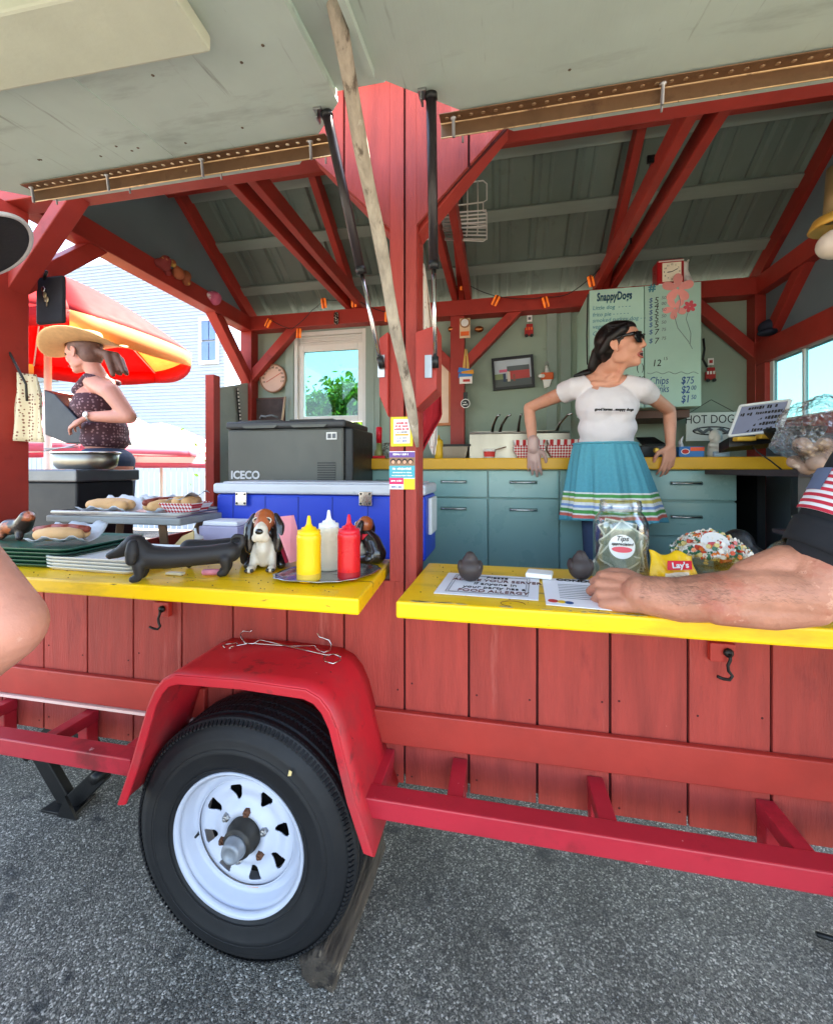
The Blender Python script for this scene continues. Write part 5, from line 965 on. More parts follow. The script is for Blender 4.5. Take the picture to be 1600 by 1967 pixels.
# tip jar
jb = atZ(1206,1119,CR+.001)+V(0,.074,0); JR = .074
JT = thing('tip_jar', 'big clear glass tip jar with paper label full of bills', 'jar', jb)
pf = [(.001,.0),(JR*.9,.0),(JR,.010),(JR,.140),(JR*.985,.157),(JR*.88,.176),(JR*.76,.188),(JR*.74,.194),(JR*.77,.197),(JR*.74,.202),(JR*.77,.207),(JR*.74,.211),(JR*.74,.220),(JR*.71,.222)]
pin = [(r-.0026,z) for r,z in pf[::-1] if r > .01]; pin[-1] = (JR*.88,.006); pin = [(max(r,.001),z+ (.0)) for r,z in pin if z > .004]+[(.001,.006)]
obj('glass', G().lathe(pf, jb, 48, cap=False), CLEAR, JT, True, solid=.002)
def disc_on_jar(n_, r_, zc, th0, mat, out, name, sy=1):
    def fn(u, v):
        a = u*2*math.pi; rr_ = v*r_; th = th0+rr_*math.cos(a)/JR; return jb+V((JR+out)*math.sin(th),-(JR+out)*math.cos(th),zc+rr_*math.sin(a)*sy)
    return obj(name, G().grid(fn,28,6,True), mat, JT, True)
disc_on_jar(28,.034,.098,-.20,WHITE,.0008,'label'); disc_on_jar(28,.026,.090,-.20,PINKR,.0014,'label_mark',.32)
lp_ = jb+V(math.sin(-.20)*(JR+.0022),-math.cos(-.20)*(JR+.0022),.112); rt_ = V(math.cos(-.20),math.sin(-.20),0); text('lettering','Tips',.019,INK,JT,lp_+V(0,0,.009),rt_,Z3,shear=.3,ext=.0016); text('lettering','appreciated',.0115,INK,JT,lp_+V(0,0,-.006),rt_,Z3,shear=.3,ext=.0022)
def bill_mat():
    m = bpy.data.materials.new('dollar_bill'); m.use_nodes = True; t = m.node_tree; N, L = t.nodes, t.links; b = N['Principled BSDF']; tc = N.new('ShaderNodeTexCoord')
    sp = N.new('ShaderNodeSeparateXYZ'); L.new(tc.outputs['UV'], sp.inputs[0])
    def mth(op, a, b_=None):
        n = N.new('ShaderNodeMath'); n.operation = op
        for i, q in enumerate((a, b_)):
            if q is None: continue
            if isinstance(q, (int,float)): n.inputs[i].default_value = q
            else: L.new(q, n.inputs[i])
        return n.outputs[0]
    ax_ = mth('ABSOLUTE', mth('SUBTRACT', sp.outputs[0], .5)); ay_ = mth('ABSOLUTE', mth('SUBTRACT', sp.outputs[1], .5))
    border = mth('MAXIMUM', mth('GREATER_THAN', ax_, .46), mth('GREATER_THAN', ay_, .41))
    dx = mth('MULTIPLY', ax_, 2.3); el = mth('LESS_THAN', mth('SQRT', mth('ADD', mth('MULTIPLY',dx,dx), mth('MULTIPLY',ay_,ay_))), .3)
    nz = N.new('ShaderNodeTexNoise'); nz.inputs['Scale'].default_value = 60; nz.inputs['Detail'].default_value = 6; L.new(tc.outputs['UV'], nz.inputs['Vector'])
    cr = N.new('ShaderNodeValToRGB'); cr.color_ramp.elements[0].position = .38; cr.color_ramp.elements[0].color = (*C('#4a5846'),1); cr.color_ramp.elements[1].position = .62; cr.color_ramp.elements[1].color = (*C('#b6baa4'),1); L.new(nz.outputs[0], cr.inputs[0])
    m1 = N.new('ShaderNodeMix'); m1.data_type = 'RGBA'; L.new(border, m1.inputs[0]); L.new(cr.outputs[0], m1.inputs[6]); m1.inputs[7].default_value = (*C('#d8d6c2'),1)
    m2 = N.new('ShaderNodeMix'); m2.data_type = 'RGBA'; L.new(mth('MULTIPLY',el,.6), m2.inputs[0]); L.new(m1.outputs[2], m2.inputs[6]); m2.inputs[7].default_value = (*C('#7a8170'),1)
    L.new(m2.outputs[2], b.inputs[0]); b.inputs['Roughness'].default_value = .8; return m
BILL = bill_mat()
def bill(c, rot, bend, label):
    c = Vector(c); me = bpy.data.meshes.new('dollar_bill'); nx, ny = 12, 5; W2, H2 = .078*.62, .033*.8; vs = []; uv = []
    for j in range(ny):
        for i in range(nx):
            x, y = (i/(nx-1)-.5)*2, (j/(ny-1)-.5)*2; vs.append(rot@V(x*W2, bend*(x*x*.018+.004*math.sin(3*x+y)), y*H2)); uv.append((i/(nx-1), j/(ny-1)))
    fs = [(j*nx+i,j*nx+i+1,(j+1)*nx+i+1,(j+1)*nx+i) for j in range(ny-1) for i in range(nx-1)]
    if 'inside' in label:                          # keep the note within the glass: slide it in, curl what still touches the wall
        ex = max(math.hypot(v.x,v.y) for v in vs); c.z = jb.z+min(max(c.z-jb.z,.008-min(v.z for v in vs)),.168-max(v.z for v in vs))
        k_ = min(1,max(0,(JR-.008-ex*.55))/max(math.hypot(c.x-jb.x,c.y-jb.y),1e-4)); c = V(jb.x+(c.x-jb.x)*k_, jb.y+(c.y-jb.y)*k_, c.z); lim = JR-.006; out = []
        for v in vs:
            d_ = V(v.x+c.x-jb.x, v.y+c.y-jb.y, 0); r_ = d_.length
            out.append(v if r_ < lim else V(jb.x+d_.x/r_*lim-c.x, jb.y+d_.y/r_*lim-c.y, v.z))
        vs = out
    me.from_pydata([tuple(v) for v in vs],[],fs); ul = me.uv_layers.new(name='UVMap')
    for lp in me.loops: ul.data[lp.index].uv = uv[lp.vertex_index]
    me.materials.append(BILL); me.shade_smooth(); o = bpy.data.objects.new('dollar_bill', me); COL.objects.link(o); o.location = c
    m = o.modifiers.new('solid','SOLIDIFY'); m.thickness = .0006
    props(o, label, 'banknote', 'banknotes in and at the tip jar')
for dx,dy,dz,rz,ry,bd_ in ((-.02,-.03,.125,.2,-.7,1),(.03,-.025,.12,-.4,.6,1),(-.035,-.01,.11,.6,1.3,1),(.01,.02,.135,.1,.2,1),(-.025,-.035,.085,.2,-.9,1),(.012,-.038,.052,0,-.5,1),(-.03,-.02,.055,.5,.5,1),(.042,-.015,.075,-.7,1.5,1),(0,.0,.05,.1,.3,-1),(-.01,.02,.09,-.2,1.2,1),(.02,.015,.04,.3,0,1),(.0,-.03,.03,-.2,.15,1),(.045,-.008,.045,-.7,1.6,1)):
    bill(jb+V(dx*.72,dy*.8,max(dz*1.0,.036+.03*abs(math.sin(ry)))), Matrix.Rotation(rz,3,'Z')@Matrix.Rotation(ry,3,'Y'), bd_, 'crumpled dollar bill inside the glass tip jar')
bill(atZ(1160,1108,CR+.004)+V(0,.02,.03), Matrix.Rotation(.5,3,'Z')@Matrix.Rotation(-.9,3,'Y')@Matrix.Rotation(-.5,3,'X'), 1, 'loose dollar bill leaning against the tip jar by the hand')
# chips bag
p = atZ(1302,1130,CR+.001)+V(0,.03,0); CH = thing('chips_bag', 'small yellow chips bag with red logo beside the candy bowl', 'chips bag', p)
YB_ = pm('bag_yellow','#eab71c',.3,var=.08,bump=.7,bs=18,bd=.01)
def bagf(u, v):
    x = (u-.5)*2; y = v; th = .016*(1-x**4)*math.sin(math.pi*min(max(v,.02),.98))
    return p+V(x*.056*(1+.08*math.sin(6*v)), -.012+.03*v-th+.003*math.sin(9*x+5*v), .002+.082*v+.007*math.sin(5*x)*v)
obj('bag_front', G().grid(bagf,22,16), YB_, CH, True, solid=.0008); obj('bag_back', G().grid(lambda u,v: bagf(u,v)+V(0,.034*(1-((u-.5)*2)**4)*math.sin(math.pi*min(max(v,.02),.98)),0),22,16), YB_, CH, True, solid=.0008)
nb = V(0,-.87,.5).normalized(); lc = p+V(.006,-.024,.058)
obj('logo_banner', G().prism([lc+V(-.030,0,-.012)-V(0,.003,0),lc+V(.030,0,-.008)-V(0,.003,0),lc+V(.032,.009,.012)-V(0,.003,0),lc+V(-.026,.009,.010)-V(0,.003,0)],(0,.002,.001)), MCR, CH)
text('lettering',"Lay's",.021,WHITE,CH,lc+V(.002,-.0005,.001),V(1,0,.08),V(0,.4,.9),bold=.0006)
obj('white_panel', G().grid(lambda u,v: bagf(.28+.5*u,.06+.36*v)-V(0,.0016,-.001),8,6), pm('bag_white','#d9cdb8',.35), CH, True)
# candy bowl
kb = atZ(1394,1116,CR+.001)+V(0,.095,0); KB = thing('candy_bowl', 'faceted glass bowl heaped with wrapped candies under a round label', 'bowl', kb)
obj('glass_bowl', G().lathe([(.001,.0),(.05,.0),(.055,.006),(.076,.03),(.096,.062),(.100,.066),(.095,.067),(.072,.034),(.05,.012),(.001,.010)], kb, 28, cap=False), CLEAR, KB)
rnd = random.Random(11); cols = ['#e9e2d6','#dcd5c4','#2f6a4f','#cf4a2e','#ece6dc','#d8c27a','#e07b3a','#4c7f66','#f0ece4','#e9e2d6']
gs_ = [G() for _ in cols]
for k in range(560):
    a = rnd.random()*2*math.pi; r_ = .094*math.sqrt(rnd.random()); top = .060+.062*(1-(r_/.1)**2); z = top-rnd.random()**2*.035
    if z < .014+max(0,(r_-.045))*1.0: z = .018+max(0,(r_-.045))*1.05
    c = kb+V(r_*.97*math.cos(a), r_*.97*math.sin(a), z); d = V(rnd.uniform(-1,1),rnd.uniform(-1,1),rnd.uniform(-.3,.3)).normalized(); g = gs_[k%len(cols)]
    g.tube([c-d*.015,c-d*.009,c-d*.007,c+d*.007,c+d*.009,c+d*.015],[.007,.002,.0058,.0058,.002,.007],6)
for g, c in zip(gs_, cols): obj('wrapped_candies', g, pm('candy'+c,c,.25,orv=0,bump=.3), KB, kind='stuff')
lb0 = kb+V(-.012,-.062,.100); nl = V(-.12,-.78,.62).normalized(); obj('label', G().lathe([(.036,0),(.036,.001)], lb0, 28, nl), WHITE, KB); obj('label_mark', G().caps([(lb0+nl*.0015+V(-.014,0,-.004),.006),(lb0+nl*.0015+V(.014,0,-.002),.006)],8), PINKR, KB, True)
# bagged goods at the right: shelf inside, clear bag, jars, potted flowers, bags
obj('inner_shelf', G().bb(.62,1.5,1.43,1.70,1.02,1.045), pm('shelf_dark','#3b3236',.6), T); obj('shelf_leg', G().bb(.64,.68,1.45,1.68,FLOOR,1.02), BLK, T); obj('shelf_leg', G().bb(1.44,1.48,1.45,1.68,FLOOR,1.02), BLK, T)
obj('inner_shelf', G().bb(.96,1.5,1.50,1.72,1.20,1.215), pm('shelf_dark','#3b3236',.6), T); obj('shelf_leg', G().bb(1.46,1.48,1.52,1.70,1.046,1.20), BLK, T); obj('shelf_leg', G().bb(.98,1.0,1.66,1.70,1.046,1.20), BLK, T)
p = at(1575,890,1.6); p = V(p.x,1.6,1.22)
BG = thing('bread_bag', 'clear plastic bag of brown rolls on the shelf by the window', 'bag', p)
g = G(); rnd = random.Random(4)
for k in range(26): g.ball(p+V(rnd.uniform(-.07,.10),rnd.uniform(-.06,.06),.24+rnd.uniform(-.03,.05)),rnd.uniform(.016,.028))
obj('rolls', g, pm('roll_brown','#a58878',.6,var=.3,vs=12,spots=[('#d9c4b4',20,.55,.1)]), BG, remesh=.005, sm=1)
def filmf(u, v):
    th, ph = math.pi*(.02+.96*v), 2*math.pi*u; n_ = V(math.sin(th)*math.cos(ph), math.sin(th)*math.sin(ph), math.cos(th)); k = 1+.16*noise.noise(n_*2.3+V(3,1,5))+.10*abs(noise.noise(n_*6))+.05*noise.noise(n_*14)
    pinch = 1 if n_.z > -.2 else 1-.75*(-n_.z-.2)
    return p+V(.02+.14*n_.x*k*pinch, .11*n_.y*k*pinch, .31+.13*n_.z*k)
obj('film', G().grid(filmf,90,60,True), FILM, BG)
obj('stand', G().tube([p+V(.04,0,0),p+V(.04,0,.26)], .016, 10).lathe([(.05,0),(.05,.008)], p+V(.04,0,0), 20), ALU, BG, True)
p = at(1556,978,1.58); p = V(p.x,1.58,1.216); JJ = thing('candy_jar', 'low clear jar with white label on the small shelf', 'jar', p); obj('jar_body', G().lathe([(.04,0),(.045,.005),(.045,.04),(.04,.045)], p, 24), pm('jar_clear','#b5a898',.12,trans=.7,bump=0), JJ, True); obj('contents', G().lathe([(.036,.004),(.036,.022)], p, 20), dots_mat('choc','#6a4a3c','#a88a74',120,.3), JJ, True); obj('lid', G().lathe([(.046,.045),(.046,.058),(.02,.06)], p, 24), CHR, JJ, True)
p = V(at(1518,1020,1.56).x,1.56,1.046); CBg = thing('cookie_bag', 'clear bag of golden cookies behind the bent arm', 'bag', p); g = G(); rnd = random.Random(8)
for k in range(8): g.ball(p+V(rnd.uniform(-.04,.05),rnd.uniform(-.03,.03),.03+k*.011),(.04,.035,.014))
obj('cookies', g, pm('cookie','#c08a5c',.6,var=.2), CBg, remesh=.005, sm=2); obj('film', G().ball(p+V(0,0,.07),(.075,.06,.085)), FILM, CBg, True)
p = V(at(1420,1060,1.55).x,1.55,1.046); PB = obj('dark_bag', G().ball(p+V(.03,.04,.06),(.085,.06,.075)).ball(p+V(.02,.05,.13),(.05,.04,.05)), pm('bag_black','#131517',.35,bump=.8,bs=22,bd=.012), None, remesh=.006, origin=p, label='crumpled black bag on the low shelf behind the candy bowl', cat='bag')
p = V(at(1452,1085,1.5).x,1.49,1.046); t = thing('artificial_flower', 'bright pink flower peeking out behind the candy bowl', 'flower', p)
for k in range(7): a_ = k*.9; obj('petal', G().ball(p+V(.018*math.cos(a_),-.006,.03+.016*math.sin(a_)),(.014,.006,.012)), pm('petal_pink','#c7508a',.5), t, True)
obj('stem', G().tube([p+V(0,0,0),p+V(0,0,.03)], .003, 6), TGR, t, True)
rnd = random.Random(77)
for (xa_,xb_,par) in ((-1.4,-.4,cl_),(-.2,.75,cr_)):
    g = G()
    for k in range(120):
        x_, y_ = rnd.uniform(xa_,xb_), rnd.uniform(.985,1.35); s_ = rnd.uniform(.0008,.0026); g.ball((x_,y_,1.1125+s_*.5),(s_,s_*rnd.uniform(.6,1),s_*.6),nu=6,nv=4)
    obj('crumb', g, pm('crumb_brown','#8a6232',.8,var=.4,vs=50), par, kind='stuff')
# ================================================================ flyers on the post, pole, wires, log, jack
def flyer(u0,v0,u1,v1,label,layers):
    a, b = at(u0,v0,YW-.002), at(u1,v1,YW-.002); W_, H_ = b.x-a.x, a.z-b.z; t = thing('flyer', label, 'flyer', ((a.x+b.x)/2,YW-.002,b.z))
    obj('sheet', G().bb(a.x,b.x,YW-.0035,YW-.001,b.z,a.z), layers[0], t)
    for k, (x0,x1,z0,z1,m_) in enumerate(layers[1:]): obj('print_block', G().bb(a.x+W_*x0,a.x+W_*x1,YW-.0041-.0001*k,YW-.0035,b.z+H_*z0,b.z+H_*z1), m_, t)
    return t, a, W_, H_
def flat(c): return pm('flat'+c, c, .55, var=.05, bump=0, orv=0)
t, a, W_, H_ = flyer(751,801,793,857,'yellow bordered market flyer taped to the centre post',[dots_mat('flyer_border','#d8c83a','#4f9a4a',160,.3),(.13,.87,.1,.92,flat('#e8e2e6')),(.2,.8,.36,.42,flat('#e0a838'))])
for k, (z_, s_, w_, m_) in enumerate(((.78,.0075,.5,PINKR),(.68,.0075,.6,PINKR),(.58,.0075,.66,PINKR),(.48,.004,.5,INKG),(.28,.004,.5,INKG),(.18,.004,.45,INKB))): marks(t,(a.x+W_*.5,YW-.0045,a.z-H_*(1-z_)),W_*w_,s_,m_,seed=k)
t, a, W_, H_ = flyer(748,867,797,940,'colourful concert flyer with four faces on the centre post',[flat('#e6e2e4'),(0,1,.84,.98,flat('#6a4a92')),(0,1,.62,.84,flat('#8d6a4c')),(0,1,.30,.62,flat('#3fa0ae')),(0,.56,.13,.30,flat('#d92a62')),(.57,1,0,.28,flat('#e6c22a'))])
for k in range(4):
    c = V(a.x+W_*(.16+.225*k),YW-.005,a.z-H_*.27); obj('printed_hair', G().lathe([(.0085,0),(.0085,.0004)], c+V(0,0,.001), 14, V(0,-1,0)), flat('#2a1c18'), t); obj('printed_face', G().lathe([(.0056,0),(.0056,.0003)], c-V(0,.0005,.0015), 14, V(0,-1,0)), flat('#d8a083'), t)
for k, (z_, s_, w_, m_) in enumerate(((.92,.006,.7,WHITE),(.54,.008,.75,WHITE),(.44,.004,.8,WHITE),(.36,.004,.8,WHITE),(.22,.005,.42,WHITE),(.06,.005,.4,INKB))): marks(t,(a.x+W_*(.28 if z_<.3 else .5),YW-.0052,a.z-H_*(1-z_)),W_*w_,s_,m_,seed=20+k)
# weathered pole
pt, pb_ = at(636,-30,.80), at(803,858,YW-.03)
rs = []; pts = []
for i in range(25):
    f = i/24; q = pt.lerp(pb_,f)+V(.002*math.sin(f*17),0,0); pts.append(q); rs.append(.0185*(1-.18*f)*(1+.05*math.sin(f*31))*(1 if f < .93 else 1-(f-.93)*9))
obj('wooden_pole', G().tube(pts, rs, 12, flat=.8), WOODW, None, True, origin=pb_, label='weathered grey wooden pole leaning across the centre post', cat='pole')
# two wire skewers on the fender
for k, (P, lb) in enumerate((([(432,1245),(428,1241),(436,1238),(455,1236),(458,1240),(440,1246),(445,1243),(470,1238),(490,1237),(560,1242),(605,1241),(612,1250),(622,1254),(634,1250),(637,1240),(632,1230),(622,1226),(614,1224),(610,1217)],'bent wire hook lying on top of the fender, looped end outward'),([(655,1262),(640,1256),(622,1262),(625,1271),(640,1275),(655,1268),(650,1257),(625,1258),(560,1243),(500,1234),(487,1237),(472,1236),(464,1228),(462,1218),(468,1212),(480,1214),(484,1211)],'second bent wire hook crossing the other on the fender'))):
    pts = [atZ(u,v,.856+.004*k) if v > 1234 else at(u,v,1.265) for u,v in P]; pts = [V(q.x,min(max(q.y,1.10),1.272),max(q.z,.857)) for q in pts]
    obj('wire_hook', G().tube(pts, .0021, 6), CHR, None, True, origin=pts[0], label=lb, cat='wire hook', group='wire hooks on the fender')
# chock log
def logf(u, v):
    a = u*2*math.pi; y = 1.09+.43*v; r_ = .050*(1+.42*noise.noise(V(math.cos(a)*1.8,math.sin(a)*1.8,v*1.2))+.22*noise.noise(V(math.cos(a)*5,math.sin(a)*5,v*2.5)))*(1 if .02 < v < .98 else .9)
    return V(-.495+.02*v+r_*1.15*math.cos(a), y, max(.047+r_*.95*math.sin(a),.001))
lg = G().grid(logf,72,40,True); lg.f += [tuple(range(71,-1,-1)), tuple(range(39*72,40*72))]
obj('chock_log', lg, pm('log_dark','#4a4036',.92,var=.5,vs=5,st=(5,.7,5),bump=1,bs=16,bst=(5,.7,5),bd=.02,spots=[('#2a221c',9,.54,.1,(4,.6,4)),('#8a7a66',11,.62,.08,(4,.6,4))]), None, True, origin=(-.487,1.25,0), label='rough split log chocking the trailer tyre', cat='log')
# scissor jack
jp = V(-1.84,1.48,0); JK = thing('scissor_jack', 'black scissor jack under the trailer left of the wheel', 'jack', jp)
obj('base_plate', G().prism([jp+V(-.07,-.06,.002),jp+V(.10,-.06,.002),jp+V(.08,.06,.002),jp+V(-.05,.06,.002)],(0,0,.012)), BLKM, JK, bevel=.003)
for a_, b_ in (((0,0,.02),(-.16,0,.22)),((.03,0,.02),(.19,0,.17)),((-.16,0,.22),(0,0,.40)),((.19,0,.17),(.03,0,.40))): obj('arm', G().beam(jp+V(*a_),jp+V(*b_),.07,.035,Y3), BLKM, JK, bevel=.004)
for x, z in ((-.16,.22),(.19,.17)): obj('pivot', G().tube([jp+V(x,-.05,z),jp+V(x,.05,z)], .022, 14), BLKM, JK, True)
obj('foot_flange', G().prism([jp+V(.02,-.062,.0),jp+V(.12,-.062,.0),jp+V(.06,-.062,.09)],(0,.01,0)), BLKM, JK); obj('top_pad', G().bb(jp.x-.04,jp.x+.09,jp.y-.04,jp.y+.04,.385,.41), BLKM, JK)
p = atZ(1590,1785,.004); obj('black_stick', G().tube([p+V(-.03,0,.008),p+V(.10,-.02,.009)], [.008,.009], 8), BLK, None, True, origin=p, label='short black stick lying on the asphalt', cat='stick')
p = atZ(557,1486,.30); p = at(557,1486,1.072); lf = G().prism([p+V(-.006,0,-.008),p+V(.004,0,-.006),p+V(.007,0,.006),p+V(-.002,0,.009)],(0,-.0015,0)); obj('dry_leaf', lf, pm('leaf_dry','#c9b27a',.7), None, origin=p, label='tiny dry leaf stuck to the tyre sidewall', cat='leaf')
# pebbles and grit on the ground
rnd = random.Random(21); g = G()
for k in range(700):
    x, y = rnd.uniform(-2.2,1.9), rnd.uniform(.75,2.0); s_ = rnd.uniform(.0015,.0038)*(1 if rnd.random() < .96 else 1.9)
    g.add([V(x-s_,y-s_*.8,0),V(x+s_,y-s_*.5,0),V(x+s_*.3,y+s_,0),V(x+rnd.uniform(-.3,.3)*s_,y,s_*1.2)],[(0,1,3),(1,2,3),(2,0,3)])
obj('grit', g, pm('grit_stone','#8f8c88',.8,var=.3,vs=40), None, kind='stuff', label='loose grit scattered over the asphalt', cat='grit')
# things hung at the front left post: towel, pouch, strut
cloth('dachshund_towel', [at(24,716,1.36),at(18,780,1.34),at(17,846,1.34)], [at(62,718,1.36),at(84,760,1.36),at(90,850,1.36)], dots_mat('towel_dogs','#d8c8a8','#7d4a3c',75,.3), 'cream dog print towel hanging on the left front post', .014)
obj('iron_rod', G().tube([at(-5,632,1.33),at(50,738,1.33),at(52,770,1.33)], .0045, 8), GREASE, None, True, origin=at(52,770,1.33), label='thin iron hook rod holding the printed towel', cat='rod')
pp = at(98,575,1.45); PO = thing('black_pouch', 'black pouch with keys hanging from the left front brace', 'pouch', pp-V(0,0,.08))
q0, q1 = at(72,534,1.45), at(124,620,1.45); obj('pouch_body', G().bb(q0.x,q1.x,1.44,1.462,q1.z,q0.z), pm('pouch','#191a22',.7), PO, bevel=.012)
for k, (u,v) in enumerate(((83,555),(90,575),(86,566))): p = at(u,v,1.434); obj('key', G().ball(p,(.009,.003,.013)).box(p-V(0,0,.018),(.006,.002,.022)), pm('key_brass','#a89a7c',.35,metal=.8) if k else CHR, PO)
obj('strap', G().tube([at(84,536,1.44),at(90,520,1.43)], .006, 8), BLK, PO, True)
# bits and pieces tucked on the left gable plate
def trinket(u, v, Y, mat, label, sz):
    p = atX(u, v, XL+.12); g = G(); rnd = random.Random(u)
    for k in range(5): g.ball(p+V(rnd.uniform(-.02,.02),rnd.uniform(-1,1)*sz,rnd.uniform(-.03,.03)),rnd.uniform(.02,.04))
    obj('plush_toy', g, mat, None, remesh=.006, sm=2, origin=p-V(0,0,.04), label=label, cat='toy')
trinket(305,505,0,pm('plush_red','#7e2a28',.8,var=.3,spots=[('#c08a52',12,.58,.05),('#d8c8bc',10,.66,.04)]),'dark red and tan plush toys on the left gable beam',.09); trinket(345,525,0,pm('plush_mix','#8a4a2e',.8,var=.3,spots=[('#c9a050',12,.56,.05)]),'brown and tan plush toys lower on the left gable beam',.07); trinket(412,565,0,pm('plush_pink','#c25a78',.7,spots=[('#ded6d6',10,.52,.05)]),'pink and white trinket at the foot of the gable rafter',.035)
# ================================================================ people
def hand_geo(g, w, fwd, back, ts, sc=1.0, curl=((.3,.5,.4),)*4, spread=1.0, thumb=(.6,.7,-.2), thick=1.0):
    w = Vector(w); f = Vector(fwd).normalized(); b = Vector(back); b = (b-f*b.dot(f)).normalized(); s = f.cross(b)*ts
    offs = (.027,.009,-.010,-.027); mets = (.088,.091,.085,.076); segs = ((.042,.026,.021),(.046,.030,.022),(.042,.028,.021),(.034,.021,.018)); tips = []
    for i in range(4):
        o = offs[i]*sc*spread; k = w+f*mets[i]*sc+s*o+b*(.003 if i in (1,2) else -.001)*sc
        g.caps([(w+f*.012*sc+s*o*.55,.0165*sc*thick),(w+f*.05*sc+s*o*.85,.0145*sc*thick),(k,.0115*sc*thick)],10)
        p, a, r_ = k, 0, .0100*sc*thick
        for j in range(3):
            a += curl[i][j]; d = f*math.cos(a)-b*math.sin(a)+s*.10*(1.5-i)*spread*(1 if a < .6 else .2); q = p+d.normalized()*segs[i][j]*sc
            g.caps([(p,r_),(q,r_*.90)],10); p, r_ = q, r_*.90
        tips.append(p)
    p = w+f*.022*sc+s*.022*sc; t1, t2, t3 = thumb; d = (f*t1+s*t2+b*t3).normalized()
    q = p+d*.042*sc; e = (d*.6+f*.6-s*.15).normalized(); q2 = q+e*.032*sc; e2 = (e+f*.3-s*.35-b*.25).normalized(); q3 = q2+e2*.025*sc
    g.caps([(p,.017*sc),(q,.0135*sc),(q2,.0112*sc),(q3,.0095*sc)],10)
    return tips
def frame(c, f, u):
    f = Vector(f).normalized(); u = Vector(u); u = (u-f*u.dot(f)).normalized(); s = f.cross(u); c = Vector(c)
    return (lambda a, b, d: c+f*a+s*b+u*d), Matrix((f, s, u)).transposed()
def head_geo(g, L, Rm, sc=1.0):
    B = lambda c, r: g.ball(L(*[q*sc for q in c]), tuple(q*sc for q in r), Rm)
    B((-.008,0,.040),(.098,.076,.088)); B((.025,0,-.020),(.068,.062,.085)); B((.046,0,-.072),(.036,.036,.034)); B((.066,0,-.088),(.022,.022,.018)); B((.058,0,.035),(.036,.055,.05))
    for s in (-1,1):
        B((.052,s*.036,-.018),(.034,.028,.034)); B((.072,s*.030,.030),(.016,.026,.012)); B((.012,s*.046,-.045),(.045,.014,.04))
    g.caps([(L(.090*sc,0,.028*sc),.009*sc),(L(.100*sc,0,.004*sc),.010*sc),(L(.107*sc,0,-.013*sc),.0112*sc)],10)
    for s in (-1,1): g.ball(L(.097*sc,s*.010*sc,-.017*sc),.0078*sc)
    B((.084,0,-.044),(.014,.024,.008)); B((.080,0,-.066),(.014,.020,.008))
def ear(par, L, Rm, s, mat, sc=1.0):
    g = G().ball(L(-.006*sc,s*.074*sc,.004*sc),(.017*sc,.007*sc,.027*sc),Rm).ball(L(.0,s*.073*sc,-.022*sc),(.009*sc,.007*sc,.011*sc),Rm)
    g.caps([(L(.006*sc,s*.077*sc,.016*sc),.0042*sc),(L(-.004*sc,s*.080*sc,.029*sc),.0045*sc),(L(-.018*sc,s*.081*sc,.020*sc),.0045*sc),(L(-.021*sc,s*.080*sc,.004*sc),.0042*sc),(L(-.012*sc,s*.078*sc,-.016*sc),.004*sc)],8)
    obj('ear', g, mat, par, remesh=.0022, sm=4)
# ---------------------------------------------------------------- server in white tee
wb = at(1175,930,2.30); P1 = thing('person', 'person in white tee and blue apron leaning back against the worktop, sunglasses on', 'person', (wb.x,2.30,FLOOR))
hd = at(1192,668,2.20); F1 = V(.84,-.50,.06)
L, Rm = frame(hd, F1, V(-.14,.05,1))
nb = at(1158,717,2.28); sl_, sr_ = at(1106,745,2.29), at(1232,748,2.25); ch = at(1168,800,2.26); wa = at(1164,858,2.29); hp = at(1178,925,2.31)
el, wl = at(1016,783,2.49), at(1024,858,2.44); er, wr2 = at(1286,788,2.46), at(1288,856,2.44)
g = G(); head_geo(g, L, Rm, .98)
g.caps([(L(-.03,0,-.03),.044),(L(-.035,0,-.075),.041),(nb+V(0,0,.012),.044),(nb+V(0,.01,-.05),.070)])
g.ball(ch+V(-.005,.01,.07),(.142,.092,.105)); g.ball(wa,(.105,.08,.12)); g.ball(hp,(.14,.095,.12))
g.caps([(nb+V(-.03,.01,-.04),.05),(sl_,.043),(sl_.lerp(el,.45),.038),(el,.031),(el.lerp(wl,.35),.033),(wl,.023)]); g.caps([(nb+V(.03,0,-.04),.05),(sr_,.043),(sr_.lerp(er,.45),.037),(er,.031),(er.lerp(wr2,.35),.032),(wr2,.023)])
for a_ in (-1,1): g.caps([(L(.02,a_*.02,-.085),.014),(nb+V(.03+a_*.025,-.055,-.045),.012)])
g.caps([(nb+V(-.06,-.045,-.055),.010),(nb+V(.0,-.062,-.066),.011),(nb+V(.055,-.058,-.052),.010)])
hand_geo(g, wr2+V(0,0,.0), (-.1,.05,-1), (.25,-.95,.1), 1, .95, ((.15,.35,.3),(.2,.3,.3),(.2,.35,.3),(.25,.35,.3)), 1.0, (.5,.75,-.35))
hand_geo(g, wl, (.06,.05,-1), (-.1,-1,.1), -1, .93, ((.15,.3,.3),(.2,.3,.3),(.2,.3,.3),(.2,.35,.3)), 1.0, (.5,.8,-.3))
for s in (-.085,.085):
    k0 = V(hp.x+s,2.31,hp.z-.05); k1 = V(hp.x+s*1.05,2.27,1.02); k2 = V(hp.x+s*1.1,2.30,.62); g.caps([(k0,.085),(k1,.055),(k2,.042)])
obj('body', g, SKIN, P1, remesh=.005, sm=7)
for s in (-1,1): ear(P1, L, Rm, s, SKIN)
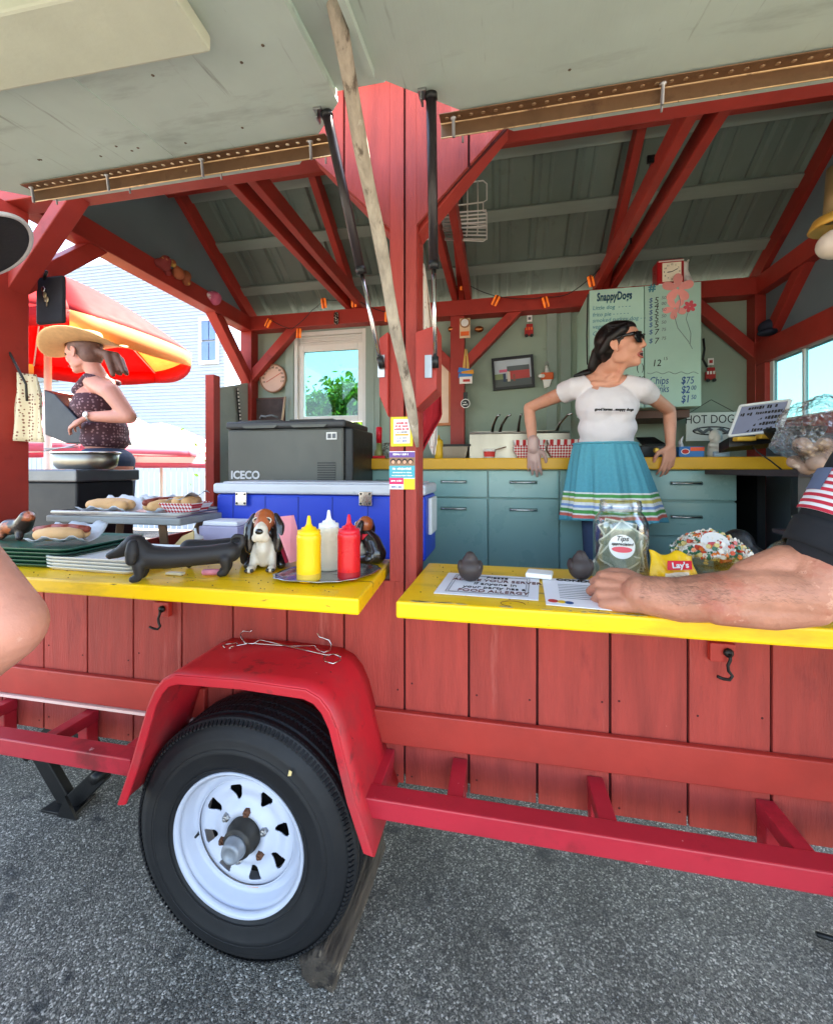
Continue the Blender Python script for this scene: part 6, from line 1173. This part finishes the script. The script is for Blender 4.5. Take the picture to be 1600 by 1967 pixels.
# glove on the left-hand wrist
g = G(); hand_geo(g, wl, (.06,.05,-1), (-.1,-1,.1), -1, .96, ((.15,.3,.3),(.2,.3,.3),(.2,.3,.3),(.2,.35,.3)), 1.0, (.5,.8,-.3), 1.06); g.caps([(wl+V(0,0,.035),.033),(wl+V(0,0,-.01),.032)])
obj('glove', g, pm('glove_vinyl','#c9a39a',.3,var=.08,bump=.4,bs=40,coat=.2), P1, remesh=.004, sm=2)
# tee
g = G().ball(ch+V(-.006,.010,.055),(.150,.099,.115)).ball(ch+V(-.045,-.022,.010),(.078,.074,.074)).ball(ch+V(.042,-.026,.010),(.078,.074,.074)).ball(ch+V(-.004,.004,-.06),(.137,.098,.11)).ball(wa+V(0,0,.02),(.130,.097,.10)).ball(wa+V(.0,0,-.03),(.132,.098,.075))
g.caps([(nb+V(-.06,.02,-.062),.062),(sl_+V(.0,0,.0),.053),(sl_.lerp(el,.30),.051)]); g.caps([(nb+V(.06,.01,-.062),.062),(sr_+V(0,0,.0),.053),(sr_.lerp(er,.30),.050)])
g.caps([(nb+V(-.09,.05,-.05),.045),(nb+V(.09,.04,-.05),.045)])
for k in range(5): zz = wa.z-.035+.022*k; g.tube([V(wa.x-.126+.008*k,wa.y-.03,zz+.02*math.sin(k*2)),V(wa.x-.03,wa.y-.094,zz+.006*k),V(wa.x+.126-.008*k,wa.y-.03,zz+.022*math.cos(k*2))], .0065, 8)
ts_ = obj('tee_shirt', g, TEE, P1, remesh=.005, sm=26)
def bake_cut(o, c, rx, rz, y1):                  # cut a scoop neckline into the finished cloth and hem it
    me = bpy.data.meshes.new_from_object(o.evaluated_get(bpy.context.evaluated_depsgraph_get())); o.modifiers.clear(); o.data = me
    c = c-root_off(o); bm = bmesh.new(); bm.from_mesh(me)
    q = lambda p: math.hypot((p.x-c.x)/rx, (p.z-c.z)/rz)
    bm.normal_update(); off = root_off(o)
    for v in bm.verts:
        w_ = v.co+off; f_ = noise.noise(V(w_.x*9+w_.z*5,w_.y*7,w_.z*16-w_.x*6))*.0055+noise.noise(V(w_.x*26,w_.y*20,w_.z*34+w_.x*18))*.0022
        v.co += v.normal*f_
    for p_, e_ in ((sl_,el),(sr_,er)):
        c_ = p_.lerp(e_,.27)-off; n_ = (e_-p_).normalized(); bmesh.ops.delete(bm, geom=[v for v in bm.verts if (v.co-c_).dot(n_) > 0 and (v.co-c_).length < .1], context='VERTS')
    bmesh.ops.delete(bm, geom=[v for v in bm.verts if q(v.co) < 1 and v.co.y < y1], context='VERTS')
    for v in bm.verts:
        k = q(v.co)
        if v.is_boundary and v.co.y < y1-.01 and k < 1.2: v.co.x = c.x+(v.co.x-c.x)/k; v.co.z = c.z+(v.co.z-c.z)/k
    bm.to_mesh(me); bm.free(); me.shade_smooth(); k = o.modifiers.new('hem','SOLIDIFY'); k.thickness = .004; k.offset = 1
    if not me.materials: me.materials.append(TEE)
bake_cut(ts_, nb+V(.010,0,.022), .104, .112, nb.y+.20-root_off(P1).y)
tp = at(1178,787,2.128); text('lettering','good karma . snappy dogs',.0165,INK,P1,tp+V(0,-.012,0),V(1,.05,-.03),V(0,.1,1),sx=1.0,bold=.0006,ext=.004)
# apron skirt
ws, hs = at(1163,850,2.30), at(1180,1000,2.27)
def skirt(u, v):
    a = (-1.0+2*u)*2.5; f = v; c = V(ws.x+(hs.x-ws.x)*f, 2.31, ws.z+(hs.z-ws.z)*f); rx = .146+.096*f**.8; ry = .118+.075*f**.8
    k = 1+(.020+.065*f)*math.sin(a*10+2.2*math.sin(a*2.3+.7))+(.012+.02*f)*math.sin(a*23+3*math.sin(a*1.7)+2)*min(1,f*3+.25)+.012*math.sin(a*31)*min(1,max(0,1-f*2))
    return c+V(rx*k*math.sin(a), -ry*k*math.cos(a), -.008*math.cos(a*4)*f)
zt, zb_ = ws.z-FLOOR, hs.z-FLOOR; H_ = zt-zb_
APR = ramp_mat('apron_stripes','Object',[(0,'#4f9dae'),(.045,'#d8695c'),(.085,'#e6e6e2'),(.105,'#4c9c50'),(.145,'#e6e6e2'),(.175,'#7f9fd2'),(.205,'#e6e6e2'),(.245,'#c9b85c'),(.285,'#e6e6e2'),(.305,'#4c9c50'),(.345,'#e6e6e2'),(.365,'#4f9dae'),(.38,'#4f9dae')],axis=2,rough=.85,scale=1/H_,offset=-zb_/H_,bump=.3)
obj('apron', G().grid(skirt,150,40), APR, P1, True, solid=.002)
obj('waistband', G().tube([skirt(i/40,0)+V(0,0,-.005) for i in range(41)], .013, 8, flat=.5), pm('apron_blue','#4f9dae',.85), P1, True)
g = G()
for s in (-.085,.085):
    g.caps([(V(hp.x+s*.8,2.31,hp.z),.10),(V(hp.x+s*1.05,2.27,1.02),.066),(V(hp.x+s*1.1,2.30,.63),.055)])
obj('jeans', g, JEAN, P1, remesh=.008, sm=4)
for s in (-.085,.085): obj('shoe', G().caps([(V(hp.x+s*1.1,2.32,.59),.04),(V(hp.x+s*1.1,2.20,.585),.035)]), BLK, P1, True)
# hair, ponytail
g = G().ball(L(-.022,0,.048),(.100,.083,.090),Rm).ball(L(-.055,0,.01),(.066,.074,.075),Rm).ball(L(.01,0,.088),(.066,.062,.040),Rm)
for s in (-1,1): g.caps([(L(.030,s*.058,.070),.024),(L(-.02,s*.070,.040),.024),(L(-.065,s*.052,-.01),.026)])
pt0 = L(-.105,0,.0); g.caps([(pt0,.036),(pt0+V(-.015,.03,-.06),.032),(at(1150,712,2.36),.030),(at(1122,718,2.38),.022),(at(1104,722,2.40),.010)])
obj('hair', g, HAIRD, P1, remesh=.005, sm=3)
rnd = random.Random(6); g = G()
for k in range(420):
    a_ = rnd.uniform(-1,1); z0 = rnd.uniform(.05,.125); st = L(.055-.02*abs(a_)+rnd.uniform(-.03,.01), a_*.07, z0*(1-.25*a_*a_)); en = L(-.10+rnd.uniform(-.015,.015), a_*.03, rnd.uniform(-.04,.03)); md = L(-.03, a_*.087, .075+rnd.uniform(-.02,.03)+.03*(1-abs(a_)))
    w_ = V(0,0,.0006); g.add([st-w_,st+w_,md+w_,md-w_,en+w_,en-w_],[(0,1,2,3),(3,2,4,5)])
obj('hair_strands', g, pm('hair_sheen','#2a211f',.35,var=.3,bump=0), P1, kind='stuff', flip=False)
# sunglasses, lips, teeth
SG = pm('shades_black','#0a0a0c',.12,coat=.5,bump=0)
for s in (-1,1):
    c = lambda a, r=1.0: L(.098-.012*abs(math.cos(a))*.5-(.010 if s*math.cos(a)>0 else 0), s*.036+.033*r*math.cos(a), .024+.026*r*math.sin(a)*(1 if math.sin(a)<0 else .85))
    obj('lens', G().prism([c(i*math.pi/10)+L(.0,0,0)-L(0,0,0) for i in range(20)], (L(.004,0,0)-L(0,0,0))), SG, P1, bevel=.001)
    obj('lens_rim', G().tube([c(i*math.pi/10,1.05)+(L(.003,0,0)-L(0,0,0)) for i in range(20)], .0042, 8, True), SG, P1, True)
    obj('temple', G().tube([L(.084,s*.066,.036),L(.04,s*.078,.034),L(-.01,s*.083,.026)], [.009,.0075,.005], 8), SG, P1, True)
obj('bridge', G().tube([L(.100,-.010,.032),L(.106,0,.036),L(.100,.010,.032)], .004, 8), SG, P1, True)
mo = lambda a, rx=.023, rz=.013: L(.0935-.013*abs(math.cos(a))**2, rx*math.cos(a), -.055+rz*math.sin(a))
obj('lips', G().tube([mo(i*math.pi/10) for i in range(20)], .0042, 8, True), pm('lip','#b35f56',.4,sss=.1), P1, True)
obj('mouth', G().prism([mo(i*math.pi/10,.020,.010) for i in range(20)], (L(.003,0,0)-L(0,0,0))), pm('mouth_dark','#4a1f1e',.5), P1)
obj('teeth', G().prism([mo(i*math.pi/10,.018,.008)+(L(.0034,0,.002)-L(0,0,0)) for i in range(11)], (L(.0015,0,0)-L(0,0,0))), WHITE, P1)
# ---------------------------------------------------------------- cook in straw hat, outside at the grill
SK2 = pm('skin_tan','#cf8f7c',.5,var=.1,vs=9,bump=.2,bs=120,sss=.1,orv=.02)
P2 = thing('person', 'person in wide straw hat and dark dotted top bending over the grill', 'person', (-2.55,2.15,FLOOR))
h2 = at(160,682,2.12); L2, R2 = frame(h2, V(-1,-.12,-.22), V(-.22,0,1))
nb2 = at(188,722,2.15); s2 = at(212,752,2.02); s2b = at(196,752,2.32); e2 = at(248,800,2.03); w2_ = at(172,800,1.99); c2 = at(190,775,2.17); wa2 = at(203,845,2.17); hp2 = at(204,895,2.17)
g = G(); head_geo(g, L2, R2, .95); g.caps([(L2(-.03,0,-.04),.048),(nb2,.052),(nb2+V(.02,0,-.06),.07)]); g.ball(c2,(.102,.14,.125)); g.ball(wa2,(.095,.13,.11)); g.ball(hp2,(.13,.16,.12))
g.caps([(nb2+V(.02,-.05,-.05),.05),(s2,.052),(s2.lerp(e2,.5),.046),(e2,.040),(e2.lerp(w2_,.35),.038),(w2_,.028)]); g.caps([(nb2+V(.02,.05,-.05),.05),(s2b,.052),(at(235,800,2.36),.042),(at(180,815,2.33),.028)])
hand_geo(g, w2_, (-1,-.05,-.35), (0,-.4,.9), -1, .95, ((.3,.5,.4),)*4)
for s in (-.09,.09): g.caps([(V(hp2.x,2.17+s,hp2.z-.05),.08),(V(hp2.x,2.17+s,1.0),.055),(V(hp2.x,2.17+s,.62),.042)])
obj('body', g, SK2, P2, remesh=.006, sm=4); ear(P2, L2, R2, -1, SK2); ear(P2, L2, R2, 1, SK2)
obj('eye', G().ball(L2(.082,-.032,.018),(.007,.007,.005)).ball(L2(.082,.032,.018),(.007,.007,.005)), INK, P2, True); obj('lips', G().caps([(L2(.090,-.018,-.052),.004),(L2(.096,0,-.053),.005),(L2(.090,.018,-.052),.004)]), pm('lip','#b35f56',.4), P2, True)
g = G().ball(c2+V(0,0,-.015),(.114,.150,.120)).ball(c2+V(-.055,0,-.02),(.085,.125,.07)).ball(wa2+V(0,0,.05),(.106,.140,.13)).ball(wa2,(.110,.145,.08))
for s in (-.075,.075): g.caps([(nb2+V(.06,s*1.1,-.03),.02),(nb2+V(.01,s*1.1,-.02),.02),(c2+V(-.075,s,.07),.03)])
obj('tank_top', g, dots_mat('tank_dots','#4a2a34','#8f6d74',55,.33), P2, remesh=.006, sm=4)
g = G().ball(hp2+V(0,0,.03),(.138,.17,.10))
for s in (-.09,.09): g.caps([(V(hp2.x,2.17+s*.9,hp2.z-.04),.10),(V(hp2.x,2.17+s,1.0),.07),(V(hp2.x,2.17+s,.60),.058)])
obj('jeans', g, JEAN, P2, remesh=.008, sm=4)
for s in (-.09,.09): obj('shoe', G().caps([(V(hp2.x+.02,2.17+s,.588),.037),(V(hp2.x-.12,2.17+s,.585),.034)]), BLK, P2, True)
obj('watch', G().lathe([(.034,-.006),(.036,0),(.034,.006)], w2_+V(.012,0,0), 20, V(1,0,.2), cap=False), ALU, P2, True); obj('watch_face', G().lathe([(.017,0),(.015,.006)], w2_+V(.012,-.034,.008), 20, V(0,-1,.15)), WHITE, P2)
g = G().ball(L2(-.02,0,.045),(.098,.080,.085),R2).ball(L2(-.05,0,-.01),(.06,.07,.07),R2); q = at(218,690,2.14)
rnd = random.Random(5)
for k in range(7): a_ = rnd.uniform(-.03,.03); g.caps([(L2(-.10,a_*.5,.0),.020),(q+V(rnd.uniform(-.02,.02),a_,rnd.uniform(-.01,.03)),.026),(at(228,715,2.14)+V(rnd.uniform(-.03,.03),a_,rnd.uniform(-.03,.02)),.014)])
obj('hair', g, HAIRB, P2, remesh=.005, sm=8)
STRAW = pm('straw','#d2a673',.75,var=.12,vs=30,bump=.5,bs=140)
LH, RH_ = frame(h2, V(-1,-.10,-.10), V(-.06,0,1))
def brim(u, v):
    a = u*2*math.pi; r_ = .085+.115*v; q = V(math.cos(a)*1.22*r_, math.sin(a)*r_*.98, 0); lift = .050*v**1.6*abs(math.sin(a))**2-.040*v*abs(math.cos(a))**3
    return LH(-.012+q.x, q.y, .062+lift)
obj('hat_brim', G().grid(brim,64,10,True), STRAW, P2, True, solid=.005)
g = G().grid(lambda u, v: LH(-.012+.108*math.cos(u*2*math.pi)*(1-.22*v**3), .088*math.sin(u*2*math.pi)*(1-.3*v**3), .058+.085*(1-(1-v)**2)-.02*v**4), 40, 10, True); g.f.append(tuple(range(9*40,10*40)))
obj('hat_crown', g, STRAW, P2, True)
# ---------------------------------------------------------------- customer at right, forearm on the counter
P3 = thing('person', 'person in black tee with flag patch resting a hairy forearm on the counter', 'person', (1.12,.72,0))
W = at(1232,1142,.995); M1 = at(1305,1152,.975); M2 = at(1400,1146,.955); E = at(1556,1145,.925); U1 = at(1590,1085,.95); SH = at(1745,885,.95)
g = G().caps([(W,.041),(at(1262,1146,.985),.043),(M1,.046),(M2,.051),(at(1470,1140,.945),.052),(E,.046)],20)
g.caps([(E,.047),(U1,.064),(U1.lerp(SH,.4),.072),(SH,.08)],20)
g.caps([(at(1440,1110,.965),.036),(at(1510,1085,.965),.040)],16)
g.caps([(at(1380,1168,.94),.034),(at(1480,1176,.93),.034),(E+V(.0,-.006,-.02),.034)],16)
# relaxed fist on the paper
hf = (at(1150,1132,1.045)-W).normalized()
hand_geo(g, W+hf*-.020, hf, V(-.08,-.75,.65), 1, 1.22, ((.75,1.3,.7),(.85,1.35,.7),(.95,1.35,.7),(1.05,1.35,.7)), 1.12, (.75,.55,-.35), 1.02)
TC = V(1.12,.72,0)
g.ball(TC+V(0,0,1.25),(.19,.13,.25)); g.ball(TC+V(0,0,1.0),(.18,.13,.2)); g.caps([(TC+V(-.05,.02,1.42),.08),(SH,.075)])
g.caps([(TC+V(.05,0,1.42),.08),(TC+V(.24,0,1.40),.065),(TC+V(.30,-.02,1.12),.05),(TC+V(.30,.05,.86),.035)])
hand_geo(g, TC+V(.30,.05,.86), (0,.1,-1), (1,0,0), 1, 1.0)
h3 = TC+V(0,.02,1.68); L3, R3 = frame(h3, V(-.5,.85,0), Z3); head_geo(g, L3, R3, 1.02); g.caps([(L3(-.02,0,-.05),.055),(TC+V(0,0,1.45),.065)])
for s in (-.1,.1): g.caps([(TC+V(s,0,.9),.09),(TC+V(s,0,.5),.06),(TC+V(s,0,.09),.045)])
g.ball(W+V(.02,-.03,.02),.014)
obj('body', g, SKINM, P3, remesh=.0035, sm=3)
for s in (-1,1): ear(P3, L3, R3, s, SKINM)
obj('hair', G().ball(L3(-.02,0,.055),(.10,.083,.085),R3), HAIRB, P3, remesh=.006, sm=2)
# sleeve and tee
ax3 = (SH-U1).normalized(); g = G().caps([(U1.lerp(SH,.14),.078),(U1.lerp(SH,.35),.086),(U1.lerp(SH,.8),.098),(SH,.10)],24).ball(TC+V(0,0,1.22),(.215,.155,.27)).ball(TC+V(0,0,.98),(.21,.155,.18)).caps([(SH,.09),(TC+V(0,.0,1.44),.10),(TC+V(.24,0,1.40),.09),(TC+V(.29,-.01,1.22),.078)])
obj('tee_shirt', g, TEEB, P3, remesh=.006, sm=4)
cd_ = (V(0,0,CAM_H)-U1); s_ = (cd_-ax3*cd_.dot(ax3)).normalized(); u_ = s_.cross(ax3); u_ = u_ if u_.x < 0 else -u_
obj('sleeve_hem', G().grid(lambda u, v: U1.lerp(SH,.03+.22*v)+(s_*math.cos(u*2*math.pi)+u_*math.sin(u*2*math.pi))*(.0785+.0075*v), 48, 5, True), TEEB, P3, True, solid=.004)
# flag patch wrapped on the sleeve
def fl(a, b):                                   # a across the arm (angle), b along the arm, both 0..1
    th = R(74)-(a)*R(62); q = U1.lerp(SH,.30+.36*b); rad = .0885+.010*b; return q+(s_*math.cos(th)+u_*math.sin(th))*(rad+.004)
FLR, FLW, FLB = pm('flag_red','#b5283c',.8), pm('flag_white','#dcdadf',.8), pm('flag_blue','#55607c',.8)
fp = obj('flag_patch', G().grid(lambda u, v: fl(u,v),20,20), FLW, P3, True)
for k in range(7):
    x0 = k*2/13; obj('flag_stripe', G().grid(lambda u, v: fl(u, x0+v/13)+(s_*.5+u_*.5)*.0016,16,3), FLR, fp, True)
obj('flag_canton', G().grid(lambda u, v: fl(.0+.42*u, .46+.54*v)+(s_*.5+u_*.5)*.003,10,10), FLB, fp, True)
g = G()
for s in (-.1,.1): g.caps([(TC+V(s*.9,0,.88),.115),(TC+V(s,0,.5),.085),(TC+V(s,0,.12),.075)])
obj('trousers', g.ball(TC+V(0,0,.93),(.2,.15,.1)), JEAN, P3, remesh=.008, sm=3)
for s in (-.1,.1): obj('shoe', G().caps([(TC+V(s,-.04,.045),.045),(TC+V(s,.13,.04),.04)]), BLK, P3, True)
# arm hair: short dark strands over the forearm
rnd = random.Random(2); g = G(); axis = [(W,.0415),(M1,.0465),(M2,.0515),(E,.049)]
for k in range(3600):
    i = rnd.choice((0,0,1,1,1,2)); f = rnd.random(); (p0,r0),(p1,r1) = axis[i],axis[i+1]; c = p0.lerp(p1,f); r_ = r0+(r1-r0)*f; d = (p1-p0).normalized(); a_ = rnd.uniform(-.9,2.2)
    n1 = d.cross(Z3).normalized(); n2 = n1.cross(d); nn = n1*-math.cos(a_)+n2*math.sin(a_); nn = nn if nn.y < .3 or nn.z > 0 else -nn
    t = (nn.cross(d)*rnd.uniform(-.6,.6)-d*rnd.uniform(.5,1.2)+Z3*.2).normalized(); b = c+nn*(r_*.97); q = b+t*rnd.uniform(.006,.016)+nn*.0035; w_ = nn.cross(t).normalized()*.00017
    g.add([b-w_, b+w_, q],[(0,1,2)])
obj('arm_hair', g, pm('hair_fine','#6e5040',.6,bump=0), P3, kind='stuff', flip=False)
# ---------------------------------------------------------------- customer at the left edge: cap and bent elbow
P4 = thing('person', 'person in black cap with pale trim, bare elbow bent towards the counter', 'person', (-1.05,.55,0)); TL = V(-1.05,.55,0)
E4 = at(2,1205,.50); S4 = TL+V(-.02,-.04,1.46); F4 = TL+V(-.10,-.12,.90)
g = G().caps([(S4,.07),(S4.lerp(E4,.5),.062),(E4,.058)],20).caps([(E4,.058),(E4.lerp(F4,.4),.066),(F4,.04)],20)
hand_geo(g, F4, (-1,.1,-.2), (0,-.6,.7), 1, 1.0)
g.ball(TL+V(-.20,0,1.25),(.15,.14,.24)); g.caps([(TL+V(-.14,0,1.5),.06),(TL+V(-.03,0,1.64),.055)]); g.caps([(TL+V(-.25,.1,1.44),.06),(TL+V(-.42,.16,1.15),.048),(TL+V(-.42,.15,.9),.035)]); hand_geo(g, TL+V(-.42,.15,.9), (0,.1,-1), (-1,.1,0), 1, 1.0)
h4 = TL+V(.0,.02,1.77); L4, R4 = frame(h4, V(.90,.20,.40), V(-.3,-.25,1)); head_geo(g, L4, R4, 1.0)
for s in (-.1,.1): g.caps([(TL+V(-.26,s,.95),.09),(TL+V(-.32,s,.5),.06),(TL+V(-.36,s,.09),.045)])
obj('body', g, pm('skin_pink','#c98a74',.55,var=.16,vs=14,sss=.12,bump=.5,bs=110,bd=.002,orv=.02,spots=[('#b86a58',8,.54,.18),('#d9ab96',26,.62,.1)]), P4, remesh=.006, sm=5)
for s in (-1,1): ear(P4, L4, R4, s, SKIN)
g = G().ball(TL+V(-.21,0,1.22),(.17,.165,.29)).caps([(TL+V(-.16,.0,1.46),.09),(S4,.085),(S4.lerp(E4,.22),.075)]).caps([(TL+V(-.1,.05,1.46),.09),(TL+V(-.36,.14,1.30),.075)]); obj('tee_shirt', g, pm('tee_grey','#4d5058',.9), P4, remesh=.008, sm=4)
g = G()
for s in (-.1,.1): g.caps([(TL+V(-.26,s*.9,.92),.12),(TL+V(-.32,s,.5),.085),(TL+V(-.36,s,.12),.075)])
obj('trousers', g, JEAN, P4, remesh=.008, sm=3)
for s in (-.1,.1): obj('shoe', G().caps([(TL+V(-.39,s,.045),.045),(TL+V(-.22,s,.04),.04)]), BLK, P4, True)
CAPM = pm('cap_charcoal','#26262b',.85,var=.1,bump=.6,bs=160)
cp = obj('cap', G().ball(L4(-.012,0,.055),(.112,.09,.10),R4), CAPM, P4, True)
def visor(u, v): a = (u-.5)*math.pi*.98; r_ = v; return L4(.070+.150*math.cos(a)*r_-.01*(1-r_), .092*math.sin(a)*(.8+.25*r_), .050-.030*abs(math.sin(a))**2-.016*r_*math.cos(a))
obj('visor', G().grid(visor,40,10), CAPM, cp, True, solid=.005); obj('visor_trim', G().tube([visor(i/39,1.0) for i in range(40)], .0042, 8), pm('trim_pale','#b9b7ba',.6), cp, True)
# ================================================================ outside at the left: grill, umbrellas, house, fence; behind: hedge, trees
GX0, GX1, GY0, GY1 = -2.95, -2.09, 1.72, 2.08
GR = thing('grill', 'black flat top grill with raised lid beside the trailer', 'grill', (-2.5,1.9,FLOOR))
obj('grill_body', G().bb(GX0,GX1-.02,GY0+.02,GY1,FLOOR+.05,1.36), pm('grill_black','#15151a',.5), GR, bevel=.01)
obj('grill_top', G().bb(GX0,GX1,GY0,GY1+.02,1.362,1.425), pm('grill_steel','#6b6d72',.35,metal=.7,var=.2), GR, bevel=.008)
ld = [at(100,752,2.0),at(88,752,2.0),at(86,838,1.95),at(118,845,1.95),at(165,845,1.98),at(160,822,2.0)]
obj('lid', G().prism([at(84,748,2.05),at(86,835,2.05),at(128,852,2.05),at(172,850,2.05),at(158,815,2.05),at(104,756,2.05)],(0,.30,0)), pm('lid_black','#23232b',.45), GR, bevel=.006)
for k in range(2): obj('tongs', G().tube([at(85,862+k*4,1.92),at(150,858-k*4,1.95)], .004, 6), ALU, GR, True)
pc = at(165,890,1.88); PP = thing('steel_pan', 'deep stainless pan standing on the grill top', 'pan', V(pc.x,1.88,1.426)); pc = V(pc.x,1.88,1.427)
obj('pan_body', G().lathe([(.15,0),(.172,.02),(.185,.088),(.181,.088),(.168,.02),(.14,.004)], pc, 40, cap=False, sy=.62), STEEL, PP, True)
obj('pan_rim', G().tube([pc+V(.188*math.cos(a_),.188*.62*math.sin(a_),.089) for a_ in [i*math.pi/20 for i in range(40)]], .005, 8, True), CHR, PP, True)
URED, UORG, UWHT = pm('umb_red','#b8121c',.7,transl=.55,bump=.1,orv=0), pm('umb_orange','#d9a468',.7,transl=.55,bump=.1,orv=0), pm('umb_white','#ddd5cc',.7,transl=.5,bump=.1,orv=0)
def umbrella(c, rad, zr, za, mats, n, label, valance=.0, tilt=0, pole=True, rot=0):
    c = Vector(c); t = thing('patio_umbrella', label, 'umbrella', c)
    if pole: obj('pole', G().tube([c,c+V(0,0,za)], .024, 12), pm('pole_pale','#c9bdb8',.4), t, True)
    for k in range(n):
        a0, a1 = rot+k*2*math.pi/n, rot+(k+1)*2*math.pi/n
        def fn(u, v):
            a = a0+(a1-a0)*u; e = 1-.07*math.sin(math.pi*u)*v; r_ = rad*v*e; return c+V(r_*math.cos(a), r_*math.sin(a), za-(za-zr)*v**1.15+.05*math.sin(math.pi*v)+tilt*r_*math.cos(a))
        pn = obj('canopy_panel', G().grid(fn,8,12), mats[k%len(mats)], t, True, solid=.002)
        if valance: obj('valance', G().grid(lambda u, v: fn(u,1)-V(0,0,valance*v*(.75+.25*math.sin(math.pi*u))),10,3), mats[(k+1)%len(mats)], pn, True, solid=.002)
        obj('rib', G().tube([fn(0,.02)-V(0,0,.012),fn(0,.5)-V(0,0,.012),fn(0,1)-V(0,0,.012)], .006, 6), pm('pole_pale','#c9bdb8',.4), t, True)
    return t
pu = at(92,760,2.62); ub = umbrella((pu.x,2.62,0), 1.0, 2.44, 2.98, [URED,UORG,URED], 6, 'red and orange patio umbrella shading the grill', .15, rot=-.55)
text('lettering','Snappy',.20,pm('umb_print','#c27a3a',.7),ub,V(pu.x-.2,1.75,2.40),V(1,.42,0),Z3,shear=.3)
SW = stripe_mat('umb_stripe','#c9647a','#e8e0de',5.5,2,.7,.5)
umbrella((at(120,760,4.6).x,4.6,0), 1.7, 1.72, 2.5, [SW], 8, 'pink and white striped umbrella beyond the cook', .1, rot=.2)
umbrella((at(310,760,6.2).x,6.2,0), 1.35, 1.55, 2.25, [SW], 8, 'pink and white striped umbrella before the white house', .08, rot=.5)
# house with clapboards
HS_ = thing('white_house', 'white clapboard house with a sash window behind the umbrellas', 'house', (-9,11.5,0))
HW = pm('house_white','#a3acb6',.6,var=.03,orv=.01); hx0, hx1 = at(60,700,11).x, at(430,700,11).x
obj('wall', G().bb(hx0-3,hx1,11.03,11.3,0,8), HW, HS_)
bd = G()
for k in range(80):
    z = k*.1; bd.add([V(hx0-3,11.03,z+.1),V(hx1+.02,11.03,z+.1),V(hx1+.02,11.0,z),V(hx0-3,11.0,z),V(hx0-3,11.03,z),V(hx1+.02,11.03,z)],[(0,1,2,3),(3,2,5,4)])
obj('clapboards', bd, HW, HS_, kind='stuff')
a, b = at(388,615,10.98), at(416,690,10.98); wn2 = obj('window', G().bb(a.x-.08,b.x+.08,10.93,11.0,b.z-.1,b.z).bb(a.x-.08,b.x+.08,10.93,11.0,a.z,a.z+.1).bb(a.x-.08,a.x,10.93,11.0,b.z,a.z).bb(b.x,b.x+.08,10.93,11.0,b.z,a.z), WHITE, HS_)
zm_ = (a.z+b.z)/2
for z0, z1 in ((b.z,zm_-.03),(zm_+.03,a.z)):
    for x0, x1 in ((a.x,(a.x+b.x)/2-.015),((a.x+b.x)/2+.015,b.x)): obj('pane', G().bb(x0,x1,10.96,10.97,z0,z1), pm('pane_blue','#5a74a8',.1,coat=.3), wn2)
a, b = at(60,690,10.98), at(110,730,10.98); obj('porch_window', G().bb(a.x,b.x,10.95,11.0,b.z,a.z), pm('pane_dark','#6d7270',.3), HS_)
FN = thing('white_fence', 'white board fence in front of the white house', 'fence', (-6,8.4,0)); x0 = at(-200,900,8.4).x; x1 = at(470,900,8.4).x; n_ = int((x1-x0)/.15)
for k in range(n_): obj('fence_board', G().bb(x0+k*.15+.006,x0+k*.15+.144,8.4,8.42,.05,1.75), HW, FN)
for z in (.3,1.5): obj('rail', G().bb(x0,x1,8.43,8.47,z,z+.09), HW, FN)
# hedge and trees behind
LEAF = pm('leaf_green','#5f8a2c',.6,var=.35,vs=1.5,bump=0,transl=.45,orv=0,spots=[('#3f6a24',3,.55,.1),('#a3b24a',4,.62,.08)])
def leaves(rnd, n, fn, s0, s1):
    g = G()
    for _ in range(n):
        c, nn = fn(rnd); s = rnd.uniform(s0,s1); d = V(rnd.uniform(-1,1),rnd.uniform(-1,1),rnd.uniform(-1,1)).normalized(); e = d.cross(V(rnd.uniform(-1,1),rnd.uniform(-1,1),rnd.uniform(-1,1))).normalized()
        g.add([c-d*s,c+e*s*.45,c+d*s,c-e*s*.45],[(0,1,2,3)])
    return g
rnd = random.Random(31); 
HG = thing('hedge', 'sunlit yellow green hedge outside the back window', 'hedge', (-2.8,6.5,0))
obj('foliage', leaves(rnd,16000,lambda r: (V(r.uniform(-4.6,-.5),6.5+r.gauss(0,.35),r.uniform(0,1)**.7*(2.05+.12*math.sin(r.random()*6))),0),.03,.07), LEAF, HG, flip=False)
for k in range(9): x = -4.4+k*.47; obj('stem', G().tube([V(x,6.5,0),V(x+rnd.uniform(-.1,.1),6.5,1.5)], [.03,.012], 8), LOGW, HG, True)
def tree(x, y, h, r_, label, seed):
    rnd = random.Random(seed); t = thing('tree', label, 'tree', (x,y,0)); b = V(x,y,0); obj('trunk', G().tube([b,b+V(.05,0,h*.35),b+V(-.05,.1,h*.7)], [.16,.12,.05], 12), LOGW, t, True)
    cl = [b+V(rnd.gauss(0,r_*.5),rnd.gauss(0,r_*.5),h*rnd.uniform(.45,1)) for _ in range(26)]
    for c in cl[:8]: obj('limb', G().tube([b+V(0,0,h*.4),c], [.05,.012], 6), LOGW, t, True)
    obj('crown', leaves(rnd,9000,lambda r: (r.choice(cl)+V(r.gauss(0,r_*.17),r.gauss(0,r_*.17),r.gauss(0,r_*.14)),0),.06,.13), LEAF, t, flip=False)
tree(-4.4,12,4.0,1.7,'leafy green tree seen through the back window, fuller one',41); tree(-2.6,12,3.6,1.5,'smaller green tree seen through the back window',42)

# everything that stands on the asphalt sits at its level
for o in list(COL.objects):
    if o.parent is None and o.name.split('.')[0] in ('chock_log','scissor_jack','black_stick','grit','patio_umbrella','white_house','white_fence','hedge','tree'): o.location.z += GZ
for o in (P3, P4):
    for c in o.children:
        if c.name.split('.')[0] == 'shoe': c.location.z += GZ
